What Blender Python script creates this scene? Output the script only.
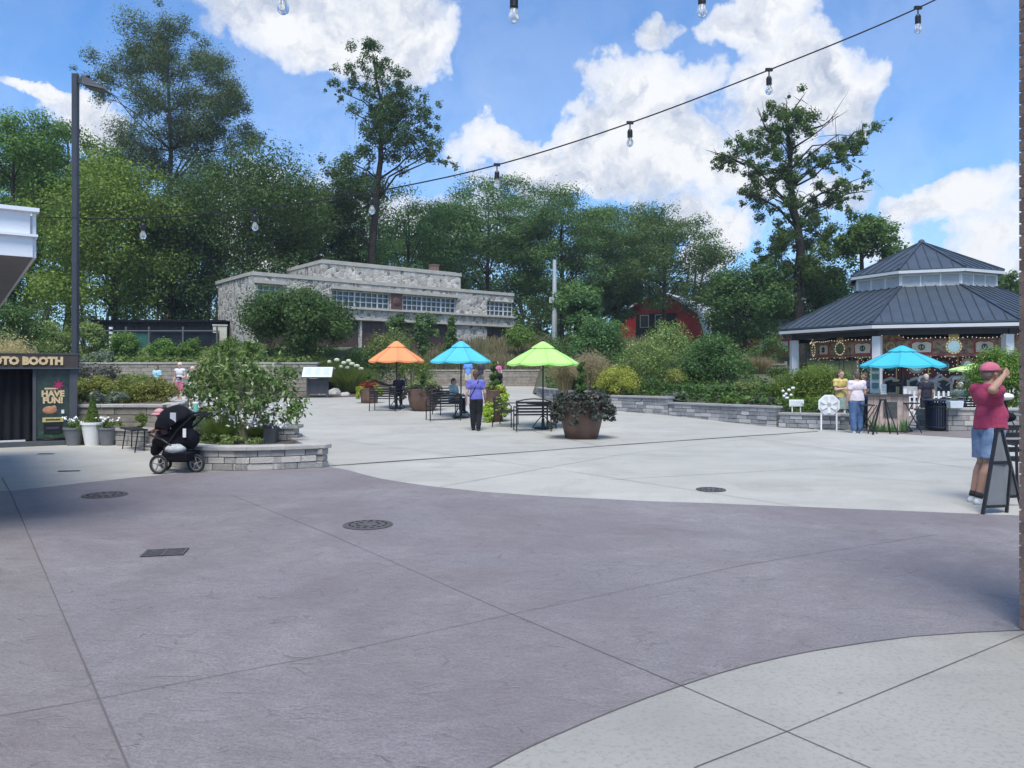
import bpy, bmesh, math, random
import numpy as np
from mathutils import Vector, Matrix, Euler
R = math.radians
rng = np.random.default_rng(11)
random.seed(5)
scene = bpy.context.scene
for o in list(bpy.data.objects): bpy.data.objects.remove(o)
COL = scene.collection
F, H0, HOR = 769.0, 1.62, 373.0

# ------------------------------------------------------------------ camera, sky, sun, exposure
cam = bpy.data.cameras.new('camera'); camo = bpy.data.objects.new('camera', cam); COL.objects.link(camo)
camo.location = (0, 0, H0); camo.rotation_euler = (R(90), 0, 0)
cam.sensor_width = 36; cam.lens = 36 * F / 1024; cam.shift_y = (HOR - 384) / 1024
cam.clip_start = .05; cam.clip_end = 3000
scene.camera = camo
SUN_EL, SUN_AZ = 62, 184           # degrees; azimuth clockwise from +Y
world = bpy.data.worlds.new('World'); scene.world = world; world.use_nodes = True
sun = bpy.data.lights.new('sun', 'SUN'); suno = bpy.data.objects.new('sun', sun); COL.objects.link(suno)
sun.energy = 2.55; sun.angle = R(30); sun.color = (1, .965, .91)
sd = Vector((math.sin(R(SUN_AZ)) * math.cos(R(SUN_EL)), math.cos(R(SUN_AZ)) * math.cos(R(SUN_EL)), math.sin(R(SUN_EL))))
suno.rotation_euler = sd.to_track_quat('Z', 'Y').to_euler(); suno.location = (-20, -30, 60)
scene.view_settings.view_transform = 'Standard'; scene.view_settings.look = 'None'
scene.view_settings.gamma = 1; scene.view_settings.exposure = .92

class NT:
    def __init__(s, t): s.t = t; s.n = t.nodes; s.l = t.links
    def new(s, typ, **k):
        n = s.n.new(typ)
        for a, v in k.items():
            if a == 'inp':
                for i, x in v.items():
                    if hasattr(x, 'is_output') or isinstance(x, bpy.types.NodeSocket): s.l.new(x, n.inputs[i])
                    else: n.inputs[i].default_value = x
            else: setattr(n, a, v)
        return n
    def math(s, op, a, b=0., c=None, clamp=False):
        d = {0: a, 1: b}
        if c is not None: d[2] = c
        n = s.new('ShaderNodeMath', operation=op, inp=d); n.use_clamp = clamp
        return n.outputs[0]
    def mix(s, f, a, b, blend='MIX'):
        n = s.n.new('ShaderNodeMix'); n.data_type = 'RGBA'; n.blend_type = blend
        for i, x in ((0, f), (6, a), (7, b)):
            if isinstance(x, bpy.types.NodeSocket): s.l.new(x, n.inputs[i])
            else: n.inputs[i].default_value = x if i == 0 else (tuple(x) + (1,))[:4]
        return n.outputs[2]
    def ramp(s, f, pts):
        n = s.n.new('ShaderNodeValToRGB'); s.l.new(f, n.inputs[0]); e = n.color_ramp.elements
        while len(e) < len(pts): e.new(.5)
        for q, (p, c) in zip(e, pts): q.position = p; q.color = (tuple(c) + (1,))[:4] if hasattr(c, '__len__') else (c, c, c, 1)
        return n.outputs[0]
    def noise(s, vec, scale, detail=4, rough=.5, dist=0.):
        n = s.new('ShaderNodeTexNoise', inp={'Scale': scale, 'Detail': detail, 'Roughness': rough, 'Distortion': dist})
        if vec is not None: s.l.new(vec, n.inputs['Vector'])
        return n.outputs['Fac']

def build_sky():
    w = NT(world.node_tree); w.n.clear()
    out = w.new('ShaderNodeOutputWorld'); bg = w.new('ShaderNodeBackground', inp={'Strength': .155})
    w.l.new(bg.outputs[0], out.inputs[0])
    sky = w.new('ShaderNodeTexSky', sky_type='NISHITA', sun_disc=False, sun_elevation=R(SUN_EL), sun_rotation=R(SUN_AZ),
                altitude=200, air_density=1.0, dust_density=.6, ozone_density=2.2)
    tc = w.new('ShaderNodeTexCoord').outputs['Generated']
    nz = w.new('ShaderNodeVectorMath', operation='NORMALIZE', inp={0: tc}).outputs[0]
    # warp direction by noise
    n1 = w.new('ShaderNodeTexNoise', inp={'Vector': nz, 'Scale': 7., 'Detail': 8., 'Roughness': .58})
    off = w.new('ShaderNodeVectorMath', operation='SUBTRACT', inp={0: n1.outputs['Color'], 1: (.5, .5, .5)}).outputs[0]
    off = w.new('ShaderNodeVectorMath', operation='SCALE', inp={0: off, 'Scale': .21}).outputs[0]
    dirw = w.new('ShaderNodeVectorMath', operation='ADD', inp={0: nz, 1: off}).outputs[0]
    sp = w.new('ShaderNodeSeparateXYZ', inp={0: dirw})
    az = w.math('ARCTAN2', sp.outputs[0], sp.outputs[1]); el = w.math('ARCSINE', w.math('MINIMUM', w.math('MAXIMUM', sp.outputs[2], -.999), .999))
    def ang(px, py):
        x, y, z = (px - 512) / F, 1, (HOR - py) / F
        return math.atan2(x, y), math.asin(z / math.sqrt(x * x + y * y + z * z))
    blobs = [(330, 0, 145, 62, 1.0), (400, 30, 75, 42, .9), (250, -10, 70, 40, .8), (645, 110, 72, 68, 1.1), (590, 130, 60, 45, 1.), (665, 165, 95, 55, 1.1), (510, 150, 70, 30, .95),
             (790, 85, 88, 58, 1.05), (840, 95, 50, 45, .95), (745, 25, 60, 40, .9), (655, 8, 34, 26, .75), (570, 180, 110, 40, .9), (720, 235, 55, 38, 1.), (760, 170, 55, 35, .7),
             (955, 205, 82, 36, 1.), (1000, 245, 60, 40, .8), (900, 240, 50, 26, .6), (38, 88, 50, 15, 1.), (105, 112, 42, 26, .9), (250, 230, 120, 60, .7), (420, 230, 120, 50, .7), (830, 190, 60, 25, .6),
             (1150, 60, 90, 60, 1.), (-150, 100, 120, 80, 1.), (1300, 200, 140, 60, .9), (500, -250, 160, 90, 1.), (900, -200, 120, 70, .9)]
    acc = None
    for (px, py, a, b, s) in blobs:
        a0, e0 = ang(px, py)
        k = math.cos(math.atan((px - 512) / F)) ** 2
        ra, rb = a / F * k, b / F * math.sqrt(k)
        dx = w.math('DIVIDE', w.math('SUBTRACT', az, a0), ra); dy = w.math('DIVIDE', w.math('SUBTRACT', el, e0), rb)
        d = w.math('ADD', w.math('MULTIPLY', dx, dx), w.math('MULTIPLY', dy, dy))
        v = w.math('MULTIPLY', w.math('SUBTRACT', 1., d), s)
        acc = v if acc is None else w.math('SMOOTH_MAX', acc, v, .25)
    # clouds elsewhere in the sky (behind and above the viewer)
    back = w.math('SUBTRACT', w.math('MULTIPLY', w.noise(nz, 2.4, 5), 5.), 2.75)
    fr = w.new('ShaderNodeSeparateXYZ', inp={0: nz})
    isback = w.math('LESS_THAN', fr.outputs[1], .25)
    acc = w.math('MAXIMUM', acc, w.math('SUBTRACT', back, w.math('MULTIPLY', w.math('SUBTRACT', 1., isback), 9.)))
    fine = w.noise(nz, 26., 8, .62)
    dens = w.math('ADD', acc, w.math('MULTIPLY', w.math('SUBTRACT', fine, .5), 1.0))
    mask = w.ramp(dens, [(-.0, 0), (.12, .22), (.34, .75), (.7, 1)])
    # thin veil
    veil = w.math('MULTIPLY', w.math('SUBTRACT', w.noise(dirw, 4., 6, .6), .22), w.ramp(el, [(0., .75), (.55, .28)]), clamp=True)
    mask = w.math('MAXIMUM', mask, veil)
    # shading: thick cores greyer below, bright billows
    sh = w.noise(dirw, 11., 6, .6)
    up = w.new('ShaderNodeVectorMath', operation='ADD', inp={0: dirw, 1: (-.01, -.01, .035)}).outputs[0]
    sh2 = w.noise(up, 11., 6, .6)
    emb = w.math('MULTIPLY', w.math('SUBTRACT', sh, sh2), 2.2)
    core = w.math('MULTIPLY', w.math('SUBTRACT', dens, .55), .55, clamp=True)
    val = w.math('ADD', w.math('SUBTRACT', .88, w.math('MULTIPLY', core, .62)), emb)
    ccol = w.ramp(val, [(.2, (1.45, 1.7, 2.2)), (.55, (2.25, 2.45, 2.85)), (.95, (3.3, 3.35, 3.45))])
    blue = w.mix(1., sky.outputs[0], (.345, .57, .77), 'MULTIPLY')
    cm = w.mix(mask, blue, ccol)
    w.l.new(cm, bg.inputs[0])
build_sky()

# ------------------------------------------------------------------ helpers
def sstep(a, b, x):
    t = min(1, max(0, (x - a) / (b - a))); return t * t * (3 - 2 * t)
def hz(x, y):
    if y < 21: h = 0
    elif y < 30: h = .04 * (y - 21)
    elif y < 50: h = .36 + .02 * (y - 30)
    else: h = .76
    return h * (1 - sstep(5.5, 9, x))
def W(px, py, Y): return Vector(((px - 512) / F * Y, Y, H0 + (HOR - py) / F * Y))
def G(px, py):
    Y = 20.
    for _ in range(60):
        Y = .5 * Y + .5 * (H0 - hz((px - 512) / F * Y, Y)) * F / (py - HOR)
    x = (px - 512) / F * Y
    return Vector((x, Y, hz(x, Y)))
def GX(px, Y, dz=0):
    x = (px - 512) / F * Y
    return Vector((x, Y, hz(x, Y) + dz))

class MB:
    def __init__(s): s.v = []; s.f = []
    def add(s, v, f):
        b = len(s.v); s.v += [tuple(p) for p in v]; s.f += [tuple(i + b for i in q) for q in f]; return s
    def box(s, c, d, rz=0, M=None, taper=1.):
        x, y, z = d[0] / 2, d[1] / 2, d[2] / 2; t = taper
        P = [(-x, -y, -z), (x, -y, -z), (x, y, -z), (-x, y, -z), (-x * t, -y * t, z), (x * t, -y * t, z), (x * t, y * t, z), (-x * t, y * t, z)]
        m = M or Matrix.Rotation(rz, 4, 'Z')
        return s.add([m @ Vector(p) + Vector(c) for p in P], [(0, 3, 2, 1), (4, 5, 6, 7), (0, 1, 5, 4), (1, 2, 6, 5), (2, 3, 7, 6), (3, 0, 4, 7)])
    def bar(s, a, b, w=.03, h=None):
        a, b = Vector(a), Vector(b); d = b - a
        q = d.to_track_quat('Z', 'Y').to_matrix().to_4x4()
        return s.box((a + b) / 2, (w, h or w, d.length), M=q)
    def tube(s, pts, r, n=8, caps=True):
        pts = [Vector(p) for p in pts]
        rs = r if hasattr(r, '__len__') else [r] * len(pts)
        b = len(s.v); up = Vector((0, 0, 1)); pu = None
        for i, p in enumerate(pts):
            d = (pts[min(i + 1, len(pts) - 1)] - pts[max(i - 1, 0)])
            d = d.normalized() if d.length > 1e-9 else up
            u = pu - d * pu.dot(d) if pu is not None else d.orthogonal()
            if u.length < 1e-6: u = d.orthogonal()
            u.normalize(); pu = u; v = d.cross(u)
            for k in range(n):
                a = 2 * math.pi * k / n
                s.v.append(tuple(p + (u * math.cos(a) + v * math.sin(a)) * rs[i]))
        for i in range(len(pts) - 1):
            for k in range(n):
                k2 = (k + 1) % n
                s.f.append((b + i * n + k, b + i * n + k2, b + (i + 1) * n + k2, b + (i + 1) * n + k))
        if caps:
            s.f.append(tuple(b + k for k in range(n))[::-1]); s.f.append(tuple(b + (len(pts) - 1) * n + k for k in range(n)))
        return s
    def lathe(s, prof, n=24, c=(0, 0, 0), a0=0., caps=True, wob=0, sx=1, sy=1):
        b = len(s.v); c = Vector(c)
        for (r, z) in prof:
            for k in range(n):
                a = a0 + 2 * math.pi * k / n; rr = r * (1 + wob * math.sin(a * n / 2))
                s.v.append((c.x + rr * math.cos(a) * sx, c.y + rr * math.sin(a) * sy, c.z + z))
        for i in range(len(prof) - 1):
            for k in range(n):
                k2 = (k + 1) % n
                s.f.append((b + i * n + k, b + i * n + k2, b + (i + 1) * n + k2, b + (i + 1) * n + k))
        if caps:
            s.f.append(tuple(b + k for k in range(n))[::-1]); s.f.append(tuple(b + (len(prof) - 1) * n + k for k in range(n)))
        return s
    def prism(s, poly, z0, z1):
        n = len(poly)
        v = [(p[0], p[1], z0) for p in poly] + [(p[0], p[1], z1) for p in poly]
        return s.add(v, [tuple(range(n))[::-1], tuple(range(n, 2 * n))] + [(i, (i + 1) % n, n + (i + 1) % n, n + i) for i in range(n)])
    def slab(s, pts, th, nrm):      # polygon extruded along nrm
        n = len(pts); pts = [Vector(p) for p in pts]; e = Vector(nrm) * th
        return s.add(pts + [p + e for p in pts], [tuple(range(n))[::-1], tuple(range(n, 2 * n))] + [(i, (i + 1) % n, n + (i + 1) % n, n + i) for i in range(n)])
    def ball(s, c, r, n=12, m=8, M=None):
        r = Vector(r) if hasattr(r, '__len__') else Vector((r, r, r)); c = Vector(c)
        b = len(s.v)
        V = [Vector((0, 0, -r.z))]
        for i in range(1, m):
            t = -math.pi / 2 + math.pi * i / m
            for k in range(n):
                a = 2 * math.pi * k / n; V.append(Vector((r.x * math.cos(t) * math.cos(a), r.y * math.cos(t) * math.sin(a), r.z * math.sin(t))))
        V.append(Vector((0, 0, r.z)))
        if M is not None: V = [M @ v for v in V]
        fs = []
        for k in range(n): fs.append((0, 1 + (k + 1) % n, 1 + k))
        for i in range(m - 2):
            for k in range(n):
                k2 = (k + 1) % n; q = 1 + i * n
                fs.append((q + k, q + k2, q + n + k2, q + n + k))
        q = 1 + (m - 2) * n; t = len(V) - 1
        for k in range(n): fs.append((q + k, q + (k + 1) % n, t))
        return s.add([v + c for v in V], fs)
    def cap(s, a, b, ra, rb, n=12, sx=1., sy=1.):    # tapered capsule, closed
        a, b = Vector(a), Vector(b); d = (b - a); L = max(d.length, 1e-5); d = d / L
        M = d.to_track_quat('Z', 'Y').to_matrix()
        if abs(d.z) > .999: M = Matrix(((1, 0, 0), (0, 1, 0), (0, 0, 1))) if d.z > 0 else Matrix(((1, 0, 0), (0, -1, 0), (0, 0, -1)))
        prof = [(ra * math.cos(t), -ra * math.sin(t)) for t in (1.35, .9, .45, 0)] + [(rb * math.cos(t), L + rb * math.sin(t)) for t in (0, .45, .9, 1.35)]
        V = []; 
        for (r, z) in prof:
            for k in range(n):
                an = 2 * math.pi * k / n; V.append(a + M @ Vector((r * math.cos(an) * sx, r * math.sin(an) * sy, z)))
        m = len(prof)
        f = [(i * n + k, i * n + (k + 1) % n, (i + 1) * n + (k + 1) % n, (i + 1) * n + k) for i in range(m - 1) for k in range(n)]
        f += [tuple(range(n))[::-1], tuple((m - 1) * n + k for k in range(n))]
        return s.add(V, f)
    def build(s, name, mat, parent=None, smooth=False, world=None, bevel=0):
        me = bpy.data.meshes.new(name); me.from_pydata(s.v, [], s.f); me.update()
        return link(name, me, mat, parent, smooth, world, bevel)

def link(name, me, mat, parent=None, smooth=False, world=None, bevel=0):
    if mat is not None: me.materials.append(mat)
    if smooth: me.polygons.foreach_set('use_smooth', [True] * len(me.polygons))
    o = bpy.data.objects.new(name, me); COL.objects.link(o)
    if parent is not None:
        o.parent = parent
    if world is not None:                # vertices are world points: bring them into the thing's frame
        base = world.location if hasattr(world, 'location') else Vector(world)
        me.transform(Matrix.Translation(-Vector(base)))
        if parent is None: o.location = base
    if bevel:
        m = o.modifiers.new('bevel', 'BEVEL'); m.width = bevel; m.segments = 2; m.limit_method = 'ANGLE'
    return o
def tag(o, label=None, cat=None, group=None, kind=None):
    if label: o['label'] = label
    if cat: o['category'] = cat
    if group: o['group'] = group
    if kind: o['kind'] = kind
    return o
def thing(name, label, cat, loc=(0, 0, 0), rz=0, group=None):
    o = bpy.data.objects.new(name, None); COL.objects.link(o); o.location = loc; o.rotation_euler = (0, 0, rz); o.empty_display_size = .3
    return tag(o, label, cat, group)
CH = {}
def kids(o): return [c for c in bpy.data.objects if c.parent == o]
def dup(root, loc, rz=0, label=None, group=None, scale=None):
    def cp(o, par):
        c = o.copy(); COL.objects.link(c); c.parent = par
        for k in o_children[o.name]: cp(k, c)
        return c
    o_children = {}
    allo = list(bpy.data.objects)
    stack = [root]
    while stack:
        q = stack.pop(); ch = [c for c in allo if c.parent == q]; o_children[q.name] = ch; stack += ch
    r = cp(root, None); r.location = loc; r.rotation_euler = (0, 0, rz)
    if scale is not None: r.scale = scale if hasattr(scale, '__len__') else (scale,) * 3
    if label: r['label'] = label
    if group: r['group'] = group
    return r
def struct(name, mb, mat, smooth=False):
    o = mb.build(name, mat, None, smooth); o['kind'] = 'structure'; return o
def evalmesh(o):
    dg = bpy.context.evaluated_depsgraph_get(); dg.update()
    return bpy.data.meshes.new_from_object(o.evaluated_get(dg))
def remesh(mb, vox, smooth=4, it=1.):
    me = bpy.data.meshes.new('tmp'); me.from_pydata(mb.v, [], mb.f); me.update()
    bm = bmesh.new(); bm.from_mesh(me); bmesh.ops.recalc_face_normals(bm, faces=bm.faces); bm.to_mesh(me); bm.free()
    o = bpy.data.objects.new('tmp', me); COL.objects.link(o)
    m = o.modifiers.new('r', 'REMESH'); m.mode = 'VOXEL'; m.voxel_size = vox; m.use_smooth_shade = True
    if smooth:
        s = o.modifiers.new('s', 'SMOOTH'); s.iterations = smooth; s.factor = .5
    r = evalmesh(o); bpy.data.objects.remove(o); bpy.data.meshes.remove(me)
    return r
def text_mesh(txt, size, mat, parent, loc, rot, ext=.005, off=0., name='lettering', align='CENTER'):
    c = bpy.data.curves.new('t', 'FONT'); c.body = txt; c.size = size; c.extrude = ext; c.offset = off; c.align_x = align; c.align_y = 'CENTER'; c.resolution_u = 2
    o = bpy.data.objects.new('t', c); COL.objects.link(o); me = evalmesh(o); bpy.data.objects.remove(o)
    me.transform(Matrix.Translation(loc) @ Euler(rot).to_matrix().to_4x4())
    return link(name, me, mat, parent)

# ------------------------------------------------------------------ materials
MATS = {}
def pm(name, c1, c2=None, scale=3., rough=.7, bump=0., bscale=30., metal=0., rvar=0., detail=4, island=0., coat=0., c3=None, trans=0., spec=.5):
    if name in MATS: return MATS[name]
    m = bpy.data.materials.new(name); m.use_nodes = True; t = NT(m.node_tree); b = t.n['Principled BSDF']
    oc = t.new('ShaderNodeTexCoord').outputs['Object']
    c2 = c2 or tuple(x * .8 for x in c1)
    n = t.noise(oc, scale, detail, .6)
    f = t.ramp(n, [(.32, 0), (.68, 1)])
    col = t.mix(f, c1, c2)
    if island:
        ri = t.new('ShaderNodeNewGeometry').outputs['Random Per Island']
        if c3: col = t.mix(t.ramp(ri, [(.6, 0), (.75, 1)]), col, c3)
        k = t.math('ADD', 1 - island, t.math('MULTIPLY', ri, 2 * island))
        hsv = t.new('ShaderNodeHueSaturation', inp={'Value': k, 'Color': col}); col = hsv.outputs[0]
    t.l.new(col, b.inputs['Base Color'])
    b.inputs['Roughness'].default_value = rough; b.inputs['Metallic'].default_value = metal
    b.inputs['Specular IOR Level'].default_value = spec
    if rvar: t.l.new(t.math('ADD', rough - rvar, t.math('MULTIPLY', n, 2 * rvar)), b.inputs['Roughness'])
    if coat: b.inputs['Coat Weight'].default_value = coat
    if bump:
        bn = t.new('ShaderNodeBump', inp={'Strength': bump, 'Distance': .02, 'Height': t.noise(oc, bscale, 5, .6)})
        t.l.new(bn.outputs[0], b.inputs['Normal'])
    MATS[name] = m; return m
def leafmat(name, c1, c2, c3=None, tr=.35, big=.5):
    if name in MATS: return MATS[name]
    m = bpy.data.materials.new(name); m.use_nodes = True; t = NT(m.node_tree); t.n.clear()
    out = t.new('ShaderNodeOutputMaterial'); oc = t.new('ShaderNodeTexCoord').outputs['Object']
    ri = t.new('ShaderNodeNewGeometry').outputs['Random Per Island']
    oi = t.new('ShaderNodeObjectInfo').outputs['Random']
    n = t.noise(oc, big, 3)
    f = t.math('ADD', t.math('MULTIPLY', ri, .38), t.math('MULTIPLY', t.math('SUBTRACT', n, .36), 1.9), clamp=True)
    col = t.mix(f, c1, c2)
    if c3: col = t.mix(t.ramp(ri, [(.88, 0), (.92, 1)]), col, c3)
    hs = t.new('ShaderNodeHueSaturation', inp={'Hue': t.math('ADD', .488, t.math('MULTIPLY', oi, .024)), 'Value': t.math('ADD', .85, t.math('MULTIPLY', oi, .3)), 'Color': col})
    col = hs.outputs[0]
    d = t.new('ShaderNodeBsdfPrincipled', inp={'Roughness': .55, 'Base Color': col}); d.inputs['Specular IOR Level'].default_value = .2
    tl = t.new('ShaderNodeBsdfTranslucent', inp={'Color': t.mix(1., col, (1.15, 1.25, .6), 'MULTIPLY')})
    mx = t.new('ShaderNodeMixShader', inp={0: tr, 1: d.outputs[0], 2: tl.outputs[0]})
    t.l.new(mx.outputs[0], out.inputs[0]); MATS[name] = m; return m

def concrete_mat(k=1.):
    m = bpy.data.materials.new('brushed_concrete'); m.use_nodes = True; t = NT(m.node_tree); b = t.n['Principled BSDF']
    oc = t.new('ShaderNodeTexCoord').outputs['Object']
    big = t.noise(oc, .13, 5, .6); mid = t.noise(oc, .9, 6, .65, .4); fine = t.noise(oc, 38., 3, .7)
    mp = t.new('ShaderNodeMapping', inp={'Vector': oc, 'Scale': (.35, 2.2, 1)}).outputs[0]
    streak = t.noise(mp, .7, 6, .6, .8)
    col = t.mix(t.ramp(mid, [(.3, 0), (.7, 1)]), (.330, .318, .280), (.430, .415, .368))
    col = t.mix(t.ramp(streak, [(.35, .0), (.75, .55)]), col, (.480, .462, .41))
    col = t.mix(t.ramp(big, [(.35, .35), (.6, 0)]), col, (.245, .235, .208))
    col = t.mix(t.math('MULTIPLY', t.ramp(fine, [(.30, 1), (.5, 0)]), .5), col, (.20, .195, .18))
    vs = t.new('ShaderNodeTexVoronoi', inp={'Vector': oc, 'Scale': 1.6, 'Randomness': 1.}).outputs['Distance']
    col = t.mix(t.math('MULTIPLY', t.ramp(vs, [(.022, 1), (.030, 0)]), .55), col, (.13, .12, .11))
    stn = t.ramp(t.noise(oc, .45, 7, .72, 1.2), [(.52, 0), (.60, .32), (.66, 0)])
    col = t.mix(stn, col, (.26, .245, .215))
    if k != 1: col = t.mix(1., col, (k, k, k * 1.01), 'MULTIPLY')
    t.l.new(col, b.inputs['Base Color']); b.inputs['Roughness'].default_value = .72
    h = t.math('ADD', t.math('MULTIPLY', fine, .5), t.noise(oc, 120., 2))
    bn = t.new('ShaderNodeBump', inp={'Strength': .25, 'Distance': .004, 'Height': h}); t.l.new(bn.outputs[0], b.inputs['Normal'])
    return m
def stamped_mat(name, ca, cb, cc, cd):
    m = bpy.data.materials.new(name); m.use_nodes = True; t = NT(m.node_tree); b = t.n['Principled BSDF']
    oc = t.new('ShaderNodeTexCoord').outputs['Object']
    big = t.noise(oc, .22, 6, .62, .3); mid = t.noise(oc, 1.7, 6, .7, 1.2); fine = t.noise(oc, 55., 3, .75)
    mp = t.new('ShaderNodeMapping', inp={'Vector': oc, 'Scale': (1.0, 1.25, 1), 'Rotation': (0, 0, R(18))}).outputs[0]
    chisel = t.noise(mp, 4.5, 8, .75, .15)
    wv = t.new('ShaderNodeTexNoise', inp={'Vector': mp, 'Scale': 3.2, 'Detail': 5.}).outputs['Color']
    ve = t.new('ShaderNodeTexVoronoi', feature='DISTANCE_TO_EDGE', inp={'Vector': t.mix(.35, mp, wv, 'ADD'), 'Scale': 3.4}).outputs['Distance']
    rd = t.ramp(ve, [(0., 1), (.018, .7), (.05, 0)])
    gate = t.ramp(t.noise(oc, 3.1, 7, .72), [(.52, 0), (.62, 1)])
    crack = t.math('MULTIPLY', rd, gate)
    col = t.mix(t.ramp(mid, [(.3, 0), (.7, 1)]), ca, cb)
    col = t.mix(t.ramp(big, [(.38, .0), (.62, .95)]), col, tuple(x * .86 for x in cc))
    col = t.mix(t.math('MULTIPLY', t.ramp(fine, [(.35, 1), (.6, 0)]), .5), col, cd)
    col = t.mix(t.math('MULTIPLY', crack, .42), col, cd)
    vs = t.new('ShaderNodeTexVoronoi', inp={'Vector': oc, 'Scale': 1.9, 'Randomness': 1.}).outputs['Distance']
    col = t.mix(t.math('MULTIPLY', t.ramp(vs, [(.018, 1), (.028, 0)]), .6), col, (.06, .052, .052))
    # darkly sealed worn patches
    st = t.ramp(t.noise(oc, .35, 7, .72, .5), [(.44, 0), (.66, .85)])
    col = t.mix(st, col, tuple(x * k_ for x, k_ in zip(ca, (.70, .64, .66))))
    spk = t.noise(oc, 260., 2, .6); col = t.mix(t.math('MULTIPLY', t.ramp(spk, [(.56, 0), (.66, 1)]), .35), col, tuple(min(1, x * 1.5) for x in cb))
    t.l.new(col, b.inputs['Base Color'])
    t.l.new(t.math('ADD', .42, t.math('MULTIPLY', mid, .35)), b.inputs['Roughness'])
    hh = t.math('SUBTRACT', t.math('ADD', t.math('MULTIPLY', chisel, 1.2), t.math('MULTIPLY', fine, .12)), t.math('MULTIPLY', crack, .25))
    bn = t.new('ShaderNodeBump', inp={'Strength': .7, 'Distance': .05, 'Height': hh}); t.l.new(bn.outputs[0], b.inputs['Normal'])
    return m
def rubble_mat():
    m = bpy.data.materials.new('rubble_stone'); m.use_nodes = True; t = NT(m.node_tree); b = t.n['Principled BSDF']
    oc = t.new('ShaderNodeTexCoord').outputs['Object']
    wv = t.new('ShaderNodeTexNoise', inp={'Vector': oc, 'Scale': 2.})
    v = t.mix(.12, oc, wv.outputs['Color'])
    vo = t.new('ShaderNodeTexVoronoi', inp={'Vector': v, 'Scale': 4.2}); ve = t.new('ShaderNodeTexVoronoi', feature='DISTANCE_TO_EDGE', inp={'Vector': v, 'Scale': 4.2})
    bw = t.new('ShaderNodeSeparateColor', inp={0: vo.outputs['Color']})
    col = t.ramp(bw.outputs[0], [(0, (.10, .09, .08)), (.2, (.24, .22, .19)), (.42, (.56, .52, .46)), (.62, (.33, .30, .26)), (.82, (.68, .64, .57)), (1, (.26, .19, .14))])
    col = t.mix(t.math('MULTIPLY', t.noise(oc, 9., 4), .5), col, (.3, .29, .28))
    col = t.mix(t.ramp(ve.outputs['Distance'], [(.03, 1), (.06, 0)]), col, (.56, .52, .46))
    t.l.new(col, b.inputs['Base Color']); b.inputs['Roughness'].default_value = .85
    bn = t.new('ShaderNodeBump', inp={'Strength': .6, 'Distance': .06, 'Height': t.ramp(ve.outputs['Distance'], [(0, 0), (.12, 1)])}); t.l.new(bn.outputs[0], b.inputs['Normal'])
    return m
CONC = concrete_mat(); CONC_SHADED = concrete_mat(.76); RUBBLE = rubble_mat()
PURP = stamped_mat('stamped_purple_concrete', (.222, .198, .196), (.312, .284, .282), (.236, .216, .230), (.095, .082, .085))
PURB = stamped_mat('stamped_brown_concrete', (.215, .188, .180), (.29, .262, .250), (.24, .218, .212), (.12, .105, .11))
SOIL = pm('mulch_soil', (.075, .055, .04), (.13, .10, .075), 6, .95, .8, 25, detail=8)
GRASSG = pm('rough_grass_ground', (.055, .085, .03), (.10, .115, .05), 1.2, .95, .9, 20, detail=8)
BLACK = pm('black_metal', (.012, .012, .014), (.02, .02, .022), 5, .42, metal=.3)
DARKG = pm('dark_grey_metal', (.035, .038, .043), (.05, .053, .058), 4, .5)
BLOCK = pm('split_face_block', (.25, .24, .225), (.36, .34, .315), 9, .9, .9, 40, island=.22, c3=(.40, .37, .33))
BLOCKG = pm('grey_split_face_block', (.20, .20, .205), (.29, .29, .295), 9, .9, .9, 40, island=.22, c3=(.36, .35, .34))
TIMB = pm('weathered_wall_block', (.19, .165, .135), (.29, .26, .215), 5, .9, .8, 30, island=.14)
CAPM = pm('wall_cap_stone', (.32, .30, .275), (.40, .38, .35), 6, .85, .5, 40, island=.1)
DCORE = pm('dark_mortar', (.07, .065, .06), rough=.95)
WHITE = pm('white_paint', (.74, .74, .73), (.66, .66, .65), 3, .5)
ROOFM = pm('blue_grey_metal_roof', (.058, .075, .094), (.078, .098, .122), 1.5, .42, metal=.35)
# ------------------------------------------------------------------ the ground
def ground_sheet():
    xs = sorted(set([-900, -500, -300, -200, -130, -90] + list(np.arange(-70, 71, 2.).tolist()) + [-9.5, -9.3, 90, 130, 200, 300, 500, 900]))
    ys = sorted(set([-300, -100, -40, -12] + list(np.arange(0, 60, 2.).tolist()) + [37.2, 37.4, 50.2, 50.4] + [62, 66, 72, 80, 90, 110, 140, 200, 320, 500, 900, 1500]))
    def T(x, y):
        z = hz(x, y) - .06
        if y >= 50.4: z = 1.75 + 1.7 * sstep(50.4, 58, y)
        if x <= -9.5 and y >= 37.4: z = max(z, 2.1 + 1.1 * sstep(37.4, 47, y))
        if y > 62: z = 3.45 + .3 * sstep(62, 90, y)
        if x > 12: z = min(z, -.06 + 3.5 * sstep(48, 66, y))
        if x < -40 and y > 10: z = max(z, 2.1 * sstep(-40, -60, x))
        return z
    mb = MB(); nx = len(xs)
    for y in ys:
        for x in xs: mb.v.append((x, y, T(x, y)))
    for j in range(len(ys) - 1):
        for i in range(nx - 1):
            a = j * nx + i; mb.f.append((a, a + 1, a + nx + 1, a + nx))
    struct('ground', mb, GRASSG)
ground_sheet()
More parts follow.
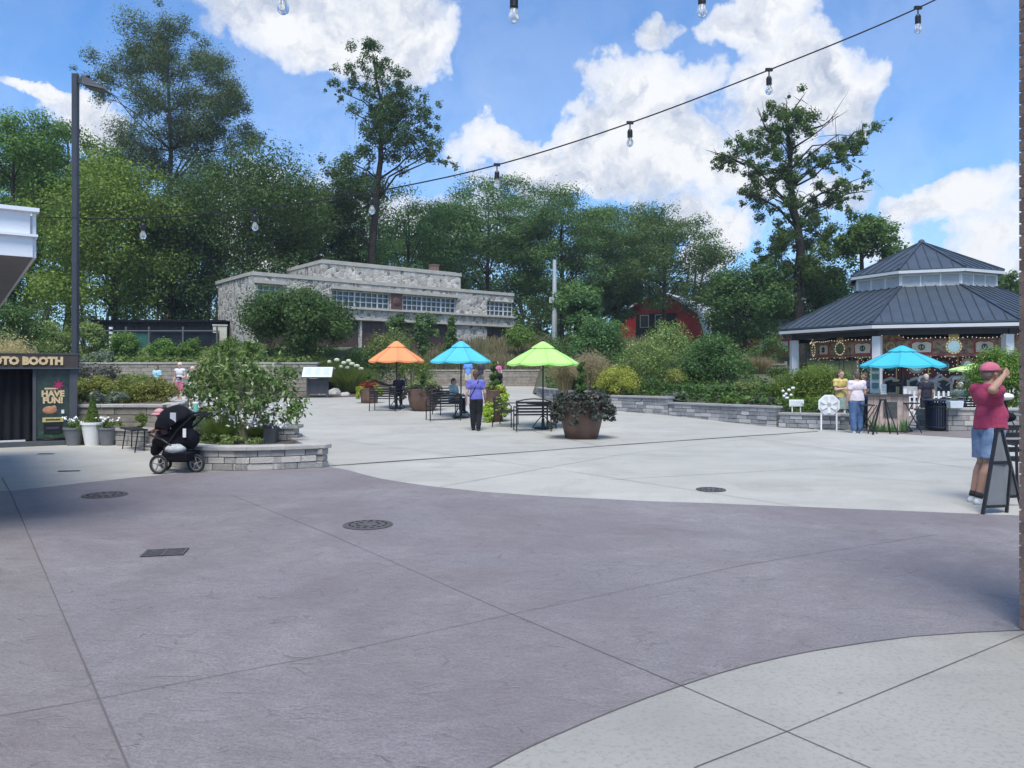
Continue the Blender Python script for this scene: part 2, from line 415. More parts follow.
def drape(name, poly, mat, dz, step=1.0):
    """polygon on the plaza cut along y so that it follows the slope"""
    me = bpy.data.meshes.new(name); bm = bmesh.new()
    bm.faces.new([bm.verts.new((p[0], p[1], 0)) for p in poly])
    y0, y1 = min(p[1] for p in poly), max(p[1] for p in poly)
    for y in np.arange(math.floor(y0), y1, step):
        bmesh.ops.bisect_plane(bm, geom=bm.verts[:] + bm.edges[:] + bm.faces[:], plane_co=(0, y, 0), plane_no=(0, 1, 0))
    x0, x1 = min(p[0] for p in poly), max(p[0] for p in poly)
    for x in np.arange(math.floor(x0), x1, step * 2):
        bmesh.ops.bisect_plane(bm, geom=bm.verts[:] + bm.edges[:] + bm.faces[:], plane_co=(x, 0, 0), plane_no=(1, 0, 0))
    bmesh.ops.triangulate(bm, faces=bm.faces[:])
    for v in bm.verts: v.co.z = hz(v.co.x, v.co.y) + dz
    bm.normal_update(); bm.to_mesh(me); bm.free()
    o = link(name, me, mat); o['kind'] = 'structure'; return o
# concrete plaza in two overlapping-free rectangles
drape('plaza', [(-32, -8), (30, -8), (34, 22), (40, 52), (30, 58), (16, 50), (10, 50), (-9.3, 50), (-9.3, 37), (-32, 37)], CONC, 0.0, 1.0)
g0 = lambda px, py: ((px - 512) / F * (H0 * F / (py - HOR)), H0 * F / (py - HOR))
upper = [(-500, 512), (-200, 500), (0, 491), (65, 485), (130, 478), (195, 472), (262, 470), (330, 467), (347, 470), (365, 475), (382, 479), (400, 482), (427, 486), (455, 489), (483, 492), (512, 494), (556, 497), (600, 499), (650, 501.5), (700, 503), (800, 507), (900, 511), (1024, 516), (1200, 522), (1500, 532)]
lower = [(1700, 640), (1300, 634), (1150, 631.5), (1022, 631), (967, 633.5), (912, 637.5), (862, 644), (812, 652), (782, 658), (752, 665), (717, 675), (682, 686.5), (647, 699), (612, 712.5), (582, 725), (552, 738), (532, 747), (512, 757), (490, 769), (455, 792), (415, 824), (370, 872), (330, 940), (290, 1060)]
jl = [(2, 478), (10, 492), (65, 620), (128, 768), (175, 880), (250, 1060)]
U = [g0(*p) for p in upper]; L = [g0(*p) for p in lower]
left_edge = [g0(*p) for p in jl[1:]]
purple = [g0(10, 491.2)] + [u for u, q in zip(U, upper) if q[0] > 20] + L + left_edge[::-1][:-1]
drape('stamped_paving', purple, PURP, .004, 2.)
brown = [u for u, q in zip(U, upper) if q[0] <= 0] + [g0(10, 491.2)] + left_edge[1:] + [(-6, -.5), (-30, 3)]
drape('stamped_path', brown, PURB, .004, 2.)
# brown paving round the carousel
drape('carousel_paving', [(9.5, 21.95), (9.9, 21.0), (10.7, 20.0), (11.6, 18.9), (12.8, 17.6), (14.5, 16.2), (18, 14.4), (26, 12.5), (33, 13), (33.8, 21.5), (36, 33), (38, 48), (24, 50), (14, 46), (11.6, 34), (10.2, 26)], PURB, .006, 2.)
drape('shaded_plaza', L + [g0(1700, 640)] * 0 + [(-.5, -3), (6, -3), (8, 2)], CONC_SHADED, .004, 2.)  # near plaza: same concrete, its partial shade darkened into the colour
# joints
def strips(name, lines, w, mat, dz=.008):
    mb = MB()
    for (pts, ww) in lines:
        P = []
        for a, b in zip(pts[:-1], pts[1:]):
            n = max(1, int(((a[0]-b[0])**2 + (a[1]-b[1])**2) ** .5 / 1.0))
            P += [(a[0] + (b[0]-a[0]) * i / n, a[1] + (b[1]-a[1]) * i / n) for i in range(n)]
        P.append(pts[-1])
        b0 = len(mb.v)
        for i, p in enumerate(P):
            q0, q1 = P[max(i - 1, 0)], P[min(i + 1, len(P) - 1)]
            d = Vector((q1[0] - q0[0], q1[1] - q0[1], 0)).normalized(); n = Vector((-d.y, d.x, 0)) * (ww / 2) * random.uniform(.75, 1.2)
            z = hz(*p) + dz
            mb.v += [(p[0] + n.x, p[1] + n.y, z), (p[0] - n.x, p[1] - n.y, z)]
        for i in range(len(P) - 1): mb.f.append((b0 + 2 * i, b0 + 2 * i + 1, b0 + 2 * i + 3, b0 + 2 * i + 2))
    return struct(name, mb, mat)
JM = pm('joint_dark', (.075, .068, .07), rough=.95); JP = pm('saw_cut', (.12, .105, .105), rough=.95)
JL = pm('joint_faint', (.14, .135, .13), (.2, .2, .19), rough=.95)
gl = lambda *ps: [g0(*p) for p in ps]
strips('paving_joint', [(gl(*jl), .009), (gl((230, 495), (330, 535), (512, 615), (682, 687), (867, 768), (1050, 860)), .005),
                          (gl((0, 717), (97, 700), (330, 655), (512, 615), (747, 565), (937, 535)), .0045),
                          ([g0(*p) for p in lower], .010),
                          (gl((620, 820), (697, 768), (789, 732), (1024, 635)), .006), (gl((-300, 770), (0, 717)), .005)], 0, JP)
A = G(332, 466); B = G(480, 455.5); C = G(600, 446.5); D = G(700, 439.5); E_ = G(818, 431.5)
strips('trench_drain', [([(p.x, p.y) for p in (A, B, C, D, E_)], .07)], 0, JM, .010)
P2 = lambda px, py: tuple(G(px, py)[:2])
strips('plaza_joint', [([P2(600, 446), P2(500, 420)], .012), ([P2(740, 437), P2(980, 470), P2(1060, 482)], .012), ([P2(340, 440), P2(560, 470), P2(800, 507)], .01),
                         ([P2(340, 425), P2(640, 420)], .015), ([P2(610, 480), P2(1000, 458)], .01), ([P2(440, 487), P2(620, 455), P2(860, 425)], .01), ([P2(370, 405), P2(600, 400)], .014), ([P2(0, 462), P2(150, 450)], .012)], 0, JL, .007)
strips('drain_slot', [([P2(38, 454), P2(54, 454)], .12), ([P2(58, 471.5), P2(80, 471)], .10)], 0, JM, .009)

IRON = pm('cast_iron', (.075, .068, .068), (.12, .11, .11), 20, .7, .4, 60, metal=.2)
def manhole(px, py, r, label, slots=24):
    c = Vector((*g0(px, py), .008))
    t = thing('manhole_cover', label, 'manhole cover', c, random.uniform(0, 1))
    MB().lathe([(r * 1.12, 0), (r * 1.12, .004), (r * 1.02, .006), (r * 1.02, .001)], 40).build('rim', IRON, t)
    mb = MB().lathe([(r, .001), (r, .006), (r * .97, .008)], 40)
    nf = len(mb.f)
    h = mb
    for ring, n in ((.82, 16), (.5, 8)):
        for k in range(n):
            a = 2 * math.pi * k / n
            h.box((ring * r * math.cos(a), ring * r * math.sin(a), .0095), (.10 * r, 2 * math.pi * ring * r / n * .55, .002), a)
    o = mb.build('lid', IRON, t); o.data.materials.append(pm('drain_hole_black', (.004, .004, .004), rough=1))
    for f_ in o.data.polygons[nf:]: f_.material_index = 1
manhole(105, 495.5, .25, 'round cast iron manhole cover at left, near the stroller wheels')
manhole(368, 525.5, .235, 'round slotted manhole cover in the middle of the purple paving')
manhole(711, 490, .18, 'small dark round cover set in the pale concrete')
def grate(px, py):
    c = Vector((*g0(px, py), .008)); t = thing('storm_grate', 'rectangular iron storm drain grate in the purple paving', 'drain grate', c, R(12))
    MB().box((0, 0, .002), (.34, .25, .004)).build('pit', pm('drain_hole_black', (.004, .004, .004)), t)
    mb = MB()
    for i in range(7): mb.box((0, -.12 + i * .04, .006), (.35, .014, .006))
    for x in (-.17, 0, .17): mb.box((x, 0, .0065), (.016, .27, .007))
    mb.build('bars', IRON, t)
grate(165, 553.5)

# ------------------------------------------------------------------ walls of laid blocks
def block_wall(name, label, pts, ztop, zbot, mat, bl=.32, bh=.14, th=.30, cap=True, capm=None, caph=.07, closed_ends=True):
    base = Vector((pts[0][0], pts[0][1], zbot if not callable(zbot) else zbot(*pts[0])))
    t = thing(name, label, 'wall', base)
    blocks, core, capb = MB(), MB(), MB()
    for si, (a, b) in enumerate(zip(pts[:-1], pts[1:])):
        a, b = Vector((*a, 0)), Vector((*b, 0)); d = b - a; L = d.length; u = d / L; ang = math.atan2(u.y, u.x); nn = Vector((-u.y, u.x, 0))
        zt = ztop - (caph if cap else 0); zb = min(zbot(a.x, a.y), zbot(b.x, b.y)) - .05 if callable(zbot) else zbot - .05
        m = a + u * L / 2
        core.box((m.x, m.y, (zt + zb) / 2 - .01), (L - .10, th * .8, zt - zb - .02), ang)
        z = zt; r = 0
        while z > zb + .01:
            h = min(bh, z - zb); s = -random.uniform(0, bl)
            if r % 2: s -= bl / 2
            while s < L:
                w = bl * random.uniform(.75, 1.3); s0, s1 = max(s, 0), min(s + w, L)
                if s1 - s0 > .03:
                    c = a + u * (s0 + s1) / 2; off = random.uniform(-.012, .012)
                    blocks.box((c.x + nn.x * off, c.y + nn.y * off, z - h / 2), (s1 - s0 - .010, th, h - .010), ang)
                s += w
            z -= bh; r += 1
        if cap:
            s = 0; e = .03
            while s < L:
                w = random.uniform(.45, .75); s1 = min(s + w, L)
                if L - s1 < .2: s1 = L
                c = a + u * (s + s1) / 2
                capb.box((c.x, c.y, ztop - caph / 2 + random.uniform(-.002, .002) + .003 * (si % 2)), (s1 - s - .006 + (.06 if s1 >= L else 0), th + .09, caph), ang)
                s = s1
    for i in range(1, len(pts) - 1):
        p, q, r_ = Vector((*pts[i - 1], 0)), Vector((*pts[i], 0)), Vector((*pts[i + 1], 0)); a1 = math.atan2((q - p).y, (q - p).x); a2 = math.atan2((r_ - q).y, (r_ - q).x); am = math.atan2(math.sin(a1) + math.sin(a2), math.cos(a1) + math.cos(a2))
        z = ztop - (caph if cap else 0); zb = (zbot(q.x, q.y) if callable(zbot) else zbot) - .05; k = 0
        while z > zb + .01:
            h = min(bh, z - zb); blocks.box((q.x, q.y, z - h / 2), ((.20, .15)[k % 2], th / max(.5, math.cos((a1 - a2) / 2)) + .004, h - .010), am); z -= bh; k += 1
        if cap: capb.box((q.x, q.y, ztop - caph / 2 + .004), (.22, (th + .09) / max(.5, math.cos((a1 - a2) / 2)), caph), am)
    core.build('core', DCORE, t, world=t)
    blocks.build('block_courses', mat, t, world=t, bevel=.008)
    if cap: capb.build('cap', capm or CAPM, t, world=t, bevel=.01)
    return t
def bed(name, front, back, zf, zb, mat=SOIL, n=10, bump=.08):
    mb = MB(); m = len(front)
    for j in range(n + 1):
        t = j / n
        for i in range(m):
            f, b = front[i], back[i]; z0 = zf[i] if hasattr(zf, '__len__') else zf; z1 = zb[i] if hasattr(zb, '__len__') else zb
            z = z0 + (z1 - z0) * t + (random.uniform(-bump, bump) if 0 < j < n and 0 < i < m - 1 else 0)
            mb.v.append((f[0] + (b[0] - f[0]) * t, f[1] + (b[1] - f[1]) * t, z))
    for j in range(n):
        for i in range(m - 1):
            a = j * m + i; mb.f.append((a, a + 1, a + m + 1, a + m))
    struct(name, mb, mat, True)

# raised planter in front
pl = [(-8.85, 17.35), (-7.85, 16.9), (-6.75, 15.2), (-5.95, 13.45), (-5.15, 12.92), (-4.5, 12.86), (-3.95, 12.98), (-3.38, 13.25), (-3.7, 13.9), (-4.2, 14.9), (-4.9, 16.6), (-5.9, 19.5)]
block_wall('planter_wall', 'curved low wall of grey-brown blocks with flat cap round the raised planter', pl, .40, 0, BLOCK, .34, .11, .26)
bed('planter_soil', pl[:6], [pl[11], pl[10], pl[9], pl[8], pl[7], pl[6]], .33, .33, n=6, bump=.02)
bed('planter_soil', [pl[0], (-8.6, 17.5), (-8.3, 17.6)], [pl[11], (-6.6, 20.5), (-7.2, 21.5)], .33, .30, n=4, bump=.02)
# left terraces
block_wall('terrace_wall', 'weathered tan block wall behind the row of potted plants', [(-22, 17.8), (-8.0, 17.75)], .90, 0, TIMB, .75, .17, .3)
block_wall('terrace_wall', 'short return of the tan block wall behind the stroller', [(-7.98, 17.75), (-9.2, 21.5)], .88, 0, TIMB, .75, .17, .3)
bed('terrace_bed', [(-22, 17.9), (-15, 17.9), (-11, 17.9), (-8.2, 17.9), (-8.6, 19.5)], [(-26, 31), (-20, 31), (-15.5, 30), (-12.6, 28), (-9.6, 21.6)], [.82, .82, .82, .82, .78], [1.2, 1.2, 1.1, .9, .7], n=8)
block_wall('terrace_wall', 'long upper tan terrace wall behind the three walkers below the dark fence', [(-36, 37.3), (-9.4, 37.3)], 2.13, lambda x, y: .45, TIMB, .8, .19, .35)
# middle bed with sign, and far wall
bed('sign_bed', [(-11.5, 35.7), (-10.0, 35.6), (-8.4, 35.8), (-7.2, 36.6), (-6.4, 38.5), (-6.0, 41)], [(-11.5, 50.2), (-10.5, 50.2), (-9.6, 50.2), (-9.2, 50.0), (-8.8, 49.9), (-8.4, 49.8)], [.50, .5, .5, .51, .53, .58], [2.2, 2.1, 2.0, 1.8, 1.5, 1.2], n=8, bump=.05)
block_wall('terrace_wall', 'long tan block wall at the far end of the plaza behind the umbrellas', [(-9.0, 50.2), (7.4, 50.2)], 1.83, lambda x, y: .7, TIMB, .85, .2, .35)
# right bed
PR = [(1.35, 38.5), (1.6, 34.5), (3.24, 28.3)]
block_wall('retaining_wall', 'grey block retaining wall stepping back behind the spiral topiary pot', PR, .93, lambda x, y: hz(x, y), BLOCKG, .34, .12, .3, capm=pm('grey_cap_stone', (.24, .235, .235), (.31, .305, .30), 6, .85, .5, 40, island=.1))
GC = MATS['grey_cap_stone']
block_wall('retaining_wall', 'tallest straight run of grey block wall beside the golden shrub', [(3.27, 28.25), (5.37, 26.0)], .82, lambda x, y: hz(x, y), BLOCKG, .34, .12, .3, capm=GC)
block_wall('retaining_wall', 'middle long run of grey block wall along the plaza edge', [(5.39, 25.97), (7.9, 22.8)], .64, lambda x, y: hz(x, y), BLOCKG, .34, .12, .3, capm=GC)
block_wall('retaining_wall', 'lowest run of grey block wall ending at the customers and white octagonal panel', [(7.92, 22.77), (9.36, 21.9), (9.75, 23.2), (9.9, 25)], .46, lambda x, y: -.02, BLOCKG, .34, .12, .3, capm=GC)
front = [(1.0, 40), (1.5, 36), (1.75, 34.6), (3.35, 28.45), (4.3, 27.4), (5.45, 26.15), (6.7, 24.55), (7.98, 22.95), (9.3, 22.1), (9.8, 23.4), (11.3, 24.5)]
back = [(1.5, 50), (2.4, 60), (3.5, 60), (6, 60), (8, 60), (10, 60), (12, 60), (13.2, 60), (14.3, 60), (15.5, 60), (17, 60)]
bed('hillside', front, back, [.5, .84, .84, .84, .74, .72, .56, .50, .38, .36, -.05], [.7, 3.4, 3.4, 3.4, 3.4, 3.4, 3.4, 3.4, 3.2, 3.0, 2.2], n=22, bump=.10, mat=pm('planted_soil', (.07, .06, .035), (.085, .10, .045), 1.5, .95, .8, 25, detail=8))
# low wall by the carousel at right
block_wall('carousel_garden_wall', 'low tan stone wall behind the man, beside the dark trash can', [(12.0, 21.3), (16.5, 21.0)], .66, 0, BLOCK, .36, .14, .35)
block_wall('carousel_garden_wall', 'low stone kerb wall running past the brick pillar in front of the green bush', [(12.0, 21.7), (11.9, 22.4)], .60, 0, BLOCK, .36, .14, .3)
# ------------------------------------------------------------------ the stone building
TRIMC = pm('pale_concrete_trim', (.36, .335, .285), (.45, .42, .365), 2, .85, .4, 30)
BRDOOR = pm('brown_panel', (.055, .032, .028), (.075, .045, .038), 3, .6)
GLASS = pm('window_glass', (.04, .05, .058), (.08, .095, .10), .6, .12, spec=.6)
WFRAME = pm('white_window_frame', (.62, .63, .62), rough=.5)
def stone_building():
    D = 46.; u = Vector((.777, .629, 0)).normalized(); n = Vector((u.y, -u.x, 0))     # u along the front, n out of it
    o = Vector((-.338 * D, D, 0)); ZB = 3.0
    def ft(px):
        k = (px - 512) / F; return (k * D - o.x) / (u.x - k * u.y)
    t = thing('stone_building', 'low grey fieldstone building with flat roofs, long grid windows and brown doors', 'building', (o.x, o.y, ZB), math.atan2(u.y, u.x))
    # local: x along front, y into building (−n), z up from ZB
    Lw = ft(513.5); zl = lambda z: z - ZB
    top = 7.72; up_top = 8.87; x1, x2 = ft(324), ft(463.5); dep = 6.1
    TB = [0.]
    def zat(px, py): x = ft(px); return H0 + (HOR - py) / F * (D + x * u.y)
    ztopR = zat(513, 293); ztopL = zat(252, 271.5)
    top = (ztopR + ztopL) / 2
    wz0, wz1 = top - 1.80, top - .72       # window band
    zdoor = top - 2.65
    # openings along the front: windows and doors
    wins = [(ft(258), ft(283)), (ft(332), ft(390)), (ft(403), ft(456.5)), (ft(487), Lw)]
    doors = [(ft(248) + .6, ft(300)), (ft(304), ft(360)), (ft(362), ft(457)), (ft(487), Lw - .2)]
    wall = MB()
    # lower band with doors as recesses: piers between the doors
    def hb(x0, x1, z0, z1, y0=0, y1=.45, m=wall): m.box(((x0 + x1) / 2, (y0 + y1) / 2, zl((z0 + z1) / 2)), (x1 - x0, y1 - y0, z1 - z0))
    xs = 0
    for (a, b) in doors:
        hb(xs, a, ZB - .6, zdoor); xs = b
    hb(xs, Lw, ZB - .6, zdoor)
    hb(0, Lw, zdoor, wz0)                                   # stone band between
    xs = 0
    for (a, b) in wins:
        hb(xs, a, wz0, wz1); xs = b
    if xs < Lw: hb(xs, Lw, wz0, wz1)
    hb(0, Lw, wz1 + .003, top - .25)
    # sides and back
    wall.box((.225, dep / 2 + .225, zl((ZB - .6 + top) / 2 - .13)), (.45, dep - .45, top - ZB + .34))
    wall.box((Lw - .225, dep / 2 + .8, zl((ZB - .6 + top) / 2 - .13)), (.45, dep - 1.6, top - ZB + .34))
    wall.box((Lw / 2, dep - .2, zl((ZB - .6 + top) / 2 - .13)), (Lw - 1, .4, top - ZB + .34))
    wall.build('wall', RUBBLE, t)
    MB().box((Lw / 2, dep / 2 + .2, zl(top - .33)), (Lw - .95, dep - .5, .12)).build('roof', pm('roof_gravel', (.2, .19, .18)), t)
    # upper block
    ub = MB(); hx = x2 - x1
    ub.box(((x1 + x2) / 2, .3 + 2.75, zl((top - .3 + up_top) / 2 - .1)), (hx, 5.4, up_top - top + .1))
    ub.build('upper_storey', RUBBLE, t)
    tr = MB()
    tr.box(((x1 + x2) / 2, .3 + 2.75, zl(up_top - .11)), (hx + .10, 5.50, .22))
    tr.box(((x1 + x2) / 2, .3 + 2.75, zl(up_top + .04)), (hx - .5, 5.0, .05))
    # parapet coping and ledges
    tr.box((Lw / 2, .2, zl(top - .12)), (Lw + .06, .53, .22)); tr.box((.18, dep / 2 + .4, zl(top - .125)), (.53, dep - .2, .21)); tr.box((Lw - .18, dep / 2 + .4, zl(top - .125)), (.62, dep - .2, .24))
    tr.box(((ft(332) + ft(457)) / 2, .02, zl(wz1 + .13)), (ft(458) - ft(331), .42, .20))
    tr.box(((ft(254) + ft(286)) / 2, .02, zl(wz1 + .13)), (ft(286) - ft(254), .42, .20))
    tr.box((Lw / 2, .0, zl(wz0 - .06)), (Lw + .04, .50, .12)); tr.box(((ft(300) + Lw) / 2, .03, zl(zdoor + .10)), (Lw - ft(300), .47, .14))
    tr.build('coping', TRIMC, t)
    for i, (a, b) in enumerate(wins):
        f = MB(); nn = max(2, int(round((b - a) / .42))); gz0, gz1 = wz0, wz1
        for k in range(nn + 1):
            wd = .10 if k % 4 == 0 else .05
            f.box((a + (b - a) * k / nn * .995, .22, zl((gz0 + gz1) / 2)), (wd, .08, gz1 - gz0 - .01))
        for z in (gz0 + .04, gz0 + (gz1 - gz0) * .36, gz0 + (gz1 - gz0) * .68, gz1 - .04): f.box(((a + b) / 2, .225, zl(z)), (b - a - .01, .06, .06))
        fr = f.build('window', WFRAME, t)
        MB().box(((a + b) / 2, .30, zl((gz0 + gz1) / 2)), (b - a - .01, .03, gz1 - gz0 - .01)).build('pane', GLASS, fr)
    a, b = ft(391), ft(402)
    MB().box(((a + b) / 2, -.03, zl((wz0 + wz1) / 2)), (b - a, .06, wz1 - wz0 - .02)).ball(((a + b) / 2, -.06, zl((wz0 + wz1) / 2)), (.3, .08, .3), 14, 8).build('emblem_panel', pm('rust_panel', (.07, .035, .03), (.10, .05, .04), 5, .6), t)
    for (a, b) in doors:
        d = MB(); d.box(((a + b) / 2, .28, zl((ZB + zdoor) / 2 - .3)), (b - a - .01, .06, zdoor - ZB + .6))
        for k in range(1, int((b - a) / .8)): d.box((a + .8 * k, .24, zl((ZB + zdoor) / 2 - .3)), (.03, .03, zdoor - ZB + .5))
        d.build('door_panel', BRDOOR, t)
    kq = (434 - 512) / F; cx = (kq * (o.y + u.x * 4.2) - o.x + u.y * 4.2) / (u.x - kq * u.y); ch = MB(); ch.box((cx, 4.2, zl(up_top + .45)), (.55, .55, 1.1)); c = ch.build('chimney', pm('old_brick', (.16, .10, .08), (.22, .15, .12), 8, .9), t)
    MB().box((cx, 4.2, zl(up_top + 1.03)), (.62, .62, .08)).build('chimney_cap', MATS['old_brick'], c)
stone_building()

# ------------------------------------------------------------------ red barn and outbuildings
def barn():
    Y = 78; xc = (659 - 512) / F * Y; zb = 3.3; w = 9.8; h = 6.5
    t = thing('red_barn', 'red gambrel roofed barn with white trim half hidden behind trees', 'barn', (xc, Y, zb), R(-30))
    RED = pm('barn_red_boards', (.42, .018, .02), (.55, .03, .03), 2, .7, .3, 20)
    P = [(-w/2, 0), (w/2, 0), (w/2, 1.9), (w/2 - .75, 4.2), (1.9, 5.7), (0, h), (-1.9, 5.7), (-w/2 + .75, 4.2), (-w/2, 1.9)]
    m = MB().slab([(x, 0, z) for x, z in P], 16, (0, 1, 0)); m.build('wall', RED, t)
    r = MB(); q = P[2:]
    for a, b in zip(q[:-1], q[1:]):
        A, B = Vector((a[0], -.35, a[1])), Vector((b[0], -.35, b[1])); d = (B - A).normalized(); nn = Vector((d.z, 0, -d.x)) 
        if nn.dot(Vector((A.x + B.x, 0, A.z + B.z - 6))) < 0: nn = -nn
        r.slab([A + nn * .02, B + nn * .02, B + nn * .02 + Vector((0, 16.7, 0)), A + nn * .02 + Vector((0, 16.7, 0))], .14, nn)
    r.build('roof', pm('pale_metal_roof', (.55, .56, .57), (.45, .46, .48), 2, .5), t)
    tr = MB()
    for a, b in zip(q[:-1], q[1:]): tr.bar((a[0], -.42, a[1]), (b[0], -.42, b[1]), .16, .14)
    tr.build('white_trim', WHITE, t)
    MB().box((-.3, -.04, 2.9), (4.3, .1, 2.9)).build('loft_opening', pm('dark_opening', (.015, .018, .022), rough=.4), t)
    for x in (-1.5, .1):
        wn = MB().box((x, -.12, 3.6), (.95, .08, 1.3)); f = wn.build('window', WFRAME, t); MB().box((x, -.17, 3.6), (.8, .03, 1.15)).build('pane', GLASS, f)
    MB().box((2.2, -.05, 1.1), (1.4, .1, 2.1)).build('door', RED, t)
barn()
def small_shed():
    Y = 62; c = GX(776, Y); t = thing('red_shed', 'small red shed with white roof glimpsed left of the pavilion', 'shed', (c.x, Y, 2.6), R(-10))
    MB().box((0, 1.5, 1.0), (4.6, 3, 2.0)).build('wall', MATS['barn_red_boards'], t)
    MB().slab([(-2.6, -.3, 2.0), (2.6, -.3, 2.0), (2.6, 1.6, 3.4), (-2.6, 1.6, 3.4)], .12, (0, -.5, .8)).build('roof', MATS['pale_metal_roof'], t)
    for x in (-1.0, .6): MB().box((x, -.03, 1.2), (.6, .06, .7)).build('window', WHITE, t)
small_shed()
def radial_canopy():
    Y = 82; c = W(771, 300, Y); t = thing('ride_canopy', 'pale fan-striped round ride canopy showing above the dark trees left of the pavilion', 'canopy', (c.x, Y, 3.5))
    mb, mc = MB(), MB(); n = 28; z0 = c.z - 3.5
    for k in range(n):
        a, b = 2 * math.pi * k / n, 2 * math.pi * (k + 1) / n
        f = lambda r, z, an: (r * math.cos(an), r * math.sin(an), z)
        (mb if k % 2 else mc).add([f(.3, z0 + 2.2, a), f(.3, z0 + 2.2, b), f(4.2, z0 - .4, b), f(4.2, z0 - .4, a), f(4.2, z0 - .9, b), f(4.2, z0 - .9, a)], [(0, 1, 2, 3), (3, 2, 4, 5)])
    mb.build('pale_gores', WHITE, t); mc.build('grey_gores', pm('grey_canvas', (.25, .27, .3)), t)
    MB().tube([(0, 0, 0), (0, 0, z0 + 2.4)], .15, 8).build('mast', DARKG, t)
radial_canopy()

# ------------------------------------------------------------------ pavilion
KP = .90; PC = Vector((22.833 * KP, 42.881 * KP, 0)); TH = 3.1672; RP = 8 * KP
ZE = H0 + (3.966 - H0) * KP; Z2 = H0 + (6.922 - H0) * KP; R2 = 3.978 * KP; ZA = H0 + (8.813 - H0) * KP
def pavilion():
    t = thing('carousel_pavilion', 'octagonal open pavilion with tiered dark metal roof, louvred cupola and white columns', 'pavilion', PC)
    oc = lambda r, z, k, a0=TH: Vector((r * math.cos(a0 + k * math.pi / 4), r * math.sin(a0 + k * math.pi / 4), z))
    zt = H0 + (HOR - 286) / F * 35.4          # where the lower roof meets the cupola
    RU = R2 * .90
    lo, up, seam, cw = MB(), MB(), MB(), MB()
    for k in range(8):
        for (mb, ra, za, rb, zb, th) in ((lo, RP, ZE, RU - .02, zt, .08), (up, R2, Z2, .05, ZA, .07)):
            A, B, Cc, D = oc(ra, za, k), oc(ra, za, k + 1), oc(rb, zb, k + 1), oc(rb, zb, k)
            nrm = (B - A).cross(D - A).normalized(); nrm = nrm if nrm.z > 0 else -nrm
            mb.slab([A, B, Cc, D], th, (0, 0, 1))
            e = (B - A).normalized(); L = (B - A).length; M = (A + B) / 2; s = ((Cc + D) / 2 - M); sn = s.normalized(); SL = s.length
            nse = int(L / .42)
            for i in range(1, nse):
                off = (i - nse / 2) * L / nse; frac = abs(off) / (L / 2); top = (Cc - D).length / 2
                # seam runs up until it meets the hip
                tmax = SL if abs(off) <= top else SL * (L / 2 - abs(off)) / (L / 2 - top)
                if tmax > .15:
                    p = M + e * off + Vector((0, 0, th + .012)); q = p + sn * (tmax - .03)
                    seam.bar(p, q, .03, .05)
            seam.bar(A + Vector((0, 0, th + .02)), D + Vector((0, 0, th + .02)), .14, .07)
    lo.build('lower_roof', ROOFM, t); up.build('upper_roof', ROOFM, t); seam.build('roof_seams', pm('roof_seam_metal', (.05, .065, .085), rough=.4, metal=.35), t)
    MB().ball((0, 0, ZA + .08), (.16, .16, .16), 10, 6).build('finial', ROOFM, t)
    fa, fb = MB(), MB()
    for k in range(8):
        a, b = oc(RP - .04, ZE - .11, k), oc(RP - .04, ZE - .11, k + 1); fa.bar(a, b, .10, .14)
        a, b = oc(R2 - .03, Z2 - .06, k), oc(R2 - .03, Z2 - .06, k + 1); fb.bar(a, b, .08, .13)
    fa.build('fascia', pm('pale_fascia', (.50, .52, .53), (.56, .57, .57), 2, .5), t); fb.build('cupola_fascia', MATS['pale_fascia'], t)
    # cupola: louvre panels between posts
    for k in range(8):
        A, B = oc(RU, 0, k), oc(RU, 0, k + 1); u = (B - A).normalized(); L = (B - A).length; ang = math.atan2(u.y, u.x)
        pn = MB(); z0, z1 = zt - .05, Z2 - .10
        for j in range(4): pn.box(tuple(A + u * (L * j / 3 if j < 3 else L) + Vector((0, 0, (z0 + z1) / 2))), (.12 if j in (0, 3) else .07, .10, z1 - z0), ang)
        for z in (z0 + .06, z1 - .06): pn.box(tuple((A + B) / 2 + Vector((0, 0, z))), (L, .08, .12), ang)
        p = pn.build('louvre_frame', WHITE, t)
        lv = MB(); nl = 8
        for j in range(nl):
            z = z0 + .15 + (z1 - z0 - .3) * (j + .5) / nl
            lv.box(tuple((A + B) / 2 + Vector((0, 0, z))), (L - .1, .02, .10), M=Matrix.Rotation(ang, 4, 'Z') @ Matrix.Rotation(R(-35), 4, 'X'))
        lv.build('louvres', pm('louvre_white', (.60, .62, .63), rough=.6), p)
    core = MB().lathe([(RU - .15, zt - .2), (RU - .15, Z2 - .1)], 8, a0=TH, caps=False); core.build('cupola_lining', pm('cupola_lining', (.2, .2, .2)), t)
    # ceiling and beams
    ce = MB().lathe([(RP - .2, ZE - .16), (RP - .2, ZE - .12), (1, ZE + .3)], 8, a0=TH); ce.build('ceiling', pm('soffit_dark', (.16, .165, .17), (.19, .195, .20), 3, .8), t)
    be = MB()
    for k in range(8):
        a, b = oc(RP - .75, ZE - .34, k), oc(RP - .75, ZE - .34, k + 1); be.bar(a, b, .18, .22)
    be.build('ring_beam', pm('beam_dark', (.035, .037, .042), rough=.7), t)
    for k in range(8):
        p = oc(RP - .75, 0, k); a = TH + k * math.pi / 4 + math.pi / 2
        c = MB().box((p.x, p.y, (ZE - .48) / 2), (.34, .34, ZE - .5), a).box((p.x, p.y, .1), (.46, .46, .2), a)
        c.build('column', WHITE, t, bevel=.015)
pavilion()

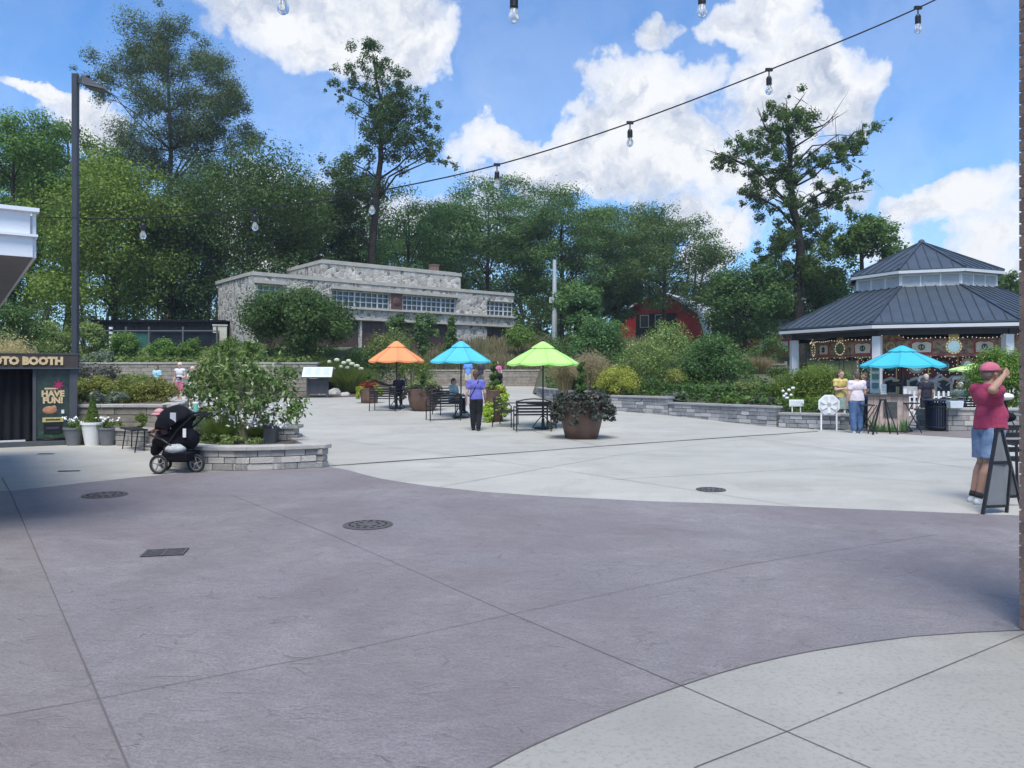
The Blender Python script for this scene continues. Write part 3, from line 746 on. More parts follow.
def carousel():
    t = thing('carousel', 'ornate red and cream carousel with painted shields, mirrors and rows of bulbs under the pavilion', 'carousel', PC)
    CREAM = pm('cream_paint', (.78, .72, .56), (.68, .60, .44), 4, .5); REDP = pm('deep_red_paint', (.36, .03, .035), (.45, .06, .05), 4, .45)
    SCN = pm('painted_brown_scene', (.06, .03, .022), (.50, .36, .20), 5, .5, detail=6); DRK = pm('dark_green_paint', (.02, .05, .045), (.03, .035, .05), 3, .5)
    MIR = pm('mirror_glass', (.5, .53, .55), rough=.08, metal=.9); GOLD = pm('gold_trim', (.58, .40, .15), (.66, .50, .22), 8, .4, metal=.4)
    RR = 5.15
    MB().lathe([(RR, .05), (RR, .32), (RR - .05, .36), (0.1, .36)], 48).build('platform', pm('platform_cream', (.52, .49, .42), rough=.6), t)
    MB().lathe([(RR + .02, .10), (RR + .02, .14)], 48, caps=False).build('platform_trim', REDP, t)
    N = 26; zc = 2.78
    bul = MB()
    for k in range(N):
        a = TH + .09 + 2 * math.pi * k / N; w = 2 * math.pi * RR / N; er = Vector((math.cos(a), math.sin(a), 0)); M0 = Matrix.Rotation(a + math.pi / 2, 4, 'Z')
        ctr = er * RR + Vector((0, 0, zc))
        at = lambda x, y, z: ctr + M0 @ Vector((x, -y, z))      # y = out of the panel
        typ = [0, 1, 0, 2][k % 4]
        top = .40 if typ != 2 else .66
        pts = [(-w/2, -.40), (0, -.48), (w/2, -.40), (w/2, .34), (w*.3, .34 + (top - .34) * .5), (0, top), (-w*.3, .34 + (top - .34) * .5), (-w/2, .34)]
        bd = MB().slab([at(x, 0, z) for x, z in pts], .05, -er).build('rounding_board', SCN, t)
        circ = lambda r1, r2, y: [at(r1 * math.cos(q), y, r2 * math.sin(q)) for q in np.linspace(0, 2 * math.pi, 20, endpoint=False)]
        MB().slab([at(x, .003, z) for x, z in ((-w/2, -.36), (w/2, -.36), (w/2, -.30), (-w/2, -.30))], .015, er).build('lower_band', REDP, bd); MB().slab([at(x, .003, z) for x, z in ((-w/2, .27), (w/2, .27), (w/2, .31), (-w/2, .31))], .015, er).build('upper_band', REDP, bd)
        if typ == 0:
            s_ = [(-.36, -.24), (.36, -.24), (.38, .14), (.2, .22), (0, .18), (-.2, .22), (-.38, .14)]
            MB().slab([at(x * 1.18, .004, z * 1.18) for x, z in s_], .02, er).build('shield_frame', REDP, bd); MB().slab([at(x, .03, z) for x, z in s_], .02, er).build('shield', CREAM, bd)
            c_ = MB()
            for an in np.linspace(0, 2 * math.pi, 10, endpoint=False): c_.ball(at(.11 * math.cos(an), .06, -.02 + .11 * math.sin(an)), .034, 6, 4)
            c_.box(tuple(at(0, .055, -.02)), (.06, .02, .2), M=M0); c_.build('crest', DRK, bd)
        elif typ == 1:
            MB().slab(circ(.33, .33, .01), .03, er).slab([at(x, .01, z) for x, z in ((-.18, .28), (.18, .28), (.22, .48), (0, .72), (-.22, .48))], .04, er).build('gold_frame', GOLD, bd)
            MB().slab(circ(.25, .25, .04), .015, er).build('round_mirror', MIR, bd)
            for q in np.linspace(0, 2 * math.pi, 14, endpoint=False): bul.ball(at(.30 * math.cos(q), .06, .30 * math.sin(q)), .017, 6, 4)
        else:
            MB().slab(circ(.20, .24, .012), .03, er).build('gold_frame', GOLD, bd); MB().slab(circ(.15, .18, .045), .01, er).build('portrait_disc', SCN, bd)
        for i in range(7):
            x = -w/2 + w * (i + .5) / 7; zz = .40 + (top - .34) * (1 - abs(x) / (w / 2)) if typ == 2 else .42 - .05 * math.cos(x / w * math.pi)
            bul.ball(at(x, .05, zz), .019, 6, 4)
            if i % 2: bul.ball(at(x, .05, -.44), .016, 6, 4)
    MB().lathe([(RR + .02, zc + .34), (RR - 1.2, zc + .75), (.2, zc + .9)], 26, caps=False).build('top_canopy', pm('canopy_dark', (.02, .014, .014)), t)
    # centre drum of panels, two tiers
    DR = 2.9; n2 = 16
    MB().lathe([(DR, .36), (DR, 2.9)], n2, a0=TH).build('centre_drum', pm('drum_dark', (.10, .03, .03), (.20, .06, .05), 4), t)
    for k in range(n2):
        a = TH + 2 * math.pi * (k + .5) / n2; er = Vector((math.cos(a), math.sin(a), 0)); M0 = Matrix.Rotation(a + math.pi / 2, 4, 'Z'); rr = DR * math.cos(math.pi / n2)
        at = lambda x, y, z: er * (rr + y) + Vector((0, 0, z)) + M0 @ Vector((x, 0, 0))
        w = 2 * rr * math.tan(math.pi / n2)
        circ = lambda r1, y: [at(r1 * math.cos(q), y, 1.95 + r1 * math.sin(q)) for q in np.linspace(0, 2 * math.pi, 18, endpoint=False)]
        p_ = MB().slab(circ(.36, .01), .03, er).build('drum_panel', DRK if k % 2 else CREAM, t); MB().slab(circ(.24, .045), .01, er).build('drum_mirror', MIR, p_)
        p_ = MB().slab([at(x, .01, z) for x, z in ((-.4, .6), (.4, .6), (.4, 1.3), (0, 1.45), (-.4, 1.3))], .02, er).build('drum_panel', CREAM, t); MB().slab([at(x, .035, z) for x, z in ((-.28, .7), (.28, .7), (.28, 1.2), (0, 1.3), (-.28, 1.2))], .01, er).build('painted_inset', DRK, p_)
        for q in np.linspace(0, 2 * math.pi, 14, endpoint=False): bul.ball(at(.42 * math.cos(q), .05, 1.95 + .42 * math.sin(q)), .016, 6, 4)
        for z in np.arange(.6, 2.7, .2): bul.ball(at(w / 2, .04, z), .016, 6, 4)
    bm_ = bpy.data.materials.new('lit_bulb'); bm_.use_nodes = True; b = bm_.node_tree.nodes['Principled BSDF']; b.inputs['Emission Color'].default_value = (1, .88, .72, 1); b.inputs['Emission Strength'].default_value = .6; b.inputs['Base Color'].default_value = (.8, .75, .65, 1)
    o = bul.build('bulbs', bm_, t); o['kind'] = 'stuff'
    # horses on poles
    hm = MB()
    hm.cap((-.30, 0, 1.0), (.30, 0, 1.03), .15, .17, 12); hm.cap((.34, 0, 1.08), (.56, 0, 1.38), .12, .075, 10); hm.cap((.56, 0, 1.42), (.78, 0, 1.28), .075, .045, 10)
    for (x, y, kx, kz, fx, fz) in ((.32, .09, .62, .85, .48, .62), (.32, -.09, .52, .72, .70, .55), (-.34, .09, -.42, .72, -.66, .52), (-.34, -.09, -.32, .66, -.52, .42)):
        hm.cap((x, y, .98), (kx, y, kz), .08, .045, 8); hm.cap((kx, y, kz), (fx, y, fz), .045, .03, 8)
    hm.cap((-.42, 0, 1.05), (-.66, 0, .75), .05, .03, 8); hm.cap((.57, .05, 1.5), (.57, .06, 1.56), .02, .01, 6); hm.cap((.57, -.05, 1.5), (.57, -.06, 1.56), .02, .01, 6)
    hme = remesh(hm, .03, 2)
    hc = [pm('horse_white', (.62, .60, .56), rough=.4), pm('horse_brown', (.16, .08, .05), rough=.4), pm('horse_black', (.03, .03, .035), rough=.35), pm('horse_grey', (.35, .35, .36), rough=.4)]
    for k in range(18):
        a = TH + 2 * math.pi * (k + .2) / 18; r = 4.45 if k % 2 else 3.65
        me = hme.copy(); p = Vector((r * math.cos(a), r * math.sin(a), .36))
        dz = .18 * math.sin(k * 2.1)
        me.transform(Matrix.Translation(p + Vector((0, 0, dz + .15))) @ Matrix.Rotation(a + math.pi / 2, 4, 'Z') @ Matrix.Scale(.74, 4))
        me.materials.clear(); h = link('carousel_horse', me, hc[k % 4], t, True)
        MB().tube([p, p + Vector((0, 0, 2.5))], .028, 8).build('pole', GOLD, h)
        MB().box(tuple(p + Vector((0, 0, 1.03 + dz))), (.24, .26, .05), a).build('saddle', [REDP, DRK, GOLD][k % 3], h)
    # swan chariot facing the plaza
    a = R(-123.5)
    sw = MB(); sw.cap((-.1, 0, .55), (.35, 0, .55), .30, .24, 14)
    pts = [(.5, 0, .6), (.72, 0, .85), (.66, 0, 1.15), (.52, 0, 1.4), (.60, 0, 1.6), (.78, 0, 1.62)]
    for p, q, r0, r1 in zip(pts[:-1], pts[1:], (.16, .12, .085, .07, .08), (.12, .085, .07, .08, .085)): sw.cap(p, q, r0, r1, 10)
    me = remesh(sw, .025, 3); p = Vector((5.05 * math.cos(a), 5.05 * math.sin(a), .30)); MX = Matrix.Translation(p) @ Matrix.Rotation(-.25, 4, 'Z') @ Matrix.Scale(.72, 4)
    me.transform(MX); s = link('swan_chariot', me, hc[0], t, True)
    bk = MB().cap((.84, 0, 1.60), (1.02, 0, 1.50), .045, .012, 8); q = bk.build('beak', pm('beak_orange', (.65, .25, .05)), s, True); q.data.transform(MX)
    q = MB().box((0, .26, .75), (.8, .08, .5)).box((0, -.26, .75), (.8, .08, .5)).build('wing_panel', hc[0], s, bevel=.03); q.data.transform(MX)
carousel()

# white picket fence round the carousel
def picket_fence(name, label, a, b, z0, h, mat, gap=.16):
    t = thing(name, label, 'fence', (a[0], a[1], z0)); A, B = Vector((*a, z0)), Vector((*b, z0)); d = B - A; L = d.length; u = d / L; ang = math.atan2(u.y, u.x)
    pk, po, ra = MB(), MB(), MB(); n = int(L / gap)
    for i in range(n + 1): pk.box(tuple(A + u * (i * L / n) + Vector((0, 0, h * .5))), (.07, .025, h * .92), ang)
    for z in (.25, .75): ra.box(tuple((A + B) / 2 + Vector((0, 0, h * z)) + Vector((-u.y, u.x, 0)) * .03), (L, .03, .07), ang)
    t2 = pk.build('pickets', mat, t, world=t); ra.build('rails', mat, t, world=t)
    for i in range(int(L / 2) + 1): MB().box(tuple(A + u * (i * L / max(1, int(L / 2))) + Vector((0, 0, h * .52))), (.11, .11, h * 1.05), ang).build('post', mat, t, world=t)
    return t
picket_fence('picket_fence', 'white picket fence in front of the carousel beyond the trash can', (14.4, 28.2), (20.5, 27.0), 0, 1.0, WHITE)

# ------------------------------------------------------------------ kiosk building at the left edge (only its roof corner shows)
def eave_building():
    C0 = Vector((-4.49, 7.2, 0)); f = Vector((-.809, -.588, 0)); s = Vector((-.588, .809, 0)); z0, z1 = 2.70, 3.14
    t = thing('kiosk_building', 'corner of a white fascia roof with brown soffit at the far left', 'building', C0 + f * 2 + s * 4)
    q = [C0, C0 + f * 6, C0 + f * 6 + s * 9, C0 + s * 9]
    MB().prism([p + Vector((0, 0, 0)) for p in q], z0 + .06, z1 - .05).build('roof', pm('roof_membrane', (.5, .5, .5)), t, world=t)
    fs = MB(); wf = pm('white_fascia_metal', (.72, .74, .78), (.68, .70, .74), 1.5, .35)
    n_ = -s; ang = math.atan2(f.y, f.x)
    fs.slab([C0 + n_ * .003 + Vector((0, 0, z0)), C0 + f * 6 + n_ * .003 + Vector((0, 0, z0)), C0 + f * 6 + n_ * .003 + Vector((0, 0, z1 - .25)), C0 + n_ * .003 + Vector((0, 0, z1 - .25))], .03, n_)
    fs.slab([C0 + f * .02 + Vector((0, 0, z1 - .235)), C0 + f * 6 + Vector((0, 0, z1 - .235)), C0 + f * 6 + Vector((0, 0, z1 - .03)), C0 + f * .02 + Vector((0, 0, z1 - .03))], .03, n_)
    m_ = (C0 + C0 + f * 6) / 2
    fs.box((m_.x + n_.x * .03, m_.y + n_.y * .03, z1 - .005), (6.1, .12, .035), ang); fs.box((m_.x + n_.x * .03, m_.y + n_.y * .03, z1 - .243), (6.08, .10, .022), ang)
    fs.build('fascia', wf, t, world=t); fs = MB()
    r_ = -f; a2 = math.atan2(s.y, s.x)
    fs.slab([C0 + Vector((0, 0, z0)), C0 + s * 9 + Vector((0, 0, z0)), C0 + s * 9 + Vector((0, 0, z1)), C0 + Vector((0, 0, z1))], .03, r_)
    fs.build('side_fascia', wf, t, world=t)
    c = (q[0] + q[1] + q[2] + q[3]) / 4
    MB().slab([p + Vector((0, 0, z0 + .03)) for p in (C0 + f * .3 + s * .05, C0 + f * 6, C0 + f * 6 + s * 9, C0 + f * .3 + s * 9)], .02, (0, 0, 1)).build('soffit', pm('brown_soffit', (.16, .12, .09), (.2, .15, .115), 2, .7), t, world=t)
    mm = C0 + f * .15 + s * 4.5
    MB().box((mm.x, mm.y, z0 + .02), (9, .3, .05), a2).build('edge_beam', pm('taupe_beam', (.20, .185, .17), rough=.6), t, world=t)
    w0 = C0 + s * 1 + f * 1.4; P4 = [w0, w0 + f * 4.5, w0 + f * 4.5 + s * 7.5, w0 + s * 7.5]
    MB().prism(P4, 0, z0 + .02).build('wall', pm('tan_siding', (.35, .3, .24), (.4, .35, .28), 3, .8), t, world=t)
eave_building()

# ------------------------------------------------------------------ photo booth
def booth():
    base = Vector((-10.80, 16.92, 0)); t = thing('photo_booth', 'dark photo booth with wood-letter sign and dark curtain opening', 'photo booth', base, R(31)); t.scale = (1, 1, 1.03)
    G1 = pm('booth_grey', (.055, .062, .075), (.075, .082, .095), 4, .55); w, d, h = 2.15, 1.3, 1.98
    bd = MB(); bd.box((0, d + .0, h / 2 - .12), (w, .06, h - .26)); bd.box((-w/2 + .03, d / 2 + .05, h / 2 - .12), (.06, d - .15, h - .26)); bd.box((w/2 - .03, d / 2 + .05, h / 2 - .12), (.06, d - .15, h - .26))
    bd.box((0, d / 2, h - .05), (w, d, .08)); bd.box((0, d / 2, .05), (w, d, .09)); bd.build('cabinet', G1, t)
    fr = MB(); fr.box((w/2 - .08, -.02, h / 2 - .14), (.16, .10, h - .3)); fr.box((-w/2 + .08, -.02, h / 2 - .14), (.16, .10, h - .3)); fr.box((.25, -.02, h / 2 - .12), (.07, .06, h - .36)); fr.box((0, -.02, .05), (w + .04, .14, .10)); fr.build('front_frame', G1, t, bevel=.006)
    MB().box((-.42, .01, .125), (1.0, .12, .03)).build('door_sill', pm('sill_pale', (.6, .62, .64), rough=.4), t)
    cu = MB(); xs = np.linspace(-.9, .22, 60)
    for i in range(59): cu.add([(xs[i], .22 + .035 * math.sin(xs[i] * 34), .12), (xs[i+1], .22 + .035 * math.sin(xs[i+1] * 34), .12), (xs[i+1], .22 + .035 * math.sin(xs[i+1] * 34), 1.66), (xs[i], .22 + .035 * math.sin(xs[i] * 34), 1.66)], [(0, 1, 2, 3)])
    cu.build('curtain', pm('navy_curtain', (.005, .005, .010), (.007, .007, .013), 4, .9), t, True)
    hd = MB().box((-.06, -.06, 1.83), (2.30, .16, .29)); hd.build('header', pm('header_dark', (.04, .032, .028), (.065, .05, .045), 6, .6), t, bevel=.008)
    MB().box((-.06, -.05, 1.985), (2.34, .2, .03)).box((-.06, -.05, 1.675), (2.34, .2, .03)).build('header_edge', G1, t)
    letm = pm('cream_letter', (.58, .42, .22), (.68, .52, .30), 9, .5)
    text_mesh('PHOTO BOOTH', .218, letm, t, (-.0, -.155, 1.825), (R(90), 0, 0), .012, .015)
    # poster side
    px = .60; pw = .62
    ps = MB().box((px, -.015, .92), (pw, .04, 1.52)).build('poster_panel', pm('poster_dark', (.018, .022, .03), (.04, .07, .055), 5, .35, detail=7), t)
    text_mesh('HAVE', .175, letm, t, (px, -.042, 1.12), (R(90), 0, 0), .003, .010); text_mesh('FUN!', .175, letm, t, (px, -.042, .975), (R(90), 0, 0), .003, .010)
    MB().box((px - .03, -.040, 1.235), (.26, .004, .035)).build('small_print', letm, t)
    st = []
    for k in range(14):
        r = .13 if k % 2 == 0 else .045; a = math.pi / 2 + k * math.pi / 7; st.append((px + .11 + r * math.cos(a), -.037, 1.31 + r * math.sin(a)))
    MB().slab(st, .006, (0, -1, 0)).build('pink_star_print', pm('magenta_print', (.45, .02, .12)), ps)
    MB().ball((px - .06, -.035, .77), (.14, .012, .085), 12, 6).ball((px + .02, -.036, .82), (.05, .012, .05), 10, 6).build('tan_animal_print', pm('tan_print', (.5, .25, .13), (.35, .15, .08), 12), ps)
    MB().box((px, -.04, .56), (.40, .02, .10)).build('yellow_label', pm('yellow_label', (.5, .42, .15)), ps)
    MB().box((px, -.052, .56), (.28, .004, .03)).build('label_print', pm('header_dark2', (.03, .03, .03)), t)
    MB().box((px, -.045, .38), (.36, .03, .22)).build('photo_chute', BLACK, ps); MB().box((px, -.065, .38), (.24, .02, .05)).build('chute_slot', pm('slot_navy', (.03, .04, .07)), ps)
    MB().box((px + .19, -.05, .73), (.055, .03, .08)).build('card_reader', WHITE, ps)
    gm = MB()
    for _ in range(36):
        x = px + random.uniform(-.24, .24); z = .18 + random.uniform(0, .1); gm.slab([(x - .03, -.037, z), (x + .03, -.037, z), (x + random.uniform(-.04, .04), -.037, z + .09)], .003, (0, -1, 0))
    gm.build('leaf_print', pm('leaf_print', (.03, .10, .05), (.05, .16, .08), 20), ps)
booth()

# ------------------------------------------------------------------ fence, shed, poles
def mesh_fence():
    Y = 43.5; z0 = 2.6; a, b = (90 - 512) / F * Y, (218 - 512) / F * Y; h = H0 + (HOR - 331) / F * Y - z0
    t = thing('screened_fence', 'steel-post fence with black and green windscreen above the terrace wall', 'fence', (a, Y, z0))
    sc = MB(); 
    for i, px in enumerate((97, 126, 149, 183, 217)):
        x = (px - 512) / F * Y; MB().tube([(x, Y, z0 - .3), (x, Y, z0 + h + .25)], .055, 8).build('post', pm('galvanised', (.10, .105, .11), rough=.7), t, world=t)
    MB().tube([(a, Y, z0 + h), (b, Y, z0 + h)], .035, 8).build('top_rail', MATS['galvanised'], t, world=t)
    MB().tube([(a, Y, z0 + h * .45), (-21.9, Y, z0 + h * .45)], .035, 8).build('mid_rail', MATS['galvanised'], t, world=t)
    x1, x2 = (128 - 512) / F * Y, (148 - 512) / F * Y
    MB().box(((x1 + x2) / 2, Y + .1, z0 + h / 2 - .1), (x2 - x1, .04, h)).build('green_screen', pm('green_windscreen', (.012, .085, .06), (.015, .10, .075), 2, .8), t, world=t)
    MB().box(((x2 + b) / 2 + .1, Y + .1, z0 + h / 2 - .1), (b - x2 - .2, .04, h)).build('black_screen', pm('black_windscreen', (.008, .013, .020), (.012, .018, .026), 2, .9, spec=.2), t, world=t)
    MB().box(((a + x1) / 2 - .05, Y + .3, z0 + h / 2 - .1), (x1 - a - .2, .04, h)).build('dark_screen', MATS['black_windscreen'], t, world=t)
mesh_fence()
def dark_shed():
    Y = 48; a, b = (95 - 512) / F * Y, (222 - 512) / F * Y; z0 = 2.9; zt = H0 + (HOR - 322) / F * Y
    t = thing('dark_shed', 'long black boarded shed behind the windscreened fence', 'shed', ((a + b) / 2, Y, z0))
    m = MB(); m.box(((a + b) / 2, Y + 2, (z0 + zt) / 2 - .2), (b - a, 4, zt - z0 + .4)); m.build('wall', pm('black_boards', (.010, .011, .015), (.016, .018, .022), 2, .9, spec=.2), t, world=t)
    m = MB()
    for i in range(int((b - a) / .3)): m.box((a + .3 * i, Y - .03, (z0 + zt) / 2), (.03, .05, zt - z0), 0)
    m.build('battens', MATS['black_boards'], t, world=t)
    MB().box(((a + b) / 2, Y + 2, zt + .06), (b - a + .3, 4.4, .12)).build('roof', pm('black_roof', (.012, .013, .016), rough=.95, spec=.1), t, world=t)
dark_shed()
c = W(111, 352, 41); t = thing('marker_post', 'slim black and white banded post beside the fence', 'post', (c.x, 41, 2.2))
MB().tube([(0, 0, 0), (0, 0, 1.95)], .09, 10).build('shaft', BLACK, t)
mb = MB()
for i in range(6): mb.lathe([(.1, .5 + .25 * i), (.1, .62 + .25 * i)], 10)
mb.build('white_bands', WHITE, t)
c = W(220, 345, 44.2); t = thing('utility_cabinet', 'cream metal utility cabinet at the left end of the stone building', 'cabinet', (c.x, 44.2, 2.7), R(20))
MB().box((0, 0, .85), (.75, .5, 1.55)).build('body', pm('cream_metal', (.6, .56, .45), rough=.5), t, bevel=.02)
MB().box((-.1, -.26, .95), (.16, .02, .8)).build('door', pm('cabinet_slot', (.2, .19, .16)), t); MB().box((0, 0, 1.66), (.83, .58, .07)).build('lid', MATS['cream_metal'], t)

def lamp_post(px, Yp, ztop, zbase, label):
    c = GX(px, Yp); t = thing('street_lamp', label, 'lamp post', (c.x, c.y, zbase)); h = ztop - zbase; DP = pm('dark_bronze', (.03, .033, .042), (.04, .043, .052), 2, .45)
    MB().box((0, 0, h / 2), (.15, .15, h)).build('pole', DP, t, bevel=.01)
    MB().box((0, 0, .04), (.42, .42, .08)).build('base_plate', DP, t)
    a = MB(); a.box((.28, 0, h - .22), (.40, .08, .10)); a.build('arm', DP, t)
    hd = MB(); hd.add([(.30, -.24, h - .36), (.92, -.24, h - .50), (.92, .24, h - .50), (.30, .24, h - .36), (.30, -.2, h - .08), (.86, -.18, h - .42), (.86, .18, h - .42), (.30, .2, h - .08)], [(0, 3, 2, 1), (4, 5, 6, 7), (0, 1, 5, 4), (1, 2, 6, 5), (2, 3, 7, 6), (3, 0, 4, 7)])
    h_ = hd.build('lamp_head', DP, t); MB().box((.62, 0, h - .445), (.5, .32, .02), M=Matrix.Rotation(R(8), 4, 'Y')).build('lens', pm('lamp_lens', (.10, .10, .11), rough=.3), h_)
    MB().ball((.36, 0, h - .06), .05, 8, 6).build('photo_sensor', DP, t)
lamp_post(75.5, 22.0, H0 + (HOR - 74) / F * 22, .85, 'tall dark square lamp post with a flat head behind the photo booth')
def silver_mast():
    Y = 56; x = (554.5 - 512) / F * Y; zt = H0 + (HOR - 260) / F * Y
    t = thing('mast', 'pale grey straight mast with a small camera box in front of the woods', 'mast', (x, Y, 3.1))
    GP = pm('silver_mast', (.42, .45, .45), (.50, .52, .52), 3, .45, metal=.2)
    MB().tube([(0, 0, 0), (0, 0, zt - 3.1)], [.22, .13], 12).build('shaft', GP, t)
    zz = H0 + (HOR - 297) / F * Y - 3.1
    MB().box((-.12, -.22, zz - .25), (.55, .3, .42)).build('box', GP, t); MB().box((.3, -.15, zz + .1), (.7, .18, .18)).build('bracket', GP, t)
silver_mast()
def brick_pillar():
    t = thing('brick_pillar', 'tan brick pillar cut off by the right edge of the view', 'pillar', (3.55, 4.5, 0))
    x0, x1, y0, y1 = 3.205, 3.9, 4.15, 4.86
    MB().box(((x0 + x1) / 2, (y0 + y1) / 2, 2.3), (x1 - x0 - .016, y1 - y0 - .016, 4.6)).build('mortar_core', pm('pale_mortar', (.45, .42, .38), rough=.9), t, world=t)
    b = MB(); z = .01; r = 0
    while z < 4.55:
        for (ax, L, o_) in (('y', y1 - y0, 0), ('y', y1 - y0, 1), ('x', x1 - x0 - .2, 1), ('x', x1 - x0 - .2, 0)):
            s = -(.1 if r % 2 else 0)
            while s < L:
                s0, s1 = max(s, 0), min(s + .205, L); s += .215
                if s1 - s0 < .02: continue
                if ax == 'y':
                    b.box((x0 + .05 if o_ == 0 else x1 - .05, y0 + (s0 + s1) / 2, z + .0325), (.10, s1 - s0, .064))
                else:
                    b.box((x0 + .1 + (s0 + s1) / 2, y1 - .05 if o_ else y0 + .05, z + .0325), (s1 - s0, .10 + .004, .064))
        z += .0752; r += 1
    b.build('brick_courses', pm('tan_brick', (.22, .14, .10), (.30, .20, .15), 8, .85, .5, 50, island=.2), t, world=t)
brick_pillar()
# ------------------------------------------------------------------ vegetation
def fastmesh(name, V, nper, smooth=False):
    """V: (n, nper, 3) array of separate polygons"""
    n = V.shape[0]; me = bpy.data.meshes.new(name)
    me.vertices.add(n * nper); me.vertices.foreach_set('co', V.reshape(-1).astype(np.float32))
    me.loops.add(n * nper); me.loops.foreach_set('vertex_index', np.arange(n * nper, dtype=np.int32))
    me.polygons.add(n); me.polygons.foreach_set('loop_start', np.arange(0, n * nper, nper, dtype=np.int32))
    me.polygons.foreach_set('loop_total', np.full(n, nper, dtype=np.int32))
    me.update(calc_edges=True); return me
def leaves(P, N, size, rng, aspect=.55, droop=.0, fold=0):
    """diamond leaves at points P, roughly facing N"""
    n = len(P); N = N + rng.normal(0, .55, (n, 3)); N /= np.linalg.norm(N, axis=1)[:, None] + 1e-9
    T = rng.normal(0, 1, (n, 3)); T[:, 2] -= droop; T -= N * (T * N).sum(1)[:, None]; T /= np.linalg.norm(T, axis=1)[:, None] + 1e-9
    B = np.cross(N, T); s = size * rng.uniform(.6, 1.35, (n, 1))
    return np.stack([P - T * s * .5, P + B * s * aspect * .5 - T * s * .05, P + T * s * .5, P - B * s * aspect * .5 - T * s * .05], 1)
def clusters(cs, rs, per, size, rng, flat=.75, **k):
    Ps, Ns = [], []
    for c, r in zip(cs, rs):
        n = max(8, int(per * (r / np.mean(rs)) ** 2)); d = rng.normal(0, 1, (n, 3)); d /= np.linalg.norm(d, axis=1)[:, None]
        rad = r * np.clip(rng.normal(.76, .24, (n, 1)), .05, 1.7) * (1 + .22 * np.sin(d[:, :1] * 5 + c[0]) * np.cos(d[:, 1:2] * 6 + c[1]))
        p = d * rad; p[:, 2] *= flat
        Ps.append(p + c); Ns.append(d + np.array([0, 0, .6]))
    P = np.concatenate(Ps); N = np.concatenate(Ns)
    return leaves(P, N, size, rng, **k)
BARK = pm('bark', (.07, .058, .047), (.12, .10, .085), 4, .95, .8, 20)
BARKD = pm('dark_bark', (.022, .020, .017), (.06, .052, .042), 5, .98, 1., 12, spec=.1)

def wood(trunk, cents, z0, rng, r0=.3, upto=.9, nlimb=30, bark=None, name='trunk', parent=None, dead=()):
    """trunk: list of points; limbs join crown cluster centres to the trunk"""
    mb = MB(); n = len(trunk)
    pts = []
    for a, b in zip(trunk[:-1], trunk[1:]):
        for i in range(3): pts.append(Vector(a).lerp(Vector(b), i / 3) + Vector(rng.normal(0, .02 * r0 * 10, 3)) * (i > 0))
    pts.append(Vector(trunk[-1]))
    rs = [r0 * (1.25 if i == 0 else 1) * (1 - .82 * (i / (len(pts) - 1)) ** .9) for i in range(len(pts))]
    mb.tube(pts, rs, 10)
    idx = rng.permutation(len(cents))[:nlimb]
    for i in idx:
        c = Vector(cents[i])
        # start on the trunk below the cluster
        best = min(range(len(pts)), key=lambda j: abs((c.z - pts[j].z) - .55 * math.hypot(c.x - pts[j].x, c.y - pts[j].y)))
        s = pts[best]; L = (c - s).length
        if L < .3: continue
        m1 = s.lerp(c, .35) + Vector((0, 0, .10 * L)) + Vector(rng.normal(0, .05 * L, 3)); m2 = s.lerp(c, .7) + Vector((0, 0, .08 * L)) + Vector(rng.normal(0, .05 * L, 3))
        rr = min(rs[best] * .42, .020 * L + .015)
        mb.tube([s, m1, m2, c], [rr, rr * .7, rr * .45, rr * .12], 6)
        for _ in range(2):
            e = m2 + Vector(rng.normal(0, .22 * L, 3)); mb.tube([m2, m2.lerp(e, .5) + Vector((0, 0, .04 * L)), e], [rr * .35, rr * .2, rr * .06], 5)
    for (a, b) in dead:
        a, b = Vector(a), Vector(b); L = (b - a).length; m = a.lerp(b, .5) + Vector(rng.normal(0, .07 * L, 3)); mb.tube([a, m, b], [.09, .055, .015], 6)
        for _ in range(3):
            q = a.lerp(b, rng.uniform(.5, .9)); mb.tube([q, q + Vector(rng.normal(0, .16 * L, 3)) + Vector((0, 0, .12 * L))], [.03, .008], 5)
    return mb.build(name, bark or BARK, parent, True)
def crown_centres(w, h, zc, n, rng, thick=.55, flatbase=.3, xo=0, top=1.):
    """cluster centres in an uneven ellipsoid w wide, h high around zc"""
    out = []
    lob = rng.normal(0, 1, (7, 3)); lob /= np.linalg.norm(lob, axis=1)[:, None]
    while len(out) < n:
        d = rng.normal(0, 1, 3); d /= np.linalg.norm(d)
        if d[2] < -.1 and rng.random() < flatbase + .2: continue
        k = 1 + .20 * max(0, (lob @ d).max() - .75) * 4 - .12 * rng.random()
        r = (thick + (1 - thick) * rng.random() ** .5) * k
        out.append((xo + d[0] * w / 2 * r, d[1] * w / 2 * r, zc + d[2] * h / 2 * r * top))
    return np.array(out)
TREES = {}
def make_tree(key, label, w, h, cb, n=60, per=330, size=.26, mat=None, seed=1, cr=.17, group=None, loc=(0, 0, 0), trunk_r=.3, lean=0, nlimb=26, bark=None, thick=.5, extra=None, name='broadleaf_tree', flat=.75, aspect=.55, droop=0.):
    """tree h high in all, crown from cb to h, crown w wide"""
    r = np.random.default_rng(seed); t = thing(name, label, 'tree', loc, 0, group)
    zc = (cb + h) / 2; C_ = crown_centres(w * (1 - cr), (h - cb) * (1 - cr * .8), zc, n, r, thick)
    if extra is not None: C_ = np.concatenate([C_, np.array(extra)])
    rs = w * cr * r.uniform(.55, 1.15, len(C_)) * .95
    V = clusters(C_, rs, per, size, r, flat, aspect=aspect, droop=droop)
    me = fastmesh('crown', V, 4); link('crown', me, mat, t)
    wood([(0, 0, -.6), (lean * .3, 0, cb * .6), (lean * .6, .1, zc), (lean, 0, h - (h - cb) * .18)], C_, 0, r, trunk_r, nlimb=nlimb, bark=bark or BARKD, parent=t)
    return t
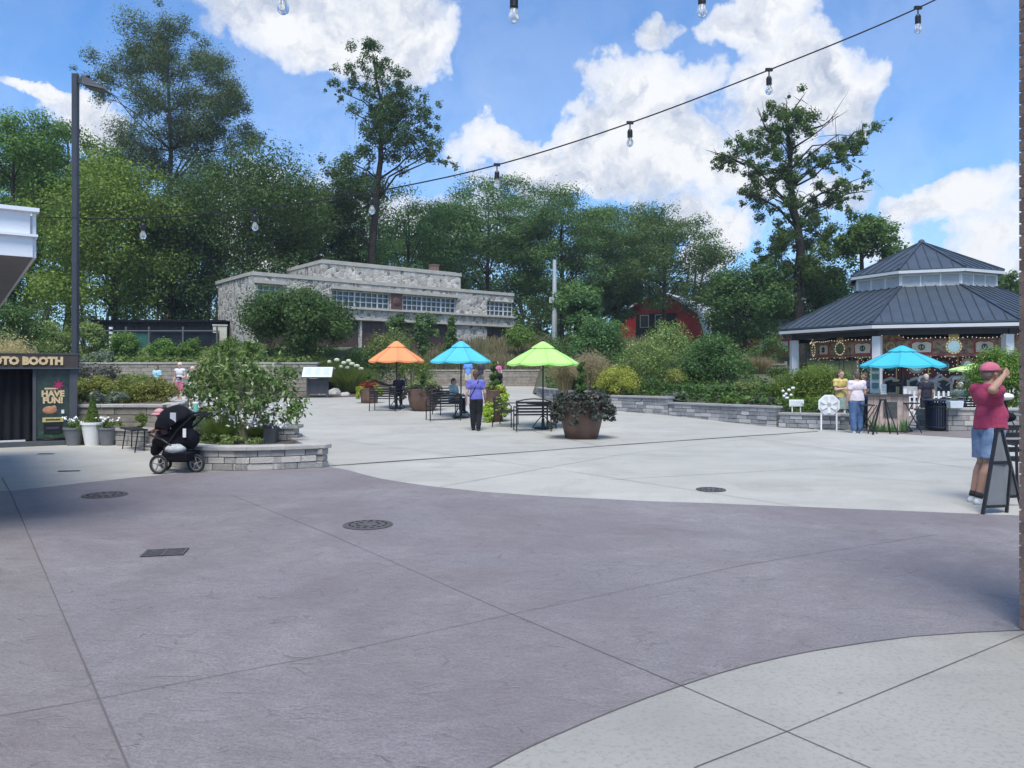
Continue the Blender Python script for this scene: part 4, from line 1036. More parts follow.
L_DEEP = leafmat('deep_green_leaves', (0.035, 0.079, 0.022), (0.096, 0.165, 0.045), (0.136, 0.215, 0.063))
L_MID = leafmat('mid_green_leaves', (0.053, 0.114, 0.022), (0.141, 0.238, 0.043), (0.199, 0.301, 0.066))
L_BRI = leafmat('bright_green_leaves', (0.091, 0.176, 0.027), (0.222, 0.328, 0.061), (0.291, 0.397, 0.091))
L_GREY = leafmat('greyish_leaves', (0.052, 0.081, 0.036), (0.122, 0.170, 0.073), (0.172, 0.223, 0.100))
L_OAK = leafmat('oak_leaves', (0.045, 0.083, 0.022), (0.112, 0.173, 0.042), (0.159, 0.231, 0.063))
L_LOC = leafmat('locust_leaves', (0.053, 0.112, 0.040), (0.133, 0.222, 0.068), (0.184, 0.285, 0.092))

def place(px, ptop, pw, Y, zb, pbot=None):
    """real size of a tree seen pw pixels wide with its top at ptop"""
    x = (px - 512) / F * Y; top = H0 + (HOR - ptop) / F * Y
    return (x, Y, zb), pw / F * Y, top - zb, (H0 + (HOR - pbot) / F * Y - zb) if pbot else None
def ptree(key, label, px, ptop, pw, pbot, Y, zb, **k):
    loc, w, h, cb = place(px, ptop, pw, Y, zb, pbot)
    return make_tree(key, label, w, h, max(cb, .8), loc=loc, **k)
GW = 'trees of the wood behind the plaza'
ptree('a', 'mid-green leafy tree at the far left edge above the white roof corner', 12, 84, 120, 330, 52, 2.4, mat=L_MID, seed=21, n=90, per=430, size=.20, group=GW)
ptree('b', 'bright yellow-green maple beside the dark lamp post, left of the tallest grey-green tree', 112, 150, 150, 335, 50, 2.8, mat=L_BRI, seed=22, n=95, per=460, size=.19, group=GW)
ptree('c', 'darker green tree whose top shows just left of the lamp post head', 68, 104, 110, 300, 60, 3.2, mat=L_MID, seed=23, n=80, per=400, size=.22, group=GW)
ptree('e', 'dense dark green domed tree above the left end of the stone building', 248, 140, 165, 335, 56, 3.2, mat=L_DEEP, seed=25, n=105, per=480, size=.20, group=GW)
ptree('f', 'dark green tree filling the gap between the domed tree and the crooked tall tree', 318, 186, 90, 320, 64, 3.5, mat=L_DEEP, seed=26, n=60, per=300, size=.27, group=GW)
ptree('g2', 'deep green tree under the tallest grey-green tree, left of the domed tree', 172, 185, 110, 345, 54, 3.0, mat=L_DEEP, seed=27, n=70, per=300, size=.24, group=GW)
ptree('g', 'feathery locust tree behind the left part of the upper storey', 408, 182, 160, 330, 70, 3.5, mat=L_LOC, seed=28, n=120, per=420, size=.19, group=GW, flat=.45, cr=.14)
ptree('h', 'wide feathery locust tree behind the building chimney', 488, 170, 155, 325, 72, 3.5, mat=L_LOC, seed=29, n=120, per=420, size=.19, group=GW, flat=.45, cr=.14)
ptree('i', 'feathery tree behind the pale mast', 562, 192, 145, 330, 70, 3.5, mat=L_LOC, seed=30, n=120, per=420, size=.19, group=GW, flat=.45, cr=.14)
ptree('j', 'open feathery tree behind the left slope of the red barn', 620, 202, 125, 318, 88, 3.6, mat=L_LOC, seed=31, n=90, per=380, size=.23, group=GW, flat=.45, cr=.14)
ptree('k', 'dark open tree hanging over the right half of the red barn', 664, 204, 126, 322, 72, 3.6, mat=L_LOC, seed=32, n=95, per=380, size=.19, group=GW, flat=.5, cr=.14, trunk_r=.34)
ptree('l', 'round dark green tree between the red barn and the pavilion', 745, 268, 95, 372, 58, 2.8, mat=L_DEEP, seed=33, n=70, per=330, size=.22, group=GW)
ptree('l2', 'lower dark tree right behind the left corner of the pavilion roof', 800, 258, 105, 350, 64, 2.6, mat=L_DEEP, seed=34, n=70, per=320, size=.24, group=GW)
ptree('m', 'mid-green lopsided tree beside the pavilion cupola', 862, 206, 82, 300, 56, 1.0, mat=L_OAK, seed=35, n=46, per=240, size=.24, group=GW, cr=.16)
ptree('m2', 'tree mostly hidden behind the pavilion roof', 930, 285, 170, 350, 62, .6, mat=L_DEEP, seed=36, n=60, per=260, size=.27, group=GW)
ptree('m3', 'tree to the right behind the pavilion, half behind the brick pillar', 1010, 268, 60, 340, 60, .6, mat=L_OAK, seed=37, n=40, per=240, size=.25, group=GW)
ptree('bc', 'dark leafy tree crowding the left edge of the red barn', 616, 262, 52, 330, 72, 3.5, mat=L_DEEP, seed=38, n=60, per=300, size=.2, group=GW)
# tall grey-green tree with airy masses
def tall_airy():
    Y = 66; zb = 3.3; px = 170; s = Y / F; r = np.random.default_rng(41)
    t = thing('broadleaf_tree', 'tallest airy grey-green tree with visible upright limbs at upper left', 'tree', ((px - 512) * s, Y, zb), 0, GW)
    q = lambda x, y: (x - px) * s
    zf = lambda y: H0 + (HOR - y) * s - zb
    spots = [(165, 32, 20), (185, 45, 18), (145, 45, 16), (130, 62, 22), (118, 75, 16), (205, 62, 20), (222, 82, 20), (232, 105, 15), (175, 70, 18), (150, 85, 18), (205, 95, 22), (225, 128, 18), (240, 120, 10), (190, 120, 22), (160, 110, 16), (110, 95, 12), (175, 140, 20), (210, 140, 18), (140, 140, 20), (120, 160, 22), (165, 170, 24), (200, 168, 20), (98, 78, 7), (230, 150, 10), (150, 25, 8), (180, 25, 8), (235, 95, 8)]
    cs, rs = [], []
    for (x, y, rr) in spots:
        for _ in range(5):
            cs.append((q(x, y) + r.normal(0, rr * s * .6), r.normal(0, 2.2), zf(y) + r.normal(0, rr * s * .4))); rs.append(rr * s * r.uniform(.35, .95))
    V = clusters(np.array(cs), rs, 620, .185, r, .9, aspect=.42)
    link('crown', fastmesh('crown', V, 4), L_GREY, t)
    wood([(0, 0, -.6), (-.3, 0, zf(260)), (.0, .2, zf(150)), (-.4, 0, zf(40))], np.array(cs), 0, r, .42, nlimb=50, bark=BARK, parent=t)
tall_airy()
def crooked(px, Y, zb, spots, trunk, label, mat, per, size, seed, r0=.35, dead=(), spread=1.6, k=11, nl=36, name='broadleaf_tree'):
    s = Y / F; r = np.random.default_rng(seed)
    t = thing(name, label, 'tree', ((px - 512) * s, Y, zb), 0, GW)
    zf = lambda y: H0 + (HOR - y) * s - zb
    cs, rs = [], []
    for (x, y, rr) in spots:
        for _ in range(k):
            cs.append(((x - px) * s + r.normal(0, rr * s * .72), r.normal(0, spread), zf(y) + r.normal(0, rr * s * .66))); rs.append(rr * s * r.uniform(.25, .66))
    V = clusters(np.array(cs), rs, per, size, r, .95)
    link('crown', fastmesh('crown', V, 4), mat, t)
    wood([((x - px) * s, 0, zf(y)) for x, y in trunk], np.array(cs), 0, r, r0, nlimb=nl, bark=BARKD, parent=t, dead=[(((a - px) * s, 0, zf(b)), ((c - px) * s, 0, zf(d))) for a, b, c, d in dead])
    return t
crooked(385, 62, 3.3, [(372, 58, 11), (385, 62, 8), (362, 78, 10), (345, 85, 8), (333, 88, 5), (383, 80, 10), (398, 92, 11), (410, 100, 11), (388, 105, 14), (405, 115, 14), (370, 115, 10), (418, 125, 13), (432, 115, 8), (395, 130, 15), (375, 140, 14), (420, 142, 13), (437, 150, 9), (446, 160, 6), (400, 150, 12), (368, 160, 14), (350, 170, 14), (340, 190, 16), (360, 200, 20), (345, 215, 20), (375, 190, 16), (330, 205, 14)],
        [(372, 345), (372, 250), (378, 180), (382, 120), (374, 60)], 'tall crooked dark tree with ragged crown rising above the stone building', L_DEEP, 120, .19, 42, .42)
crooked(800, 58, 2.2, [(785, 108, 9), (780, 125, 12), (792, 128, 12), (772, 135, 9), (790, 145, 12), (765, 150, 9), (745, 148, 10), (730, 152, 9), (724, 160, 7), (752, 165, 11), (770, 170, 12), (785, 175, 11), (848, 140, 10), (840, 150, 9), (858, 138, 6), (826, 158, 9), (815, 170, 9), (845, 165, 5), (760, 185, 10), (775, 200, 11), (750, 195, 7), (785, 215, 12), (820, 190, 9), (840, 192, 10), (856, 188, 7), (830, 205, 9), (815, 222, 12), (790, 235, 13), (770, 250, 12), (805, 250, 14), (830, 240, 11), (780, 270, 16), (810, 275, 14)],
        [(800, 380), (799, 300), (798, 230), (790, 170), (786, 110)], 'tall gnarled oak with bare branch tips standing alone left of the pavilion roof', L_OAK, 118, .19, 43, .52,
        dead=[(786, 125, 806, 92), (775, 140, 757, 108), (745, 165, 706, 150), (730, 160, 716, 170), (810, 130, 838, 113), (790, 150, 838, 116), (840, 150, 866, 128), (846, 155, 868, 155), (760, 150, 735, 140), (820, 205, 872, 190)], name='oak_tree')
# farther wood: reads as one mass behind the single trees
def far_wood():
    r = np.random.default_rng(77); cs, rs = [], []
    for _ in range(1250):
        x = r.uniform(-88, 105); Y = r.uniform(92, 125)
        px = 512 + F * x / Y
        lim = np.interp(px, [-60, 0, 60, 130, 200, 300, 340, 420, 520, 600, 660, 700, 730, 790, 830, 900, 1000], [130, 135, 150, 165, 170, 195, 205, 205, 200, 225, 225, 240, 275, 280, 285, 300, 300])
        ztop = H0 + (HOR - lim) / F * Y
        z = 3.5 + (ztop - 3.5 - 2) * r.random() ** .9; cs.append((x, Y, z)); rs.append(r.uniform(1.6, 2.9))
    for _ in range(320):
        x = r.uniform(-40, 45); cs.append((x, r.uniform(86, 93), 3.6 + 6.5 * r.random())); rs.append(r.uniform(1.3, 2.1))
    V = clusters(np.array(cs), rs, 150, .46, r, .7)
    o = link('far_wood', fastmesh('far_wood', V, 4), L_DEEP); tag(o, 'mass of distant dark green woodland filling the gaps behind the nearer trees', 'woodland', None, 'stuff')
    mb = MB()
    for _ in range(150):
        x = r.uniform(-90, 64); Y = r.uniform(84, 120); h = r.uniform(7, 11); mb.tube([(x, Y, 3.2), (x + r.normal(0, .5), Y, 3.2 + h * .5), (x + r.normal(0, 1.2), Y, 3.2 + h)], [.3, .2, .08], 6)
    o2 = mb.build('far_trunks', BARKD); tag(o2, 'mass of thin dark trunks standing inside the distant woodland', 'woodland', None, 'stuff')
far_wood()

# shrubs -----------------------------------------------------------
def shrub_mesh(w, h, n, per, size, seed, flat=.8, aspect=.5, droop=0., cr=.2, thick=.45, cone=False):
    r = np.random.default_rng(seed)
    if cone:
        cs = []; 
        for _ in range(n):
            t = r.random() ** 1.3; a = r.uniform(0, 6.28); rr = w / 2 * (1 - t) * r.uniform(.5, .9); cs.append((rr * math.cos(a), rr * math.sin(a), .1 * h + t * h * .85))
        cs = np.array(cs)
    else:
        cs = crown_centres(w * (1 - cr), h * (1 - cr) * 1.05, h * .50, n, r, thick, .2)
        cs[:, 2] = np.maximum(cs[:, 2], h * .12)
    rs = (w * cr) * r.uniform(.6, 1.1, len(cs)); rs = np.minimum(rs, h * .3)
    return fastmesh('foliage', clusters(cs, rs, per, size, r, flat, aspect=aspect, droop=droop), 4)
SH = {}
def shrub(key, label, px, ptop, pw, pbot, Y, mat, gname='shrub', cat='shrub', n=28, per=120, size=.09, seed=3, stems=True, zb=None, group=None, **k):
    """shrub seen pw px wide, from row ptop down to row pbot"""
    s = Y / F; w = pw * s; h = (pbot - ptop) * s; x = (px - 512) * s; z = H0 + (HOR - pbot) * s if zb is None else zb
    if zb is not None: h = H0 + (HOR - ptop) * s - zb
    t = thing(gname, label, cat, (x, Y, z), 0, group)
    link('foliage', shrub_mesh(w, h, n, per, size, seed, **k), mat, t)
    if stems:
        mb = MB(); r = np.random.default_rng(seed + 99)
        for i in range(5):
            a = r.uniform(0, 6.28); mb.tube([(.03 * w * math.cos(a), .03 * w * math.sin(a), -.25), (.15 * w * math.cos(a), .15 * w * math.sin(a), h * .35), (.28 * w * math.cos(a), .28 * w * math.sin(a), h * .7)], [.03 * max(.4, h / 2), .02 * max(.4, h / 2), .006], 6)
        mb.build('stems', BARK, t)
    return t
S_DARK = leafmat('shrub_dark', (0.042, 0.088, 0.024), (0.099, 0.168, 0.044), (0.142, 0.220, 0.061), .3, 1.5)
S_MID = leafmat('shrub_mid', (0.070, 0.143, 0.029), (0.164, 0.266, 0.054), (0.234, 0.338, 0.085), .35, 1.5)
S_BRI = leafmat('shrub_bright', (0.090, 0.162, 0.026), (0.192, 0.282, 0.054), (0.264, 0.348, 0.096), .4, 1.5)
S_GOLD = leafmat('shrub_gold', (0.135, 0.165, 0.035), (0.285, 0.300, 0.085), (0.42, 0.40, 0.15), .35, 2)
S_YEL = leafmat('shrub_yellow', (0.240, 0.264, 0.048), (0.408, 0.408, 0.084), (0.540, 0.504, 0.144), .4, 2)
S_BLUE = leafmat('shrub_bluegrey', (0.108, 0.144, 0.114), (0.204, 0.252, 0.198), (0.288, 0.336, 0.276), .3, 2)
S_PALE = leafmat('shrub_pale', (0.120, 0.183, 0.050), (0.227, 0.293, 0.094), (0.368, 0.395, 0.177), .35, 2)
S_RED = leafmat('coleus_red', (0.192, 0.024, 0.024), (0.360, 0.072, 0.036), (0.420, 0.144, 0.060), .35, 3)
S_LIME = leafmat('lime_vine', (0.264, 0.360, 0.042), (0.480, 0.552, 0.096), (0.600, 0.660, 0.192), .45, 3)
S_PURP = leafmat('dark_purple_leaves', (0.042, 0.054, 0.042), (0.090, 0.102, 0.078), (0.180, 0.132, 0.144), .25, 3)
# shrub-trees near the stone building
ptree('bt', 'broad dark green small tree covering the left half of the stone building', 303, 289, 116, 356, 40.5, 2.0, mat=L_DEEP, seed=51, n=90, per=330, size=.15, name='small_tree', trunk_r=.14, cr=.15)
ptree('pt', 'slender pointed green tree right of the pale mast', 578, 282, 56, 350, 54, 3.1, mat=L_LOC, seed=52, n=50, per=260, size=.19, name='small_tree', trunk_r=.12, cr=.17)
for i, (px, pt, pw, lab) in enumerate(((397, 312, 26, 'slim upright green shrub, left one against the brown building doors'), (424, 309, 28, 'slim upright green shrub, middle one against the brown building doors'), (452, 311, 18, 'narrowest upright shrub beside the stone pier of the building'))):
    shrub('u', lab, px, pt, pw, 352, 46, L_LOC, n=26, per=120, size=.15, seed=60 + i, zb=2.6, cone=(i == 2))
shrub('v1', 'loose pale green shrub in front of the doors behind the orange umbrella', 388, 330, 50, 358, 44, S_PALE, n=36, per=120, size=.13, seed=64, zb=1.9)
shrub('v2', 'bright green shrub beside the right corner of the stone building', 520, 326, 34, 352, 52, S_MID, n=26, per=110, size=.16, seed=65)
shrub('v3', 'deep green tall shrub between mast and barn', 600, 316, 66, 372, 44, L_LOC, n=56, per=190, size=.15, seed=66, zb=1.6)
shrub('v4', 'wide dark shrub right behind the green umbrella', 570, 330, 60, 374, 46, S_DARK, n=36, per=140, size=.14, seed=67, zb=1.4)
shrub('v5', 'pinkish-topped pale shrub below the barn', 668, 322, 62, 372, 40, S_PALE, n=40, per=150, size=.11, seed=68)
shrub('v6', 'rounded deep green shrub-tree right of the barn door', 712, 332, 66, 392, 32, L_LOC, n=55, per=240, size=.10, seed=69, zb=.8)
shrub('v7', 'variegated pale small tree above the golden shrub', 645, 340, 62, 388, 30, S_PALE, n=40, per=170, size=.085, seed=70, zb=1.2)
MB().tube([(0, 0, 0), (.02, 0, .9)], [.04, .03], 8).build('pale_stem', pm('pale_bark', (.4, .38, .34)), [o for o in bpy.data.objects if o.get('label', '').startswith('variegated')][0])
shrub('y1', 'bright golden-green shrub right beside the tan grasses on the wall', 620, 367, 50, 396, 28.5, S_YEL, n=40, per=150, size=.07, seed=71, zb=.74)
shrub('y2', 'smaller golden shrub higher up the slope below the barn', 690, 366, 40, 388, 33, S_YEL, n=26, per=110, size=.08, seed=72)
shrub('y3', 'yellow-green shrub tucked behind the variegated tree', 668, 368, 40, 390, 31, S_GOLD, n=26, per=110, size=.08, seed=73)
for i, (px, pt, pw, Y, m, lab) in enumerate(((655, 378, 50, 28.5, S_DARK, 'dark mounded shrub right of the golden shrub'), (690, 384, 44, 27.0, S_DARK, 'low dark mound along the middle wall'), (722, 385, 40, 26.5, S_DARK, 'low green mound above the start of the middle wall'), (676, 392, 30, 26.6, S_BLUE, 'grey low herb clump just above the wall cap'),
        (748, 382, 46, 27.5, S_PALE, 'brownish pale perennial clump in the middle of the right bed'), (775, 384, 44, 26.5, S_DARK, 'dark perennial clump left of the bright green shrub'), (735, 396, 34, 24.9, S_MID, 'short green clump right on the wall edge'), (762, 397, 34, 24.3, S_PURP, 'short purplish clump right on the wall edge'),
        (700, 362, 40, 36, S_MID, 'mid-green bush behind the rounded shrub-tree'), (745, 362, 40, 38, S_DARK, 'dark bush below the wooden rail fence'), (780, 366, 34, 36, S_DARK, 'dark bush near the first white pavilion column'))):
    shrub('d', lab, px, pt, pw, 0, Y, m, n=22, per=120, size=.075, seed=80 + i, zb=[.8, .75, .75, .7, .7, .62, .55, .5, 1.3, 1.5, 1.2][i], stems=False)
shrub('rs', 'dark bush hiding most of the small red shed', 766, 336, 44, 0, 50, S_DARK, n=30, per=140, size=.13, seed=99, zb=1.8)
shrub('g1', 'large bright green shrub at the pavilion corner above the white signs', 812, 364, 72, 0, 25.2, S_BRI, n=60, per=260, size=.075, seed=95, zb=.35)
shrub('g1b', 'green ground shrub around the small white sign', 806, 396, 74, 0, 23.6, S_BRI, n=34, per=150, size=.06, seed=97, zb=.30, stems=False)
shrub('g1c', 'bluish-green shrub behind the kiosk customers', 858, 372, 46, 0, 26.5, S_DARK, n=34, per=170, size=.08, seed=98, zb=.0)
shrub('g2', 'bright green bush behind the man in the pink cap', 1003, 346, 68, 0, 23.4, S_BRI, n=70, per=300, size=.07, seed=96, zb=.35)
# left terraces
for i, (px, pt, pw, lab) in enumerate(((72, 378, 44, 'golden spirea mound nearest the lamp post foot'), (100, 377, 42, 'golden spirea mound second along the terrace from the lamp post'), (128, 375, 44, 'golden spirea mound, broadest and brightest of the terrace row'), (155, 378, 42, 'golden spirea mound at the right end of the terrace row'))):
    shrub('go', lab, px, pt, pw, 0, 19.3 + .2 * (i % 2), S_GOLD, gname='golden_shrub', n=34, per=190, size=.055, seed=110 + i, zb=.80, group='golden shrubs on the left terrace', stems=False)
for i, (px, pt, pw, m, lab) in enumerate(((52, 374, 34, S_MID, 'green bush partly hidden by the photo booth sign end'), (92, 364, 56, S_PURP, 'dull brown-green bush behind the golden row, left one'), (136, 373, 50, S_PALE, 'dull green bush behind the golden row, right one'))):
    shrub('gb', lab, px, pt, pw, 0, 25, m, n=28, per=130, size=.08, seed=120 + i, zb=1.0, stems=False)
shrub('gc', 'blue-grey low foliage on the terrace edge beside the white allium head', 108, 391, 46, 404, 18.4, S_BLUE, n=22, per=110, size=.05, seed=124, stems=False)
shrub('ta', 'pale leafy shrub left of the lamp post by the fence', 55, 318, 44, 366, 38, S_PALE, n=40, per=150, size=.12, seed=125)
shrub('tb', 'pale leafy shrub right of the lamp post by the fence', 88, 318, 34, 364, 39, S_PALE, n=34, per=150, size=.12, seed=126)
shrub('tc', 'silvery low spreading shrub on the upper terrace', 101, 352, 40, 366, 38.4, S_BLUE, n=22, per=110, size=.10, seed=127, stems=False)
shrub('td', 'conical light green shrub before the green windscreen', 122, 330, 32, 364, 39.5, S_MID, n=36, per=150, size=.11, seed=128)
shrub('te', 'round mid-green shrub in front of the black windscreen', 163, 340, 30, 364, 39.5, S_MID, n=30, per=130, size=.11, seed=129)
shrub('tf', 'upright green shrub behind the woman in pink shorts', 191, 337, 30, 366, 39.5, S_MID, n=30, per=130, size=.11, seed=130)
shrub('tg', 'dense green shrub at the left edge above the booth roof', 12, 300, 60, 370, 32, S_DARK, n=44, per=200, size=.12, seed=131)
shrub('th', 'green bush low beside the cream cabinet', 232, 335, 40, 372, 39.6, S_MID, n=30, per=130, size=.11, seed=132)
shrub('ti', 'dark low hedge under the broad dark tree', 300, 346, 120, 372, 41, S_DARK, n=44, per=150, size=.11, seed=133, zb=1.2)
shrub('tj', 'dark green bush left of the orange umbrella above the plaza wall', 365, 345, 60, 0, 44, S_DARK, n=34, per=140, size=.12, seed=134, zb=1.0)
shrub('tk', 'dark green bush behind the orange umbrella pole', 412, 352, 56, 0, 44.5, S_MID, n=30, per=130, size=.11, seed=135, zb=.7)
# ornamental grasses --------------------------------------------------
def grass_clump(w, h, n, seed, wd=.012, spread=.55, plume=0):
    r = np.random.default_rng(seed); V = []
    a = r.uniform(0, 2 * np.pi, n); d = r.random(n) ** .5
    bx, by = .22 * w * d * np.cos(a), .22 * w * d * np.sin(a); le = spread * w * d * r.uniform(.6, 1.1, n)
    hh = h * r.uniform(.65, 1.05, n) * (1 - .25 * d)
    p0 = np.stack([bx, by, np.zeros(n)], 1); p1 = np.stack([bx + .25 * le * np.cos(a), by + .25 * le * np.sin(a), hh * .55], 1); p2 = np.stack([bx + le * .8 * np.cos(a), by + le * .8 * np.sin(a), hh * .98], 1); 
    s = r.normal(0, 1, (n, 3)); s[:, 2] = 0; s /= np.linalg.norm(s, axis=1)[:, None]; s *= wd / 2
    A = np.stack([p0 - s, p0 + s, p1 + s, p1 - s], 1); B = np.stack([p1 - s, p1 + s, p2 + s * .15, p2 - s * .15], 1)
    V = [A, B]
    if plume:
        m = int(n * plume); q = p2[:m]; L = []
        pp = np.repeat(q, 10, 0) + r.normal(0, 1, (m * 10, 3)) * np.array([.03, .03, .10]) * (h / 1.2) - np.array([0, 0, .02])
        V.append(leaves(pp, r.normal(0, 1, (len(pp), 3)), .05, r, .4))
    return fastmesh('blades', np.concatenate(V), 4)
GR_TAN = leafmat('grass_tan', (.20, .17, .085), (.34, .29, .17), (.42, .36, .25), .3, 1.2)
GR_GRN = leafmat('grass_green', (.085, .13, .03), (.17, .22, .06), (.22, .26, .09), .35, 1.2)
GR_PNK = leafmat('grass_pinktan', (.26, .20, .13), (.40, .31, .22), (.36, .30, .18), .3, 1.2)
def grass(label, px, ptop, pw, Y, zb, mat, n=700, seed=1, wd=.014, plume=0, group=None, spread=.55):
    s = Y / F; h = H0 + (HOR - ptop) * s - zb
    o = link('ornamental_grass', grass_clump(pw * s, h, n, seed, wd, spread, plume), mat); o.location = ((px - 512) * s, Y, zb)
    return tag(o, label, 'grass clump', group)
GT = 'tall tan feather grasses'
grass('tan feather grass clump at the left end of the grey wall behind the umbrella pole', 566, 357, 30, 31.5, .8, GR_TAN, 1500, 1, .016, .3, GT)
grass('tallest pinkish tan feather grass clump just right of the spiral topiary', 590, 351, 34, 30.5, .8, GR_PNK, 1700, 2, .016, .35, GT)
grass('tan grass clump next to the golden shrub', 606, 362, 24, 30, .8, GR_TAN, 1000, 3, .016, .3, GT)
for i, (px, lab) in enumerate(((735, 'tan grass clump beside the pale fence post'), (757, 'tan grass clump in front of the wooden rail fence'), (718, 'pinkish grass clump left of the pale fence post'))):
    grass(lab, px, 352 + i * 3, 34, 44, 1.55, GR_PNK, 900, 10 + i, .03, .3)
grass('arching green grass mound left of the information panel', 318, 354, 60, 39, 1.0, GR_GRN, 2200, 20, .02)
grass('fine green grass mound right of the information panel', 350, 362, 50, 38, .7, GR_GRN, 2200, 21, .02)
grass('green grass mound just behind the information panel', 334, 358, 40, 39.5, 1.0, GR_GRN, 1400, 22, .02)
grass('fine grass tuft in the raised planter left of the shrub stems', 222, 412, 34, 14.0, .32, GR_GRN, 1700, 23, .008, 0, None, .75)
grass('fine grass tuft in the raised planter behind the dark box', 256, 422, 22, 14.8, .32, GR_GRN, 1200, 24, .008, 0, None, .75)
grass('dry tan feather grass sticking up over the photo booth roof', 8, 334, 44, 19.3, .80, leafmat('grass_straw', (.42, .33, .18), (.62, .52, .34), None, .35, 1.2), 1500, 25, .018, .3)
def grass_band():
    r = np.random.default_rng(5); V = []
    n = 16000; x = r.uniform(-10, 11, n); y = 51 + r.random(n) ** 1.3 * 6.0; z = 1.75 + 1.7 * np.clip((y - 50.4) / 7.6, 0, 1) ** 2 * (3 - 2 * np.clip((y - 50.4) / 7.6, 0, 1))
    h = r.uniform(.5, 1.15, n); p0 = np.stack([x, y, z], 1); p1 = p0 + np.stack([r.normal(0, .18, n), r.normal(0, .18, n), h], 1)
    s = np.stack([r.uniform(.02, .045, n), r.normal(0, .01, n), np.zeros(n)], 1)
    o = link('meadow_grass', fastmesh('meadow', np.stack([p0 - s, p0 + s, p1 + s * .4, p1 - s * .4], 1), 4), leafmat('meadow_blades', (.11, .12, .045), (.24, .21, .12), (.30, .22, .17), .3, .35))
    tag(o, 'band of tan and green meadow grass on the slope above the far wall', 'grass', None, 'stuff')
    n = 14000; t = r.random(n); u = r.random(n)
    # ground cover over the right hillside
    fx = np.interp(u, [0, .2, .5, .8, 1], [1.6, 3.4, 5.5, 8, 9.4]); fy = np.interp(u, [0, .2, .5, .8, 1], [35, 28.7, 26.3, 23.1, 22.2]); bx = np.interp(u, [0, .3, .7, 1], [2.4, 6, 10, 14]); tt = t ** 1.3 * .95
    x = fx + (bx - fx) * tt; y = fy + (60 - fy) * tt; zf = np.interp(u, [0, .2, .5, .8, 1], [.84, .84, .72, .52, .38]); z = zf + (3.4 - zf) * tt
    P = np.stack([x, y, z + r.uniform(-.02, .26, n)], 1); N = r.normal(0, .5, (n, 3)); N[:, 2] += 1
    o = link('ground_cover', fastmesh('cover', leaves(P, N, .16, r, .5), 4), S_DARK); tag(o, 'low green ground cover spreading between the shrubs of the right hillside', 'ground cover', None, 'stuff')
grass_band()
def terrace_cover():
    r = np.random.default_rng(15); n = 7000
    x = r.uniform(-30, -10, n); y = r.uniform(37.6, 44.5, n); z = 2.1 + 1.1 * np.clip((y - 37.4) / 9.6, 0, 1) ** 2 * (3 - 2 * np.clip((y - 37.4) / 9.6, 0, 1)) + r.uniform(0, .3, n)
    N = r.normal(0, .6, (n, 3)); N[:, 2] += .8
    o = link('ground_cover', fastmesh('cover', leaves(np.stack([x, y, z], 1), N, .2, r, .5), 4), S_PALE); tag(o, 'low leafy ground cover along the top of the upper left terrace', 'ground cover', None, 'stuff')
terrace_cover()
# flower heads
def flowers(name, label, cat, pts, r_, mat, stem=.3):
    mb, st = MB(), MB()
    for p in pts:
        mb.ball(p, (r_ * random.uniform(.8, 1.2), r_ * random.uniform(.8, 1.2), r_ * .75), 7, 5); st.tube([(p[0], p[1], p[2] - stem), p], .006, 5)
    t = thing(name, label, cat, Vector(pts[0]) - Vector((0, 0, stem)))
    mb.build('blossoms', mat, t, world=t); st.build('stems', S_MID, t, world=t)
HYD = pm('hydrangea_white', (.58, .60, .48), (.45, .5, .33), 30, .8, .6, 80)
flowers('hydrangea', 'creamy white flower heads right of the information panel', 'flowers', [tuple(W(px + random.uniform(-2, 2), py, 38.4)) for px, py in ((330, 362), (336, 360), (342, 363), (348, 361), (352, 364), (339, 367), (346, 368), (357, 366), (333, 369), (361, 369))], .13, HYD, .6)
flowers('allium', 'single round cream allium head on the left terrace', 'flowers', [tuple(W(93.5, 395, 18.2))], .11, pm('allium_cream', (.52, .46, .33), (.42, .38, .28), 40, .9, .8, 90), .25)
flowers('white_lilies', 'cluster of small white blooms over the small white sign', 'flowers', [tuple(W(px, py, 23.1)) for px, py in ((783, 391), (786, 394), (789, 390), (787, 398), (791, 395), (784, 396), (793, 388))], .055, pm('petal_white', (.75, .75, .74), rough=.6), .35)

